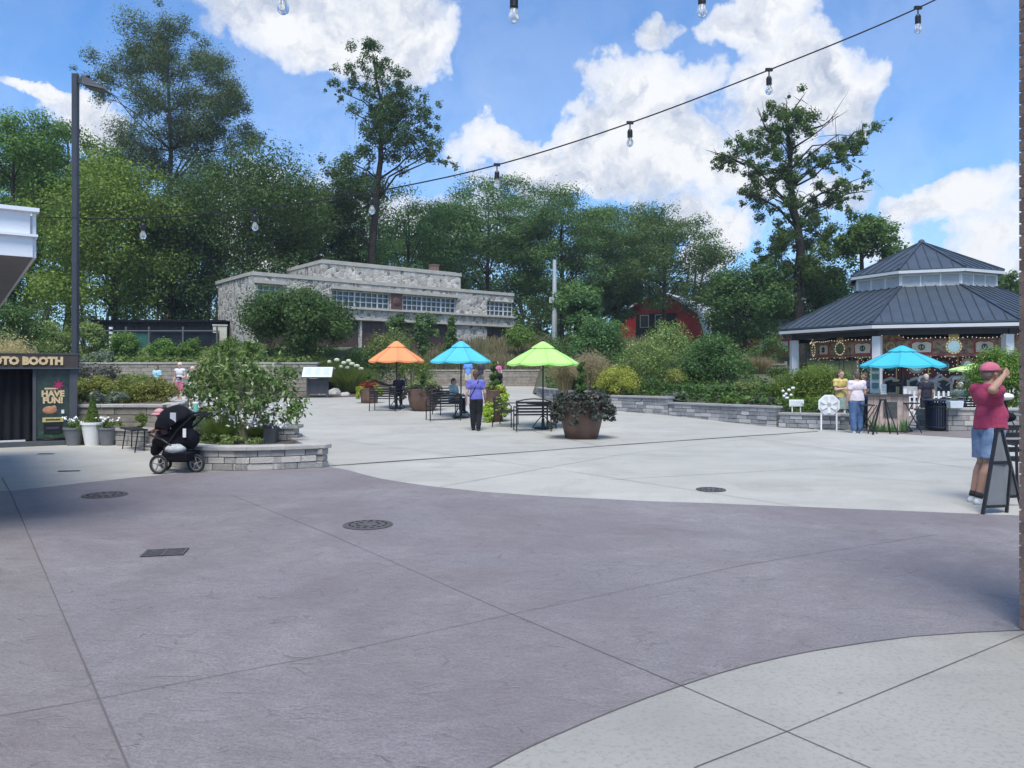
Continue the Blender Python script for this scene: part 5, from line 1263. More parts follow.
# raised planter plants
def planter_shrub():
    Y = 14.6; s = Y / F; base = ((246 - 512) * s, Y, .32); t = thing('flowering_shrub', 'multi-stemmed leafy shrub in the raised planter with dark shiny leaves', 'shrub', base)
    r = np.random.default_rng(201); cs, rs = [], []
    for (x, y, rr) in [(270, 372, 22), (282, 395, 24), (262, 400, 22), (284, 412, 13), (272, 418, 14), (232, 372, 22), (240, 395, 20), (255, 350, 12), (245, 360, 14), (215, 385, 18), (212, 372, 15), (222, 400, 16), (205, 390, 10), (248, 415, 12), (238, 352, 8), (250, 375, 20), (222, 362, 10), (268, 355, 8), (212, 405, 10), (258, 384, 22)]:
        for _ in range(4): cs.append(((x - 246) * s + r.normal(0, rr * s * .5), r.normal(0, .5), H0 + (HOR - y) * s - .32 + r.normal(0, rr * s * .4))); rs.append(rr * s * r.uniform(.35, .65))
    V = clusters(np.array(cs), rs, 50, .11, r, .85, aspect=.42, droop=1.2)
    link('foliage', fastmesh('foliage', V, 4), leafmat('planter_leaves', (.065, .115, .035), (.165, .245, .075), (.36, .42, .22), .35, 1.6), t)
    # long pale shoots
    mb = MB()
    for i in range(6):
        a = r.uniform(0, 6.28); q = Vector((.06 * math.cos(a), .06 * math.sin(a), -.05)); m = q + Vector((.22 * math.cos(a), .22 * math.sin(a), .55)); e = Vector(cs[i * 13])
        mb.tube([q, m, m.lerp(e, .5) + Vector((0, 0, .1)), e], [.022, .018, .012, .004], 6)
    for c in cs[::3]:
        c = Vector(c); mb.tube([(0, 0, .7), c * .6 + Vector((0, 0, .25)), c], [.012, .008, .003], 5)
    mb.build('stems', pm('pale_stem_bark', (.22, .19, .15), (.30, .27, .22), 10, .9), t)
    # white leaf tips hanging at the bottom
    w = MB(); P = []
    for _ in range(260):
        x = r.uniform(196, 300); y = 425 - abs(x - 275) * .0 - r.random() ** 1.5 * 22 - (12 if x < 240 else 0); P.append(((x - 246) * s, r.uniform(-.85, -.3), H0 + (HOR - y) * s - .32))
    P = np.array(P); link('white_blossom', fastmesh('w', leaves(P, r.normal(0, 1, (260, 3)) + [0, -1, .3], .075, r, .5), 4), pm('petal_white', (.75, .75, .74)), t)
planter_shrub()
shrub('pb', 'pale feathery shrub at the left end of the raised planter', 206, 350, 36, 0, 17.3, S_PALE, n=30, per=120, size=.09, seed=210, zb=.3)
shrub('pb2', 'thin pale shrub with spiky shoots behind the raised planter', 228, 340, 44, 0, 18.6, S_PALE, n=30, per=120, size=.09, seed=215, zb=.3)
shrub('pc', 'blue-grey foliage clump behind the stroller handle', 197, 414, 34, 0, 14.6, S_BLUE, n=30, per=130, size=.05, seed=211, zb=.3, stems=False)
shrub('pd', 'low brown-green ground plants at the front of the raised planter', 232, 434, 90, 0, 13.7, S_PALE, n=24, per=90, size=.04, seed=212, zb=.30, stems=False)
shrub('pe', 'small yellow-green clump between the low wall and the stroller hat', 142, 412, 14, 0, 16.6, S_BRI, n=14, per=90, size=.04, seed=213, zb=.36, stems=False)
# ------------------------------------------------------------------ umbrellas, benches, pots
def umbrella(label, loc, R_, ztop, zedge, col, name, pole_r=.022, rz=.2, group='market umbrellas', valance=True):
    t = thing('market_umbrella', label, 'umbrella', loc, rz, group); n = 8
    fab = leafmat('fabric_' + name, tuple(c * .86 for c in col), col, None, .15, 1.6)
    cv = MB(); zt = ztop - .06; rv = R_ * .32
    def ring(r, z, sub=4, scal=0.):
        P = []
        for k in range(n * sub):
            a = 2 * math.pi * k / (n * sub); f = (k % sub) / sub; ap = math.cos(math.pi / n) / math.cos((f - .5) * 2 * math.pi / n)
            sag = 1 - .02 * math.sin(math.pi * f)
            P.append((r * ap / math.cos(math.pi / n) * math.cos(math.pi / n) * sag * math.cos(a), r * ap * sag * math.sin(a), z - scal * math.sin(math.pi * f) * .5 - .028 * r * math.sin(math.pi * f)))
        return P
    def skin(rings):
        m = len(rings[0]); b = len(cv.v); 
        for q in rings: cv.v += q
        for i in range(len(rings) - 1):
            for k in range(m): cv.f.append((b + i * m + k, b + i * m + (k + 1) % m, b + (i + 1) * m + (k + 1) % m, b + (i + 1) * m + k))
    lerp = lambda r: zedge + (zt - zedge) * (1 - r) + .025 * math.sin(math.pi * r)
    skin([ring(R_ * .14, lerp(.14)), ring(R_ * .4, lerp(.40)), ring(R_ * .7, lerp(.70)), ring(R_, zedge), ring(R_ * 1.005, zedge - .05, scal=.04)])
    me = cv.build('canopy', fab, t, False)
    cv = MB(); skin([ring(.03, ztop), ring(rv * .25, ztop - .02), ring(rv, lerp(.32) + .045), ring(rv * 1.02, lerp(.33) + .025)]); cv.build('vent_cap', fab, t)
    sm = MB()
    for k in range(n):
        a = 2 * math.pi * k / n; d = Vector((math.cos(a), math.sin(a), 0)); sm.tube([d * R_ * q + Vector((0, 0, lerp(q) + .004)) for q in (.33, .6, .8, .995)], .006, 5)
    sm.build('seams', pm('seam_' + name, tuple(c * .55 for c in col), rough=.9), t)
    MB().tube([(0, 0, 0.02), (0, 0, ztop)], pole_r, 10).build('pole', BLACK, t); MB().ball((0, 0, ztop + .03), .03, 8, 6).build('finial', BLACK, t)
    hub = MB().tube([(0, 0, zedge + .05), (0, 0, zedge + .13)], .045, 10); hub.build('hub', BLACK, t)
    for k in range(n):
        a = 2 * math.pi * k / n; d = Vector((math.cos(a), math.sin(a), 0))
        rb = MB().bar(d * .04 + Vector((0, 0, zt - .06)), d * R_ * .985 + Vector((0, 0, zedge - .015)), .016); rb.bar(d * .04 + Vector((0, 0, zedge + .08)), d * R_ * .5 + Vector((0, 0, lerp(.5) - .03)), .012)
        rb.build('rib', BLACK, t)
    MB().lathe([(.27, 0), (.27, .035), (.22, .055), (.05, .07), (.04, .30), (.03, .30)], 28).build('base', BLACK, t)
    return t
def cafe_table(label, loc):
    t = thing('cafe_table', label, 'table', loc); MB().lathe([(.46, .70), (.47, .71), (.47, .73), (.46, .735)], 32).build('tabletop', BLACK, t)
    MB().tube([(0.0, 0, .32), (0, 0, .70)], .035, 10).build('column', BLACK, t)
    for k in range(3):
        a = 2 * math.pi * k / 3 + .5; MB().tube([(.04 * math.cos(a), .04 * math.sin(a), .36), (.2 * math.cos(a), .2 * math.sin(a), .2), (.34 * math.cos(a), .34 * math.sin(a), .02)], .014, 6).build('leg', BLACK, t)
    return t
def bench(label, loc, rz, w=1.05, group='black metal benches round the umbrellas'):
    """faces local -Y"""
    t = thing('metal_bench', label, 'bench', loc, rz, group)
    s = MB()
    for i in range(6): s.box((0, -.22 + .085 * i, .44), (w - .06, .06, .018))
    s.build('seat', BLACK, t)
    b = MB(); b.tube([(-w/2 + .03, .26, .82), (-w/4, .27, .87), (0, .275, .89), (w/4, .27, .87), (w/2 - .03, .26, .82)], .018, 8)
    for i in range(4): b.box((0, .235 + .01 * i, .53 + .085 * i), (w - .06, .014, .055))
    b.build('backrest', BLACK, t)
    for sx in (-1, 1):
        x = sx * (w / 2 - .02)
        a = MB(); a.tube([(x, -.26, .0), (x, -.26, .60), (x, -.20, .66), (x, .10, .655), (x, .24, .64)], .017, 8); a.build('arm_leg', BLACK, t)
        MB().tube([(x, .30, 0), (x, .24, .42), (x, .265, .84)], .017, 8).build('rear_leg', BLACK, t)
        MB().tube([(x, -.26, .42), (x, .24, .42)], .014, 6).build('side_rail', BLACK, t)
    return t
u1 = GX(396.5, 28.4); u2 = GX(461, 25.0); u3 = GX(543, 21.9)
umbrella('orange umbrella, smallest and farthest left of the row of three', u1, 1.02, H0 + (HOR - 341) / F * 28.4 - u1.z, H0 + (HOR - 360.5) / F * 28.4 - u1.z, (.86, .31, .14), 'orange')
umbrella('turquoise umbrella, middle of the row of three, over a seated person', u2, 1.02, H0 + (HOR - 341) / F * 25 - u2.z, H0 + (HOR - 361) / F * 25 - u2.z, (.10, .52, .64), 'turquoise', rz=.35)
umbrella('lime green umbrella, right of the row of three, beside the spiral topiary', u3, 1.03, H0 + (HOR - 341.5) / F * 21.9 - u3.z, H0 + (HOR - 363) / F * 21.9 - u3.z, (.46, .74, .21), 'lime', rz=.1)
k4 = GX(902, 21.4)
umbrella('bright turquoise umbrella over the wooden drink kiosk in front of the carousel', k4, 1.08, H0 + (HOR - 345.5) / F * 21.4, H0 + (HOR - 365) / F * 21.4, (.07, .50, .65), 'kiosk_blue', rz=.25)
k5 = GX(974, 26)
umbrella('pale lime umbrella mostly hidden behind the man in the pink cap', k5, .75, 1.95, 1.74, (.62, .86, .32), 'pale_lime', rz=.3)
cafe_table('round black table round the orange umbrella pole', u1); cafe_table('round black table round the turquoise umbrella pole', u2); cafe_table('round black table round the lime umbrella pole', u3)
bench('black bench seen from behind just left of the lime umbrella pole', GX(532, 21.6) + Vector((0, -.25, 0)), R(188), 1.0)
bench('black bench side-on between the rust planter and the lime umbrella', GX(506, 22.6), R(78), 1.0)
bench('black bench right behind the dark-leaved pot by the lime umbrella', GX(560, 22.3), R(-75), .9)
bench('black bench left of the turquoise umbrella near the round pot', GX(443, 24.3), R(200), 1.0)
bench('black bench with the seated person under the turquoise umbrella', GX(452, 26.2) + Vector((-.1, 0, 0)), R(35), 1.0)
bench('black bench left under the orange umbrella by the red-topped pot', GX(385, 27.6), R(170), 1.0)
bench('black bench on the far side of the orange umbrella', GX(402, 29.6), R(10), 1.0)

RUST = pm('rust_brown_pot', (.095, .052, .036), (.15, .085, .06), 3.5, .6, .25, 14)
def spiral_topiary(t, h, r_, zb, seed):
    r = np.random.default_rng(seed); n = 4200; u = r.random(n); a = u * 2 * math.pi * 3.1 + seed; rad = r_ * (1 - .55 * u)
    c = np.stack([rad * .52 * np.cos(a), rad * .52 * np.sin(a), zb + u * h], 1); d = r.normal(0, 1, (n, 3)); d /= np.linalg.norm(d, axis=1)[:, None]
    P = c + d * (rad * .78)[:, None] * r.uniform(.6, 1, (n, 1)) * np.array([1, 1, .8])
    link('spiral_topiary', fastmesh('spiral', leaves(P, d, .045, r, .5), 4), S_DARK, t)
    MB().tube([(0, 0, zb - .15), (0, 0, zb + h * .95)], .018, 6).build('topiary_stem', BARK, t)
def big_pot(label, loc, rt, rb, h, kind, seed, topi=1.0, round_=False):
    t = thing('planter_pot', label, 'planter', loc, random.uniform(0, 1), None)
    prof = [(rb, 0), (rb + (rt - rb) * .35, h * .3), (rb + (rt - rb) * .75, h * .68), (rt, h * .97), (rt + .015, h), (rt - .03, h + .003), (rt - .05, h - .07)] if not round_ else [(rb, 0), (rb + (rt - rb) * .62, h * .22), (rt * .97, h * .55), (rt, h * .95), (rt + .01, h), (rt - .04, h), (rt - .06, h - .07)]
    MB().lathe(prof, 28, caps=True).build('pot', RUST, t, True)
    MB().lathe([(rt - .05, h - .06), (.01, h - .04)], 20).build('soil', SOIL, t)
    r = np.random.default_rng(seed)
    def fol(name, mat, n, rad, zc, hh, size, a0=0, a1=6.283, hang=0., droop=0.):
        cs, rs = [], []
        for _ in range(n):
            a = r.uniform(a0, a1); q = rad * r.uniform(.25, 1) ** .6; over = max(0, q - rt * .85)
            z = zc + r.uniform(0, hh) - (over / max(.01, rad - rt * .85)) * hang * r.random() ** .5 * 1.0
            cs.append((q * math.cos(a), q * math.sin(a), z)); rs.append(r.uniform(.07, .14))
        link(name, fastmesh(name, clusters(np.array(cs), rs, 46, size, r, .8, droop=droop, aspect=.55), 4), mat, t)
    if kind == 'dark':
        fol('dark_foliage', S_PURP, 190, rt * 1.32, h - .04, .24, .085, hang=.62, droop=1); fol('pink_foliage', leafmat('pinkish_leaf', (.16, .09, .09), (.30, .20, .19), (.4, .35, .3), .3, 3), 10, rt * .9, h + .08, .1, .06)
    elif kind == 'redlime':
        fol('red_coleus', S_RED, 34, rt * .95, h + .03, .16, .06); fol('lime_vine', S_LIME, 26, rt * 1.3, h - .02, .10, .075, 2.6, 3.9, .48, 1); fol('lime_vine', S_LIME, 18, rt * 1.3, h - .02, .12, .075, -.7, .5, .4, 1)
    elif kind == 'lime':
        fol('lime_vine', S_LIME, 60, rt * 1.35, h - .02, .14, .085, -1.2, 1.2, .95, 1); fol('lime_vine', S_LIME, 22, rt * 1.6, h - .5, .10, .085, 3.6, 4.6, .5, 1); fol('orange_flowers', S_GOLD, 20, rt, h + .02, .1, .06)
    elif kind == 'mixed':
        fol('dark_foliage', S_PURP, 46, rt * 1.3, h - .02, .16, .075, hang=.45, droop=1); fol('mixed_foliage', S_PALE, 26, rt * 1.0, h + .05, .22, .06)
    if topi: spiral_topiary(t, topi, .13 if topi < .75 else .18, h + .03, seed)
    t.rotation_euler = (0, 0, 0)
    return t
p = G(583, 439.5); p.y += .4; big_pot('largest rust-brown pot with trailing dark leaves and a spiral topiary', p, .60, .40, .92, 'dark', 5, .92)
p = G(494, 422); p.y += .25; big_pot('tall rust-brown planter with lime vines behind the woman in purple', p, .30, .27, .98, 'lime', 7, .85)
p = G(422, 411.5); p.y += .4; big_pot('rounded rust-brown pot with mixed plants left of the turquoise umbrella', p, .56, .36, .80, 'mixed', 8, .55, True)
p = G(368, 403.5); p.y += .3; big_pot('leftmost rust-brown pot with red coleus and lime vine', p, .38, .33, .62, 'redlime', 9, .62)

# small pots by the terrace wall
def small_pot(label, px, kind):
    p = GX(px, 17.25); t = thing('flower_pot', label, 'flower pot', p); 
    if kind == 'white':
        MB().lathe([(.15, 0), (.23, .47), (.25, .47), (.25, .52), (.215, .52), (.21, .47)], 24).build('pot', WHITE, t, bevel=0)
        r = np.random.default_rng(3); n = 2200; u = r.random(n) ** 1.2; a = r.uniform(0, 6.28, n); rad = .17 * (1 - u) * r.uniform(.7, 1.05, n); P = np.stack([rad * np.cos(a), rad * np.sin(a), .52 + u * .62], 1); N = np.stack([np.cos(a), np.sin(a), .4 + 0 * a], 1)
        link('dwarf_conifer', fastmesh('conifer', leaves(P, N, .045, r, .4), 4), S_MID, t)
    else:
        MB().lathe([(.14, 0), (.21, .36), (.225, .36), (.225, .40), (.195, .40), (.19, .36)], 24).build('pot', pm('grey_pot', (.12, .13, .14), (.16, .17, .18), 4, .6), t)
        r = np.random.default_rng(int(px)); cs = np.array([(r.normal(0, .10), r.normal(0, .10), .42 + r.uniform(0, .14)) for _ in range(16)])
        link('foliage', fastmesh('f', clusters(cs, [.07] * 16, 44, .04, r), 4), S_MID, t)
        P = np.array([(r.normal(0, .13), r.normal(-.03, .12), .50 + r.uniform(0, .14)) for _ in range(40)]); link('white_blossoms', fastmesh('f', leaves(P, r.normal(0, .4, (40, 3)) + [0, -1, .5], .05, r, .9), 4), MATS['petal_white'], t)
    MB().lathe([(.18, .36 if kind != 'white' else .47), (.01, .37 if kind != 'white' else .48)], 16).build('soil', SOIL, t)
small_pot('grey pot of white flowers nearest the photo booth', 74, 'g'); small_pot('white tapered pot holding a small cone-shaped conifer', 92.5, 'white'); small_pot('grey pot of white flowers right of the white pot', 108, 'g')

# planter box pillar and dark utility box
t = thing('stone_pillar', 'short block pillar with flat cap at the back of the raised planter', 'pillar', (W(288, 440, 14.6).x, 14.6, 0))
mb = MB()
for i in range(5):
    for j in (-1, 1): mb.box((j * .10 + (.03 if i % 2 else -.03), 0, .06 + i * .115), (.19, .36, .105))
mb.build('block_courses', BLOCK, t, bevel=.008); MB().box((0, 0, .605), (.48, .44, .06)).build('cap', CAPM, t, bevel=.01)
t = thing('utility_box', 'dark grey utility box beside the short block pillar in the planter', 'utility box', (W(271, 440, 14.1).x, 14.1, .30))
MB().box((0, 0, .17), (.22, .22, .34)).build('body', DARKG, t, bevel=.01); MB().box((0, 0, .35), (.25, .25, .03)).build('lid', DARKG, t, bevel=.006)
# black little stand
def stand():
    a, b = GX(127, 16.6), GX(139.5, 15.8); t = thing('metal_stand', 'low black metal frame bench at left of the stroller against the low wall', 'stand', (a + b) / 2)
    for i, p in enumerate((a, b)):
        for dy in (-.14, .14): MB().tube([(p.x, p.y + dy * 1.4, 0), (p.x + .04, p.y + dy, .44)], .013, 6).build('leg', BLACK, t, world=t)
    MB().bar((a.x, a.y, .445), (b.x, b.y, .445), .30, .03).build('top_rail', BLACK, t, world=t)
stand()
# information panel
def info_panel():
    Y = 35.6; c = GX(317.5, Y); t = thing('information_panel', 'slanted pale information panel on two dark legs by the grass mounds', 'sign', c, R(6))
    z = H0 + (HOR - 372.5) / F * Y - c.z; M = Matrix.Rotation(R(42), 4, 'X')
    MB().box((0, 0, z), (1.40, .74, .05), M=M).build('frame', DARKG, t); 
    n = M @ Vector((0, 0, 1)); n = n if n.y < 0 else -n
    M2 = M
    p = MB().box(tuple(Vector((0, 0, z)) + Vector((0, -math.sin(R(42)), math.cos(R(42)))) * .03), (1.34, .68, .01), M=M2).build('panel', pm('panel_print', (.50, .56, .58), (.62, .66, .66), 3, .35), t)
    ll = MB(); r = random.Random(4)
    for i in range(9):
        for cx in (-.42, 0, .42):
            ll.box(tuple(Vector((0, 0, z)) + Vector((0, -math.sin(R(42)), math.cos(R(42)))) * .037 + M2 @ Vector((cx, .24 - .055 * i, 0))), (r.uniform(.2, .36), .016, .002), M=M2)
    ll.build('print_lines', pm('print_grey', (.25, .3, .33)), p)
    for x in (-.45, .45): MB().box((x, 0.05, z / 2 - .05), (.10, .08, z)).build('leg', DARKG, t)
    MB().box((0, 0.08, z * .45), (.85, .05, z * .6)).build('backing_box', DARKG, t)
info_panel()
STONE = pm('field_stone', (.28, .27, .25), (.46, .45, .42), 2.5, .9, .6, 8)
def rock(label, px, py, w, Y):
    r = random.Random(px); c = G(px, py); bm = bmesh.new(); bmesh.ops.create_icosphere(bm, subdivisions=2, radius=1)
    for v in bm.verts:
        k = 1 + .22 * math.sin(v.co.x * 3.1 + px) * math.cos(v.co.y * 2.7 + px) + r.uniform(-.06, .06); v.co *= k
        v.co = Vector((v.co.x * w / 2, v.co.y * w / 2.4, max(-.1, v.co.z) * w / 2.8))
    me = bpy.data.meshes.new('rock'); bm.to_mesh(me); bm.free(); o = link('rock', me, STONE); o.location = (c.x, c.y, c.z + .05); o.rotation_euler = (0, 0, px)
    tag(o, label, 'rock', None)
for px, py, w, l in ((311, 396, .55, 'grey rock under the left leg of the information panel'), (322, 396.5, .45, 'smaller rock right below the information panel'), (334, 396, .85, 'largest pale flat rock right of the information panel'), (345, 396.5, .5, 'grey rock at the right end of the rock edging')): rock(l, px, py, w, 36)

# wooden rail fence, pale post, right hillside
def rail_fence():
    Y = 47; a, b = (712 - 512) / F * Y, (786 - 512) / F * Y; z0 = 1.55; t = thing('rail_fence', 'grey wooden rail fence on the slope behind the tan grasses', 'fence', ((a + b) / 2, Y, z0)); WD = pm('grey_wood', (.20, .19, .17), (.28, .26, .23), 5, .9)
    for z in (1.95, 2.15, 1.72): MB().box(((a + b) / 2, Y, z), (b - a, .05, .09)).build('rail', WD, t, world=t)
    for i in range(5): MB().box((a + (b - a) * i / 4, Y + .06, 1.85), (.14, .12, .95)).build('post', WD, t, world=t)
rail_fence()
p = W(728, 375, 45); t = thing('pale_post', 'single pale round wooden post rising from the tan grass', 'post', (p.x, 45, 1.2)); MB().tube([(0, 0, 0), (0, 0, H0 + (HOR - 348) / F * 45 - 1.2)], [.17, .15], 12).build('shaft', pm('pale_wood', (.42, .43, .38), (.36, .37, .33), 6, .8), t); MB().ball((0, 0, H0 + (HOR - 348) / F * 45 - 1.2), (.15, .15, .05), 12, 4).build('top', MATS['pale_wood'], t)
# small white sign
def small_sign():
    c = W(796.5, 403, 22.75); t = thing('garden_sign', 'small white rectangular sign above the low grey wall end', 'sign', (c.x, 22.75, .40), R(-6))
    z = c.z - .4; MB().box((0, 0, z), (.42, .03, .20)).build('board', WHITE, t, bevel=.004); MB().box((0, -.018, z), (.36, .006, .14)).build('print', pm('sign_grey_print', (.45, .5, .48), (.62, .64, .62), 22, .6), t)
    for x in (-.12, .12): MB().box((x, .02, z / 2 - .1), (.03, .02, z + .1)).build('stake', WHITE, t)
small_sign()
def octagon_panel():
    c = W(829, 405.5, 21.55); t = thing('octagonal_panel', 'white octagonal panel with a star-like cross standing left of the kiosk customers', 'panel', (c.x, 21.55, 0), R(-20)); z = c.z + .02; r0 = .30
    o8 = lambda r, y: [(r * math.cos(math.pi / 8 + k * math.pi / 4) * 1.0, y, z + r * math.sin(math.pi / 8 + k * math.pi / 4)) for k in range(8)]
    MB().slab(o8(r0, .0), .04, (0, 1, 0)).build('frame', WHITE, t, bevel=.006)
    MB().slab(o8(r0 * .86, -.008), .007, (0, 1, 0)).build('inset', pm('inset_grey', (.58, .61, .61)), t)
    st = MB()
    for k in range(3):
        a = R(90 + 60 * k); st.box((0, -.02, z), (.085, .02, .46), M=Matrix.Rotation(R(60 * k), 4, 'Y'))
    st.build('cross_bars', WHITE, t)
    for x in (-.2, .2): MB().box((x, .05, z / 2), (.04, .04, z)).build('leg', WHITE, t)
octagon_panel()
# pale teal board beside the yellow shirt
c = W(845, 403, 22.4); t = thing('green_board', 'small pale green and white board behind the customer legs', 'board', (c.x, 22.4, .0)); MB().box((0, 0, c.z), (.34, .03, .34)).build('board', pm('teal_board', (.12, .24, .20), (.35, .42, .40), 7, .6), t); MB().box((0, .03, c.z / 2), (.05, .03, c.z)).build('post', WHITE, t)
# drink kiosk
def kiosk():
    c = GX(888, 21.3); t = thing('drink_kiosk', 'small bar kiosk of pinkish vertical boards with grass painted along the bottom', 'kiosk', c, R(-25)); w = 1.02; h = .98; dd = .6
    bx = MB(); r = random.Random(8)
    for i in range(7): bx.box((-w/2 + w * (i + .5) / 7, -dd / 2, h / 2 + .03), (w / 7 - .008, .03, h - .04))
    bx.build('front_boards', pm('pinkish_boards', (.30, .22, .185), (.46, .36, .31), 4, .8, .3, 30, island=.18), t)
    MB().box((0, .02, h / 2 + .03), (w - .02, dd - .04, h - .06)).build('body', pm('kiosk_brown', (.14, .10, .08), rough=.8), t)
    MB().box((0, 0, h + .03), (w + .16, dd + .2, .045)).build('counter', pm('counter_dark', (.05, .04, .035), (.08, .06, .05), 5, .5), t, bevel=.006)
    g = MB()
    for _ in range(130):
        x = r.uniform(-w/2 + .02, w/2 - .02); hh = r.uniform(.12, .36) * (1.3 if abs(x) > .3 else .8); g.slab([(x - .018, -dd/2 - .019, .03), (x + .018, -dd/2 - .019, .03), (x + r.uniform(-.05, .05), -dd/2 - .019, .03 + hh)], .002, (0, -1, 0))
    g.build('painted_grass', pm('painted_green', (.06, .13, .04), (.12, .22, .07), 20), t)
    MB().box((.05, -dd/2 - .03, .62), (.34, .02, .42)).build('chalk_menu', pm('chalk_black', (.03, .032, .035), (.09, .09, .09), 30, .8), t)
    return c
kc = kiosk()
def menu_board():
    Y = 21.9; c = GX(875, Y); t = thing('menu_board', 'tall narrow white menu board with dark square pictures beside the kiosk', 'sign', c, R(-3)); zb = H0 + (HOR - 393) / F * Y; zt = H0 + (HOR - 363) / F * Y
    MB().box((0, 0, (zb + zt) / 2), (.26, .04, zt - zb)).build('board', WHITE, t, bevel=.004); MB().box((0, .03, zb / 2 + .1), (.05, .04, zb + .2)).build('post', WHITE, t)
    for k in range(3): MB().box((0, -.025, zt - .14 - .25 * k), (.19, .012, .16)).build('picture', pm('menu_blue', (.08, .16, .2), (.14, .24, .27), 14, .4), t)
    for k in range(3):
        mb = MB()
        for j in range(2): mb.box((0, -.023, zt - .235 - .25 * k - .02 * j), (.16 - .04 * j, .008, .008))
        mb.build('print', pm('print_grey', (.25, .3, .33)), t)
menu_board()
c = kc + Vector((-.18, -.12, 1.035)); t = thing('table_sign', 'small white upright card standing on the kiosk counter', 'card', c); MB().box((0, 0, .14), (.15, .01, .27)).build('card', WHITE, t); MB().box((0, 0, .01), (.17, .07, .018)).build('foot', WHITE, t)
mb = MB()
for j in range(5): mb.box((0, -.007, .22 - .04 * j), (.10, .003, .01))
mb.build('print', MATS['print_grey'], t)
def folding_stool(label, px, Y, rz, h=.76, w=.42, name='folding_stool', cat='stool', spread=.46):
    c = GX(px, Y); t = thing(name, label, cat, c, rz)
    for s in (-1, 1):
        MB().tube([(s * w/2, -spread/2, 0), (s * w/2, spread/2, h)], .014, 6).build('leg', BLACK, t); MB().tube([(s * (w/2 - .03), spread/2, 0), (s * (w/2 - .03), -spread/2, h)], .014, 6).build('leg', BLACK, t)
    MB().box((0, 0, h), (w, .36, .03)).build('seat', BLACK, t, bevel=.01)
    MB().bar((-w/2, -spread/2 * .5, h * .25), (w/2, -spread/2 * .5, h * .25), .02).build('foot_rail', BLACK, t)
folding_stool('black folding bar stool left of the kiosk behind the customer in jeans', 866, 20.7, R(80))
folding_stool('black folding bar stool at the right end of the kiosk', 909, 20.9, R(95), .8)
def easel():
    c = GX(884.5, 20.2); t = thing('easel_frame', 'black open A-shaped easel frame standing in front of the kiosk', 'easel', c); h = .92
    for s in (-1, 1):
        MB().bar((s * .33, -.05, 0), (s * .06, .08, h), .035, .03).build('leg', BLACK, t); MB().bar((s * .30, .30, 0), (s * .05, .10, h), .03, .025).build('rear_leg', BLACK, t)
    MB().bar((-.09, .08, h - .01), (.09, .08, h - .01), .035).build('top_bar', BLACK, t)
easel()
def trash_can():
    c = GX(939, 21.6); t = thing('trash_can', 'dark navy slatted round trash can between the kiosk and the stone wall', 'trash can', c); NB = pm('navy_metal', (.012, .018, .04), (.018, .026, .055), 4, .4)
    sl = MB(); h = .84; n = 36
    for k in range(n):
        a = 2 * math.pi * k / n; d = Vector((math.cos(a), math.sin(a), 0)); P = [d * .335 + Vector((0, 0, .06)), d * .34 + Vector((0, 0, h * .8)), d * .40 + Vector((0, 0, h))]
        for p, q in zip(P[:-1], P[1:]): sl.bar(p, q, .035, .012)
    sl.build('slats', NB, t); MB().lathe([(.30, .05), (.31, h - .06)], 24).build('liner', pm('liner_black', (.008, .01, .016), rough=.6), t)
    for z in (.08, h * .78): MB().lathe([(.345, z), (.36, z + .01), (.36, z + .04), (.345, z + .05)], 36).build('band', NB, t)
    MB().lathe([(.40, h), (.41, h + .02), (.30, h + .05), (.17, h + .05), (.16, h + .01)], 36).build('rim_lid', NB, t)
trash_can()
# things on the low wall by the carousel
def pale_planter(px, label, Y=20.9):
    c = W(px, 405, Y); t = thing('white_box', label, 'planter box', (c.x, Y + .1, .66)); MB().box((0, 0, .10), (.34, .2, .2), taper=1.1).build('box', pm('pale_blue_white', (.5, .56, .6), (.6, .63, .64), 5, .5), t, bevel=.01)
    for s in (-.12, .12): MB().tube([(s, -.02, .0), (s, -.02, .04)], .02, 6).build('foot', WHITE, t)
    r = np.random.default_rng(int(px)); cs = np.array([(r.normal(0, .10), r.normal(0, .05), .24 + r.uniform(0, .18)) for _ in range(12)]); link('foliage', fastmesh('f', clusters(cs, [.06] * 12, 40, .04, r), 4), S_BLUE, t)
pale_planter(957, 'pale box of grey foliage on the low wall left of the man')
def black_bench_right():
    c = G(1012, 480); c = Vector(((1020 - 512) / F * 10.4, 10.4, 0)); t = thing('slatted_bench', 'black slatted bench end behind the sandwich board at the right edge', 'bench', c, R(0)); 
    s = MB()
    for i in range(4): s.box((.55, -.18 + .12 * i, .46), (1.5, .09, .03))
    s.build('seat', BLACK, t)
    b = MB()
    for i in range(4): b.box((.55, .26 + .015 * i, .56 + .10 * i), (1.5, .025, .07))
    b.build('backrest', BLACK, t)
    for x in (-.18, 1.28):
        MB().tube([(x, -.22, 0), (x, -.2, .66), (x, .2, .68)], .02, 8).build('arm_leg', BLACK, t); MB().tube([(x, .30, 0), (x, .24, .45), (x, .32, .92)], .02, 8).build('rear_leg', BLACK, t)
black_bench_right()
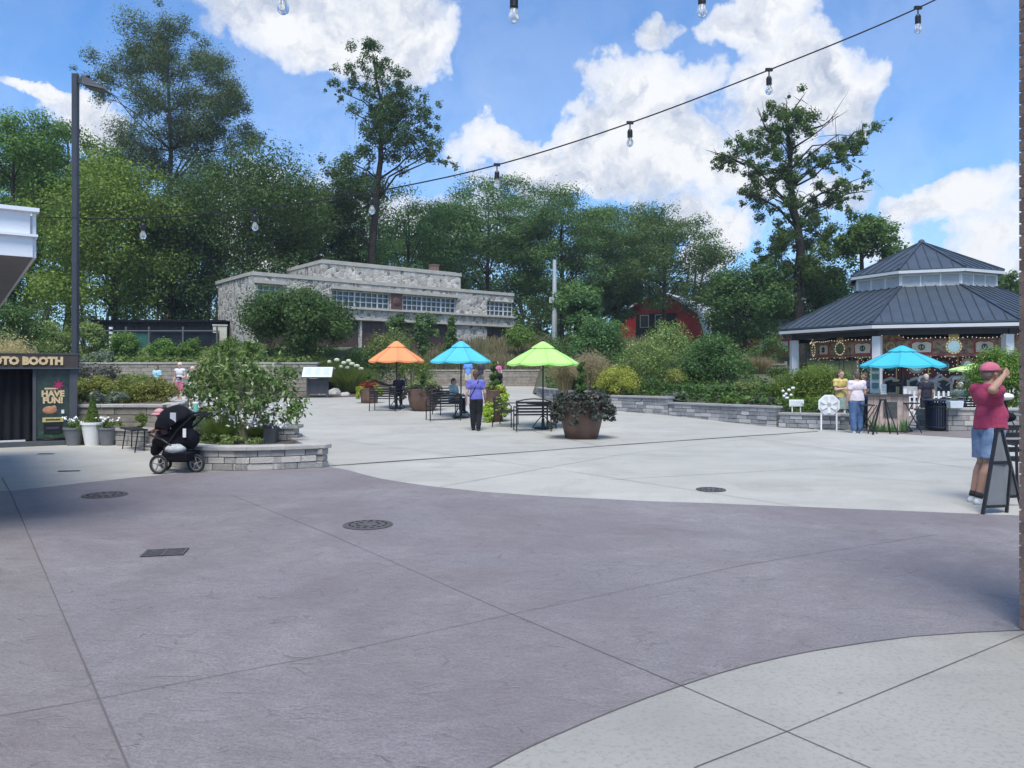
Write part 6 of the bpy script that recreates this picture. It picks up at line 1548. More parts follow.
def sandwich_board():
    Y = 8.78; c = Vector(((1000 - 512) / F * Y, Y + .12, 0)); t = thing('sandwich_board', 'black-framed A-shaped sandwich board with blank grey faces beside the man', 'sandwich board', c, R(0)); h = .965
    grey = pm('chalk_grey', (.12, .125, .13), (.155, .16, .165), 3, .6)
    top = lambda x, y: Vector((x, y, h))
    # front panel, narrow at the top
    A, B = Vector((-.185, -.10, 0)), Vector((.165, .02, 0)); C_, D = Vector((.175, .13, h)), Vector((.110, .11, h))
    def ln(a, b, k): return a.lerp(b, k)
    R_out = Vector((.245, .07, .52))
    m = MB(); m.bar(A, D, .035, .03); m.bar(B, R_out, .03, .03); m.bar(R_out, C_, .03, .03); m.bar(D, C_ + Vector((.03, 0, 0)), .035, .03); m.bar(ln(A, D, .09), ln(B, R_out, .15), .028, .03)
    m.bar(ln(A, D, .60), Vector((.225, .08, h * .60)), .022, .03)
    m.build('front_frame', BLACK, t)
    MB().slab([ln(A, D, .10), ln(B, R_out, .16), R_out, C_, D], .012, (-.12, .9, .1)).build('front_panel', grey, t)
    # rear leaf leaning the other way
    A2, B2 = Vector((.36, .50, 0)), Vector((.66, .52, 0)); m = MB(); m.bar(A2, D + Vector((0, .03, 0)), .03, .03); m.bar(B2, C_ + Vector((.02, .03, 0)), .03, .03); m.bar(ln(A2, D, .12), ln(B2, C_, .12), .03, .03); m.build('rear_frame', BLACK, t)
    MB().slab([ln(A2, D, .12), ln(B2, C_, .12), C_ + Vector((.02, .03, 0)), D + Vector((0, .03, 0))], .012, (0, 1, .2)).build('rear_panel', grey, t)
    MB().bar(ln(B, C_, .45), ln(A2, D, .45), .012).build('brace', pm('pale_strap', (.5, .5, .5)), t)
sandwich_board()

# ------------------------------------------------------------------ string lights
def glassmat():
    m = bpy.data.materials.new('bulb_glass'); m.use_nodes = True; b = m.node_tree.nodes['Principled BSDF']
    b.inputs['Transmission Weight'].default_value = .85; b.inputs['Roughness'].default_value = .05; b.inputs['IOR'].default_value = 1.15; b.inputs['Base Color'].default_value = (.92, .94, .95, 1); return m
BG = glassmat(); FIL = pm('filament', (.6, .5, .35), rough=.4)
def string_lights(name, label, nodes, bulbs, gl):
    t = thing(name, label, 'string lights', nodes[0]); P = []
    for i in range(len(nodes) - 1):
        a, b = nodes[i], nodes[i + 1]; pa, pb = nodes[max(i - 1, 0)], nodes[min(i + 2, len(nodes) - 1)]
        for k in range(5):
            u = k / 5; P.append(.5 * ((2 * a) + (b - pa) * u + (2 * pa - 5 * a + 4 * b - pb) * u * u + (3 * a - pa - 3 * b + pb) * u ** 3))
    P.append(nodes[-1])
    MB().tube(P, .0055, 6).build('cable', BLACK, t, world=t)
    for n in bulbs:
        s = MB(); s.box((n.x, n.y, n.z + .002), (.055, .02, .022)); s.tube([n, n - Vector((0, 0, .055))], .005, 6); s.tube([n - Vector((0, 0, .05)), n - Vector((0, 0, .065)), n - Vector((0, 0, .115))], [.013, .021, .021], 12)
        so = s.build('socket', BLACK, t, world=t)
        z = n.z - .115; MB().lathe([(.013, 0), (.016, -.010), (.025, -.030), (.028, -.046), (.024, -.063), (.011, -.074), (.001, -.076)][::-1], 16, (n.x, n.y, z)).build('bulb', BG, so, True, world=t)
        MB().tube([(n.x - .006, n.y, z - .005), (n.x - .009, n.y, z - .055), (n.x + .009, n.y, z - .055), (n.x + .006, n.y, z - .005)], .0022, 5).build('filament', FIL, so, world=t)
    return t
NB_ = [(918, 8, 5.76), (769, 70, 5.94), (630, 123, 6.13), (497, 165, 6.32), (372, 192, 6.5), (255, 209, 6.7), (143, 218, 6.9)]
V1 = [W(1085, -75, 5.55)] + [W(*q) for q in NB_] + [W(38, 217, 7.14)]
string_lights('string_lights', 'long string of lights sagging across the whole view from upper right to the roof corner', V1, V1[1:-1], None)
NB2 = [(283, -28, 3.45), (514, -16, 3.75), (702, -18, 4.1), (865, -35, 4.47)]
V2 = [W(20, 10, 3.2)] * 0 + [W(-20, 60 - 90, 3.2)] + [W(*q) for q in NB2] + [W(1040, -60, 4.85)]
string_lights('string_lights', 'nearer string of lights whose bulbs hang into the top edge of the view', V2, V2[1:-1], None)
# ------------------------------------------------------------------ people
SK = {k: pm('skin_' + k, c, tuple(x * .9 for x in c), 8, .55) for k, c in dict(light=(.52, .32, .24), tan=(.36, .20, .135), dark=(.2, .11, .07)).items()}
def cloth(name, c, c2=None, scale=6): return pm('cloth_' + name, c, c2 or tuple(x * .72 for x in c), scale, .9, 1., 7)
def person(label, loc, rz, H, skin='light', shirt=(.5, .5, .5), shirt2=None, bottom='long', pants=(.03, .03, .035), pants2=None, hair=(.05, .03, .02), hair_len=0, cap=None, shoes=(.05, .05, .05), sock=None,
           pose=None, belly=0., vox=.009, sleeves='short', build_=1., fine=False, dress=False, head_turn=0., female=False, sunglass=False, name='person', beard=False, bust=0):
    """local frame: facing -Y, z up, x to the person's left (+x)"""
    P = dict(pel=(0, 0, .52), chest=(0, 0, .74), neck=(0, .005, .825), head=(0, -.012, .932),
             sL=(.103, 0, .808), sR=(-.103, 0, .808), eL=(.135, .01, .635), eR=(-.135, .01, .635), wL=(.14, -.04, .485), wR=(-.14, -.04, .485),
             hL=(.05, 0, .50), hR=(-.05, 0, .50), kL=(.055, -.01, .275), kR=(-.055, -.01, .275), aL=(.055, .015, .045), aR=(-.055, .015, .045), fL=(0, -1), fR=(0, -1))
    if pose: P.update(pose)
    V = {k: Vector(v) * H if len(v) == 3 else Vector((v[0], v[1], 0)).normalized() for k, v in P.items()}
    t = thing(name, label, 'person', loc, rz); b = build_; u = H
    up = (V['chest'] - V['pel']).normalized()
    m = MB()
    # head: skull, jaw, neck, ears, nose
    hd = V['head']; Mh = Matrix.Rotation(head_turn, 3, 'Z'); hp = lambda x, y, z: hd + Mh @ (Vector((x, y, z)) * u)
    m.ball(hd + Vector((0, .004 * u, .010 * u)), (.046 * u, .056 * u, .056 * u), 20, 14)
    m.cap(hp(0, -.012, -.02), hp(0, -.024, -.045), .036 * u, .026 * u, 14)
    m.cap(V['neck'] - Vector((0, 0, .02 * u)), hd + Vector((0, .012 * u, -.03 * u)), .034 * u * b, .030 * u, 12)
    for s in (-1, 1): m.ball(hp(.047 * s, .004, -.004), (.008 * u, .013 * u, .018 * u), 8, 6)
    m.cap(hp(0, -.050, .008), hp(0, -.062, -.012), .007 * u, .010 * u, 8); m.ball(hp(0, -.052, -.033), (.015 * u, .006 * u, .006 * u), 8, 6)
    # torso
    ch, pe = V['chest'], V['pel']; wa = pe.lerp(ch, .5)
    m.ball(ch + up * .015 * u, (.098 * u * b, .064 * u * b, .095 * u), 16, 12); m.ball(wa, (.082 * u * b, (.058 + belly * .4) * u * b, .09 * u), 16, 10); m.ball(pe + up * .01 * u, (.09 * u * b, .066 * u * b, .075 * u), 16, 10)
    m.cap(V['sL'], V['sR'], .042 * u * b, .042 * u * b, 12); m.cap(ch + up * .06 * u, V['neck'], .06 * u, .036 * u, 12)
    if belly: m.ball(wa + Vector((0, -.035 * u, -.01 * u)), (.08 * u * b, .06 * u + belly * u, .085 * u), 14, 10)
    def hand(w, e, side, curl=.5):
        d = (w - e).normalized(); a = Vector((side, 0, 0)); a = (a - d * a.dot(d)); a = a.normalized() if a.length > .1 else d.orthogonal().normalized(); n = d.cross(a) * side  # palm normal
        p0 = w + d * .012 * u; p1 = w + d * .047 * u
        for k in range(4):
            o_ = a.cross(d).normalized(); sp = o_ * (k - 1.5) * .0115 * u
            m.cap(p0 + sp * .75, p1 + sp, .0095 * u, .0085 * u, 8)
            L = (.036, .043, .040, .030)[k] * u; q1 = p1 + sp + (d * .9 - a * curl * .35).normalized() * L * .5; q2 = q1 + (d * .6 - a * curl).normalized() * L * .5
            m.cap(p1 + sp, q1, .0062 * u, .0056 * u, 8); m.cap(q1, q2, .0056 * u, .0048 * u, 8)
        o_ = a.cross(d).normalized() ; th = p0 - o_ * .018 * u
        m.cap(th, th + (d * .6 - o_ * .7).normalized() * .024 * u, .0085 * u, .007 * u, 8); q = th + (d * .6 - o_ * .7).normalized() * .024 * u; m.cap(q, q + (d - o_ * .2 - a * .3).normalized() * .022 * u, .0068 * u, .0055 * u, 8)
    for s, sd in (('L', 1), ('R', -1)):
        S, E, Wr = V['s' + s], V['e' + s], V['w' + s]
        m.cap(S, E, .034 * u * b, .024 * u * b, 12); m.cap(E, E.lerp(Wr, .35), .024 * u * b, .0245 * u * b, 12); m.cap(E.lerp(Wr, .35), Wr, .0245 * u * b, .0155 * u, 12); hand(Wr, E, sd)
        h_, k_, a_ = V['h' + s], V['k' + s], V['a' + s]
        m.cap(h_, k_, .058 * u * b, .034 * u * b, 14); c1 = k_.lerp(a_, .3) + Vector((0, .006 * u, 0)); m.cap(k_, c1, .034 * u * b, .035 * u * b, 12); m.cap(c1, a_, .035 * u * b, .020 * u, 12)
        f = V['f' + s]; m.cap(a_ + Vector((0, 0, -.02 * u)), a_ + f * .085 * u + Vector((0, 0, -.03 * u)), .020 * u, .014 * u, 10)
    me = remesh(m, vox, 3); link('body', me, SK[skin], t, True)
    # ---- clothes
    def folds(me, amp):
        from mathutils import noise as nz
        if vox > .0095: return me
        ns = [v.normal.copy() for v in me.vertices]
        for v, n in zip(me.vertices, ns):
            p = v.co; q = nz.noise(Vector((p.x * 9, p.y * 9, p.z * 4.5))) + .5 * abs(nz.noise(Vector((p.x * 20 + 5, p.y * 20, p.z * 8 + p.x * 14)))) 
            v.co = p + n * amp * max(q, -.12)
        return me
    thk = .014
    if shirt is not None:
        c = MB(); kk = b * 1.0; bb = 1 + (b - 1) * .45
        c.ball(ch + up * .012 * u, ((.098 * kk) * u + thk, (.064 * kk + bust) * u + thk, .098 * u), 18, 12); c.ball(wa, (.086 * u * kk + thk, (.058 * kk + belly * .4) * u + thk, .10 * u), 18, 10)
        if belly: c.ball(wa + Vector((0, -.035 * u, -.01 * u)), (.08 * u * b + thk, .06 * u + belly * u + thk, .095 * u), 14, 10)
        if belly: c.cap(ch + Vector((0, -.022 * u, 0)), wa + Vector((0, -.035 * u - belly * .6 * u, 0)), .055 * u + thk, .062 * u + thk, 16)
        hem = pe + up * (.005 * u); sx, sy = (.094 * kk * u + thk * 1.2), (.070 * kk * u + thk * 1.3 + belly * .45 * u)
        # lower torso as a flat-ended drum
        prof = []; n = 20
        for (q, f) in ((hem, 1.03), (wa, .93), (wa.lerp(ch, .5), .8)):
            prof.append([(q.x + sx * f * math.cos(2 * math.pi * i / n), q.y + sy * f * math.sin(2 * math.pi * i / n) - belly * .35 * u, q.z) for i in range(n)])
        c.add(sum(prof, []), [tuple(range(n))[::-1], tuple(range(2 * n, 3 * n))] + [(j * n + i, j * n + (i + 1) % n, (j + 1) * n + (i + 1) % n, (j + 1) * n + i) for i in range(n) for j in (0, 1)])
        c.cap(V['sL'], V['sR'], .040 * u * bb + thk, .040 * u * bb + thk, 14); c.cap(ch + up * .06 * u, V['neck'] - up * .012 * u, .062 * u + thk, .040 * u, 12)
        for s in 'LR':
            S, E, Wr = V['s' + s], V['e' + s], V['w' + s]
            if sleeves == 'none': continue
            e = S.lerp(E, .62) if sleeves == 'short' else E
            c.tube([S.lerp(E, -.1), S.lerp(E, .3), e], [.035 * u * bb + thk * .8, .034 * u * bb + thk, .034 * u * bb + thk * 1.1], 14)
            if sleeves == 'long': c.cap(E, E, .028 * u * b + thk, .028 * u * b + thk, 12); c.tube([E, E.lerp(Wr, .95)], [.028 * u * b + thk, .02 * u + thk], 12)
        link('shirt', folds(remesh(c, max(vox, .008), 14), .013), cloth(name + '_'.join('%02d' % round(x * 99) for x in shirt), shirt, shirt2, 3), t, True)
    if bottom:
        c = MB()
        if bottom == 'skirt' or dress:
            c.tube([pe + up * .08 * u, pe, pe - Vector((0, 0, .17 * u))], [.08 * u, .10 * u, .14 * u], 20)
        else:
            c.ball(pe + up * .008 * u, (.092 * u * b + thk * .7, .068 * u * b + thk * .7, .075 * u), 18, 12)
            for s in 'LR':
                h_, k_, a_ = V['h' + s], V['k' + s], V['a' + s]
                if bottom == 'shorts':
                    c.tube([h_.lerp(k_, -.12), h_.lerp(k_, .3), h_.lerp(k_, .86)], [.062 * u * b + thk * .5, .060 * u * b + thk * .7, .052 * u * b + thk * 1.1], 16)
                else:
                    c.cap(h_, k_, .062 * u * b + thk * .6, .040 * u * b + thk * .9, 16); c.cap(k_, k_.lerp(a_, .8), .040 * u * b + thk * .9, .032 * u * b + thk * .9, 16); c.tube([k_.lerp(a_, .3), a_ + Vector((0, 0, -.012 * u))], [.039 * u * b + thk * .8, .030 * u + thk * .8], 14)
        link('skirt' if bottom == 'skirt' else 'shorts' if bottom == 'shorts' else 'trousers', folds(remesh(c, max(vox, .008), 3), .009), cloth(name + 'b' + '_'.join('%02d' % round(x * 99) for x in pants), pants, pants2, 5), t, True)
    for s in 'LR':
        a_, f = V['a' + s], V['f' + s]; c = MB(); z = Vector((0, 0, a_.z))
        g = a_ - Vector((0, 0, .033 * u))
        c.cap(g - f * .012 * u, g + f * .09 * u - Vector((0, 0, .004 * u)), .025 * u, .019 * u, 12); c.cap(a_ - Vector((0, 0, .012 * u)), g + f * .03 * u, .025 * u, .025 * u, 12)
        me = remesh(c, .007, 2); link('shoe', me, cloth(name + 's' + str(round(sum(shoes) * 999)), shoes), t, True)
        if sock: MB().tube([a_ - Vector((0, 0, .004 * u)), a_ + (V['k' + s] - a_).normalized() * .035 * u], [.026 * u, .026 * u], 12).build('sock', cloth('sock', sock), t, True)
    # hair / cap
    if hair is not None:
        hf = 1.16 if female else 1.0; c = MB(); c.ball(hp(0, .012, .022), (.052 * u * hf, .058 * u * hf, .056 * u * hf), 18, 12)
        c.ball(hp(0, .035, -.005), (.044 * u, .034 * u, .05 * u), 14, 10)
        if hair_len: c.cap(hp(0, .035, 0), hp(0, .045, -hair_len), .045 * u, .028 * u, 12)
        hm = remesh(c, .008, 1)
        for v in hm.vertices: v.co += Vector((math.sin(v.co.z * 260 + v.co.x * 170), math.cos(v.co.x * 240), 0)) * .0022
        # cut the face free
        bm = bmesh.new(); bm.from_mesh(hm); inv = Mh.inverted()
        dl = [v for v in bm.verts if (inv @ (v.co - hd)).y < -.022 * u and (inv @ (v.co - hd)).z < .034 * u or (cap is not None and (v.co - hd).z > .022 * u)]; bmesh.ops.delete(bm, geom=dl, context='VERTS'); bm.to_mesh(hm); bm.free()
        link('hair', hm, pm('hair_' + str(round(sum(hair) * 999)), hair, tuple(x * 1.6 for x in hair), 60, .6, .6, 120), t, True)
    if cap is not None:
        c = MB(); c.ball(hp(0, .010, .022), (.060 * u, .071 * u, .060 * u), 20, 12); cm = remesh(c, .007, 1); bm = bmesh.new(); bm.from_mesh(cm)
        bmesh.ops.delete(bm, geom=[v for v in bm.verts if (v.co - hd).z < .018 * u], context='VERTS'); bm.to_mesh(cm); bm.free()
        cp = link('cap', cm, cloth('cap_' + str(round(cap[0] * 99)), cap), t, True); sm = cp.modifiers.new('s', 'SOLIDIFY'); sm.thickness = .006
        br = MB(); pts = [hp(.05 * math.cos(a), -.045 - .055 * math.sin(a), .022 + (-.012) * math.sin(a)) for a in np.linspace(0, math.pi, 12)]; br.slab(pts, .006, (0, 0, 1)); br.build('brim', cloth(name + 'cap', cap), cp)
    for s in (-1, 1):
        MB().ball(hp(.018 * s, -.0475, .004), (.0072 * u, .005 * u, .005 * u), 8, 6).build('eye', pm('eye_dark', (.05, .035, .03), rough=.3), t)
    MB().ball(hp(0, -.0575, -.033), (.014 * u, .003 * u, .003 * u), 8, 5).build('mouth', pm('lip', (.33, .12, .10)), t)
    if sunglass:
        g = MB(); 
        for s in (-1, 1): g.ball(hp(.020 * s, -.054, .004), (.015 * u, .006 * u, .010 * u), 10, 6); g.bar(hp(.034 * s, -.05, .006), hp(.048 * s, .0, .004), .004)
        g.bar(hp(-.01, -.056, .007), hp(.01, -.056, .007), .004); g.build('sunglasses', pm('glasses_black', (.01, .01, .01), rough=.15), t)
    return t
# nearest man, seen from his right side; walking to the right, hand raised to his cap
mb_ = G(978, 503)
man = person('man in a crimson t-shirt and denim shorts raising a hand to his faded pink cap', mb_ + Vector((.10, 0, 0)), R(98), 1.76, 'tan', (.32, .035, .085), (.26, .025, .07), 'shorts', (.085, .14, .24), (.20, .28, .41), hair=(.12, .09, .07), cap=(.50, .13, .19), shoes=(.72, .72, .72), sock=(.03, .03, .03),
       pose=dict(chest=(0, -.02, .735), pel=(0, -.025, .52), neck=(0, -.012, .815), head=(.0, -.04, .918),
                 eR=(-.185, .110, .805), wR=(-.125, -.035, .905), sR=(-.098, -.01, .80), sL=(.098, -.01, .80),
                 eL=(.15, -.10, .655), wL=(.12, -.17, .53),
                 hR=(-.05, -.02, .50), kR=(-.055, .02, .285), aR=(-.05, .10, .05), hL=(.05, -.02, .5), kL=(.055, -.02, .285), aL=(.055, .06, .045), fR=(.1, -1), fL=(-.1, -1)),
       belly=.026, vox=.0065, build_=1.10, sunglass=False)
p = G(476, 430.5)
w = person('woman seen from behind in a purple t-shirt and black trousers walking away', p, R(176), 1.66, 'light', (.13, .13, .42), (.11, .11, .36), 'long', (.006, .006, .009), None, hair=(.06, .033, .025), hair_len=.05, shoes=(.02, .02, .02),
       pose=dict(kR=(-.05, -.02, .275), aR=(-.045, .05, .05), kL=(.05, -.02, .275), aL=(.05, -.02, .045), eL=(.15, .02, .64), wL=(.165, -.03, .49), eR=(-.15, .0, .64), wR=(-.14, -.09, .52)), build_=1.12, female=True)
MB().tube([(-.09, .11, 1.40), (-.02, .125, 1.25), (.08, .135, 1.05), (.17, .10, .92)], .012, 6).build('bag_strap', BLACK, w)
MB().box((.20, .02, .84), (.07, .20, .20)).build('shoulder_bag', pm('bag_pale', (.5, .46, .45)), w, bevel=.02)
# seated under the turquoise umbrella
SEAT = dict(pel=(0, 0, .0), chest=(0, -.02, .22), neck=(0, -.02, .305), head=(0, -.04, .41), sL=(.103, -.02, .285), sR=(-.103, -.02, .285), eL=(.13, -.07, .13), eR=(-.13, -.07, .13), wL=(.10, -.19, .12), wR=(-.10, -.19, .12),
            hL=(.05, 0, -.01), hR=(-.05, 0, -.01), kL=(.06, -.25, .015), kR=(-.06, -.25, .015), aL=(.06, -.25, -.215), aR=(-.06, -.25, -.215))
def sit(**k): q = dict(SEAT); q.update(k); return q
p = GX(452.5, 25.9); p.z += .50
person('person with dark hair in a pale blue shirt seated under the turquoise umbrella', p, R(62), 1.55, 'light', (.32, .44, .50), None, 'long', (.02, .025, .06), hair=(.03, .022, .02), hair_len=.03, pose=sit())
p = GX(399, 29.3); p.z += .50
person('person in a dark navy top sitting under the orange umbrella', p, R(5), 1.55, 'dark', (.02, .025, .07), None, 'long', (.03, .03, .05), hair=(.02, .018, .018), pose=sit())
# walkers at the far end
p = GX(468, 44); person('man in a bright blue t-shirt and light shorts standing behind the turquoise umbrella', p, R(5), 1.76, 'tan', (.14, .33, .75), None, 'shorts', (.50, .47, .42), hair=(.08, .06, .05), shoes=(.5, .5, .5), vox=.012)
p = GX(481, 44.5); person('person in dark clothes standing between the blue man and the woman with a pushchair', p, R(-30), 1.66, 'tan', (.03, .03, .045), None, 'long', (.10, .13, .13), hair=(.03, .02, .02), vox=.012)
p = GX(497.5, 45); person('woman in a pink top and navy shorts pushing a small pushchair at the far end', p, R(10), 1.62, 'light', (.60, .10, .28), (.5, .2, .3), 'shorts', (.03, .045, .12), hair=(.25, .13, .07), hair_len=.06, vox=.012, pose=dict(eL=(.15, -.03, .65), wL=(.1, -.13, .58), eR=(-.15, -.03, .65), wR=(-.1, -.13, .58)))
# walkers at the left
p = GX(157, 33); person('child in a light blue t-shirt with dark hair, leftmost of the three walkers', p + Vector((0, 0, .12)), R(-15), 1.40, 'tan', (.38, .66, .74), None, 'shorts', (.05, .06, .1), hair=(.06, .035, .025), hair_len=.04, vox=.012, build_=1.15)
p = GX(180, 31.5); w2 = person('blonde woman in a white tank top and pink shorts walking towards the plaza', p, R(-12), 1.66, 'light', (.72, .70, .72), None, 'shorts', (.70, .16, .30), hair=(.62, .45, .28), sleeves='none', shoes=(.6, .55, .5), vox=.012, pose=dict(eR=(-.155, .03, .65), wR=(-.18, -.02, .50), eL=(.15, .0, .65), wL=(.06, -.10, .60), kL=(.05, -.04, .28), aL=(.05, -.04, .045)))
MB().box((.06, -.15, 1.02), (.22, .08, .12)).build('waist_bag', BLACK, w2, bevel=.02)
p = GX(192.5, 31); person('girl in a short white patterned dress beside the blonde woman', p, R(-20), 1.50, 'light', (.70, .72, .72), (.45, .52, .54), 'skirt', (.68, .74, .74), hair=(.55, .38, .22), hair_len=.07, shoes=(.5, .4, .35), vox=.012, pose=dict(eR=(-.14, -.03, .66), wR=(-.05, -.10, .70), eL=(.15, 0, .64), wL=(.17, -.03, .5)))
# kiosk customers
p = G(856.5, 433); person('woman seen from behind in a pinkish white t-shirt and blue jeans at the kiosk', p + Vector((-.0, 0, 0)), R(186), 1.66, 'light', (.66, .58, .60), None, 'long', (.05, .095, .20), (.09, .16, .30), hair=(.07, .045, .035), shoes=(.6, .6, .6), pose=dict(eR=(-.15, -.02, .65), wR=(-.12, -.13, .62)), build_=1.22)
p = G(845, 428); person('woman in a yellow top standing left behind the woman in pinkish white', p + Vector((-.05, .2, 0)), R(20), 1.70, 'light', (.62, .48, .16), None, 'shorts', (.12, .13, .15), hair=(.10, .06, .04), hair_len=.05, pose=dict(eR=(-.13, -.03, .66), wR=(-.02, -.11, .68)))
p = G(866, 428); person('person with a navy top leaning in at the kiosk counter', p + Vector((.05, .2, 0)), R(-70), 1.62, 'tan', (.03, .045, .14), (.1, .1, .2), 'long', (.03, .035, .06), hair=(.05, .035, .03), hair_len=.06, pose=dict(eL=(.14, -.06, .66), wL=(.10, -.16, .66)))
# people beyond the wall
p = GX(926, 24.6); person('person with curly grey hair and black top behind the trash can', p, R(175), 1.58, 'light', (.02, .022, .04), None, 'long', (.03, .03, .04), hair=(.36, .30, .25), hair_len=.03, vox=.011)
p = GX(961, 25.2); person('grey-haired person sitting left of the man in front of the carousel fence', p + Vector((0, 0, .55)), R(160), 1.6, 'light', (.12, .17, .24), None, 'long', (.05, .05, .07), hair=(.38, .36, .33), pose=sit(), vox=.011)
t = bench('black bench under the grey-haired person before the carousel fence', GX(961, 25.2), R(160), 1.2)

# ------------------------------------------------------------------ strollers
def wheel(t, x, y, r, fork=None):
    w = MB(); n = 28
    V = [(x + (r - .018) * math.cos(2 * math.pi * k / n), y, r + (r - .018) * math.sin(2 * math.pi * k / n)) for k in range(n + 1)]
    w.tube(V, .021, 8, caps=False); wo = w.build('wheel', pm('tyre_black', (.02, .02, .02), rough=.8), t, True)
    rm = MB(); V = [(x + (r - .045) * math.cos(2 * math.pi * k / n), y, r + (r - .045) * math.sin(2 * math.pi * k / n)) for k in range(n + 1)]; rm.tube(V, .009, 6, caps=False)
    for k in range(5):
        a = 2 * math.pi * k / 5 + .4; rm.bar((x, y, r), (x + (r - .05) * math.cos(a), y, r + (r - .05) * math.sin(a)), .018, .012)
    rm.tube([(x, y - .03, r), (x, y + .03, r)], .022, 10); rm.build('rim', pm('rim_silver', (.42, .43, .44), rough=.35, metal=.6), wo)
def stroller():
    Y = 12.35; base = Vector(((171 - 512) / F * Y, Y + .18, 0)); t = thing('stroller', 'large black pushchair with a wide hood and silver spoked wheels by the raised planter', 'stroller', base, R(-8)); FB = pm('black_fabric', (.006, .006, .010), (.011, .011, .016), 6, .95, .4, 15, spec=.15)
    for (x, y, r) in ((-.36, .28, .115), (-.15, -.24, .155), (.34, .02, .15), (.26, .40, .15)): wheel(t, x, y, r)
    f = MB(); 
    for y in (-.20, .22):
        f.tube([(.34 if y < 0 else .26, y + .2, .17), (.10, y, .42), (-.12, y, .55), (-.36, y * .8, .62)], .014, 8); f.tube([(-.15 if y < 0 else -.36, y, .16), (-.08, y, .40), (.14, y, .70), (.40, y, .93)], .015, 8)
    f.tube([(.34, .0, .15), (.26, .40, .15)], .012, 6); f.tube([(-.15, -.24, .155), (-.36, .28, .115)], .012, 6); f.build('frame', BLACK, t)
    MB().tube([(.40, -.21, .93), (.47, -.19, .95), (.50, 0, .95), (.47, .2, .95), (.40, .22, .93)], .02, 10).build('handlebar', BLACK, t, True)
    s = MB(); s.ball((-.10, 0, .52), (.24, .20, .13), 16, 10); s.cap((.02, 0, .50), (.14, 0, .80), .19, .14, 14); s.ball((.24, 0, .55), (.15, .18, .17), 14, 10); s.cap((-.28, 0, .50), (-.36, 0, .34), .13, .08, 12)
    link('seat', remesh(s, .014, 4), FB, t, True)
    # hood: quarter shell with ribs
    h = MB(); n = 16; m_ = 10; c = Vector((.02, 0, .72)); RR = .36
    for i in range(m_ + 1):
        th = R(-2) + R(150) * i / m_
        for k in range(n + 1):
            ph = -math.pi / 2 + math.pi * k / n
            rr = RR * (1 + .02 * math.sin(i * 2.2)); h.v.append((c.x - rr * .9 * math.cos(th) * math.cos(ph) ** .6 if abs(math.cos(ph)) > 1e-6 else c.x, c.y + .25 * math.sin(ph), c.z + rr * 1.02 * math.sin(th) * (max(0, math.cos(ph)) ** .6)))
    for i in range(m_):
        for k in range(n): a = i * (n + 1) + k; h.f.append((a, a + 1, a + n + 2, a + n + 1))
    ho = h.build('hood', FB, t, True); sm = ho.modifiers.new('s', 'SOLIDIFY'); sm.thickness = .012
    MB().box((.10, -.243, .91), (.10, .012, .15)).build('hood_window', pm('tag_pale', (.5, .52, .58)), ho, bevel=.004)
    MB().box((.27, -.20, .66), (.055, .012, .14)).build('white_tag', WHITE, t, bevel=.003)
    b = MB(); b.box((.10, 0, .27), (.40, .36, .17), taper=1.15); b.build('basket', FB, t, bevel=.03)
    cl = MB(); cl.ball((.06, -.12, .40), (.19, .12, .09), 16, 8); link('white_blanket', remesh(cl, .012, 2), cloth('blanket', (.55, .58, .58), (.25, .28, .3), 14), t, True)
    MB().tube([(-.38, -.15, .66), (-.42, 0, .68), (-.38, .15, .66)], .018, 8).build('bumper_bar', BLACK, t, True)
    MB().box((.40, 0, .97), (.14, .3, .05)).build('cup_tray', BLACK, t, bevel=.01)
    wr = Matrix.Rotation(R(-8), 3, 'Z')
    q = base + wr @ Vector((.39, -.08, .995)); c1 = thing('drink_cup', 'mint green cup with white lid on the pushchair tray', 'cup', q)
    MB().lathe([(.033, 0), (.045, .13)], 16).build('cup', pm('mint_cup', (.25, .62, .52), rough=.4), c1); MB().lathe([(.047, .13), (.047, .15), (.03, .16)], 16).build('lid', WHITE, c1)
    ch = person('toddler with a pink sun hat leaning forward in the black pushchair', base + Vector((-.14, 0, .60)), R(-98), .92, 'tan', (.25, .12, .12), None, 'shorts', (.05, .05, .07), hair=(.06, .04, .03), shoes=(.3, .3, .3), vox=.007,
        pose=sit(chest=(0, -.07, .17), neck=(0, -.10, .26), head=(0, -.15, .37), sL=(.09, -.09, .25), sR=(-.09, -.09, .25), eL=(.12, -.15, .13), eR=(-.12, -.16, .13), wL=(.08, -.24, .08), wR=(-.08, -.26, .08), kL=(.06, -.18, .02), kR=(-.06, -.18, .02), aL=(.06, -.26, -.13), aR=(-.06, -.26, -.13)))
    hat = MB(); hc = Vector((0, -.15 * .92, .40 * .92)); hat.lathe([(.088, -.005), (.082, .03), (.06, .06), (.02, .075)], 20, hc); hat.lathe([(.135, -.02), (.086, .005), (.080, .0), (.130, -.028)], 24, hc, caps=False); hat.build('sun_hat', cloth('pinkhat', (.62, .30, .32)), ch, True)
stroller()
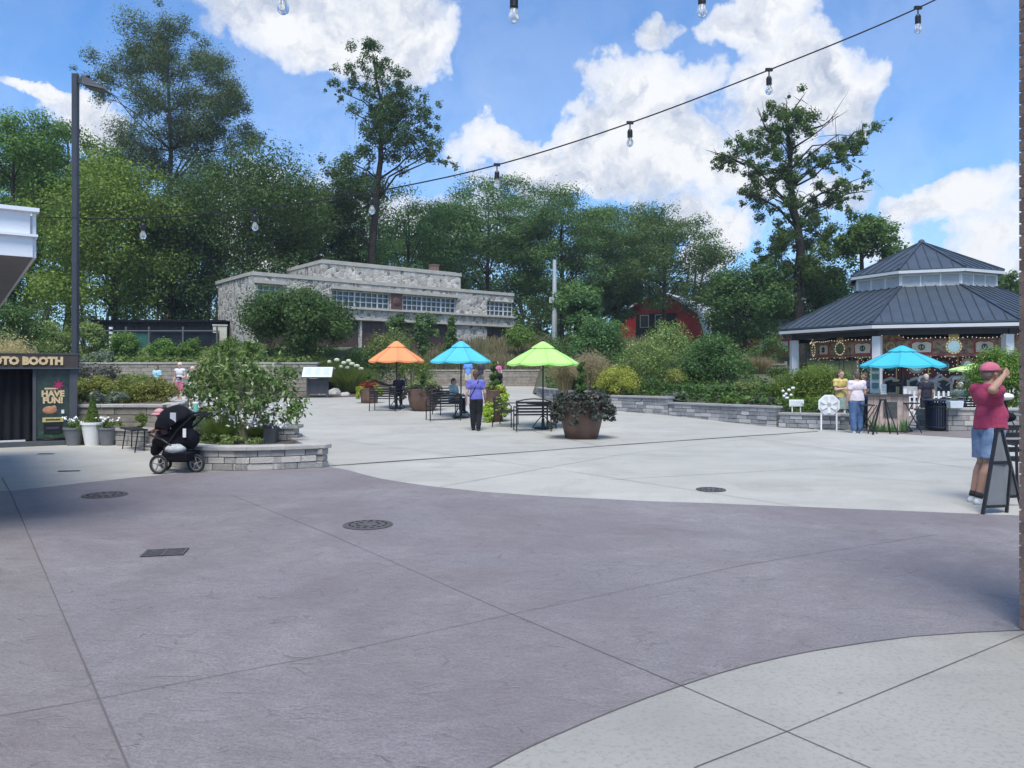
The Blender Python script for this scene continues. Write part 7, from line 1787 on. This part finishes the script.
def small_pushchair(px, Y, label):
    p = GX(px, Y); t = thing('stroller', label, 'stroller', p); FB = MATS['black_fabric']
    for x in (-.2, .2):
        wheel(t, x, -.3, .1); 
    for o in [c for c in bpy.data.objects if c.parent == t]: pass
    MB().tube([(-.2, -.3, .1), (-.2, .2, .75), (-.2, .35, .95)], .014, 6).tube([(.2, -.3, .1), (.2, .2, .75), (.2, .35, .95)], .014, 6).tube([(-.2, .35, .95), (.2, .35, .95)], .018, 6).build('frame', BLACK, t)
    s = MB(); s.ball((0, -.05, .45), (.2, .22, .12)); s.cap((0, .1, .45), (0, .2, .75), .17, .15, 12); link('seat', remesh(s, .02, 3), FB, t, True)
    h = MB(); h.ball((0, .08, .78), (.22, .24, .2), 14, 8); link('hood', remesh(h, .02, 2), FB, t, True)
small_pushchair(499, 44.2, 'tiny dark pushchair in front of the woman in the pink top')
# pale pushchair/scooter-like stroller right behind the man
def pale_stroller():
    Y = 19.6; p = GX(1004, Y); t = thing('stroller', 'pushchair with white hood top behind the man and the low wall', 'stroller', p, R(30)); 
    for x, y in ((-.2, -.25), (.2, -.25), (0, .3)): wheel(t, x, y, .12)
    MB().tube([(-.2, -.25, .12), (-.2, .1, .7), (-.2, .35, 1.0)], .014, 6).tube([(.2, -.25, .12), (.2, .1, .7), (.2, .35, 1.0)], .014, 6).tube([(-.2, .35, 1.0), (.2, .35, 1.0)], .02, 6).build('frame', BLACK, t)
    s = MB(); s.ball((0, -.05, .5), (.2, .24, .13)); s.cap((0, .05, .5), (0, .12, .85), .18, .16, 12); link('seat', remesh(s, .02, 3), MATS['black_fabric'], t, True)
    h = MB(); h.ball((0, .02, 1.02), (.22, .25, .10), 14, 8); h.build('hood', WHITE, t, True)
pale_stroller()

# ------------------------------------------------------------------ haze
def haze():
    mb = MB().box((0, 600, 17), (1840, 1850, 38)); m = bpy.data.materials.new('haze'); m.use_nodes = True; t = NT(m.node_tree); t.n.clear()
    out = t.new('ShaderNodeOutputMaterial'); v = t.new('ShaderNodeVolumePrincipled', inp={'Density': .0005, 'Color': (.80, .88, 1, 1), 'Anisotropy': .2}); t.l.new(v.outputs[0], out.inputs['Volume'])
    o = mb.build('haze', m); o['kind'] = 'stuff'
haze()
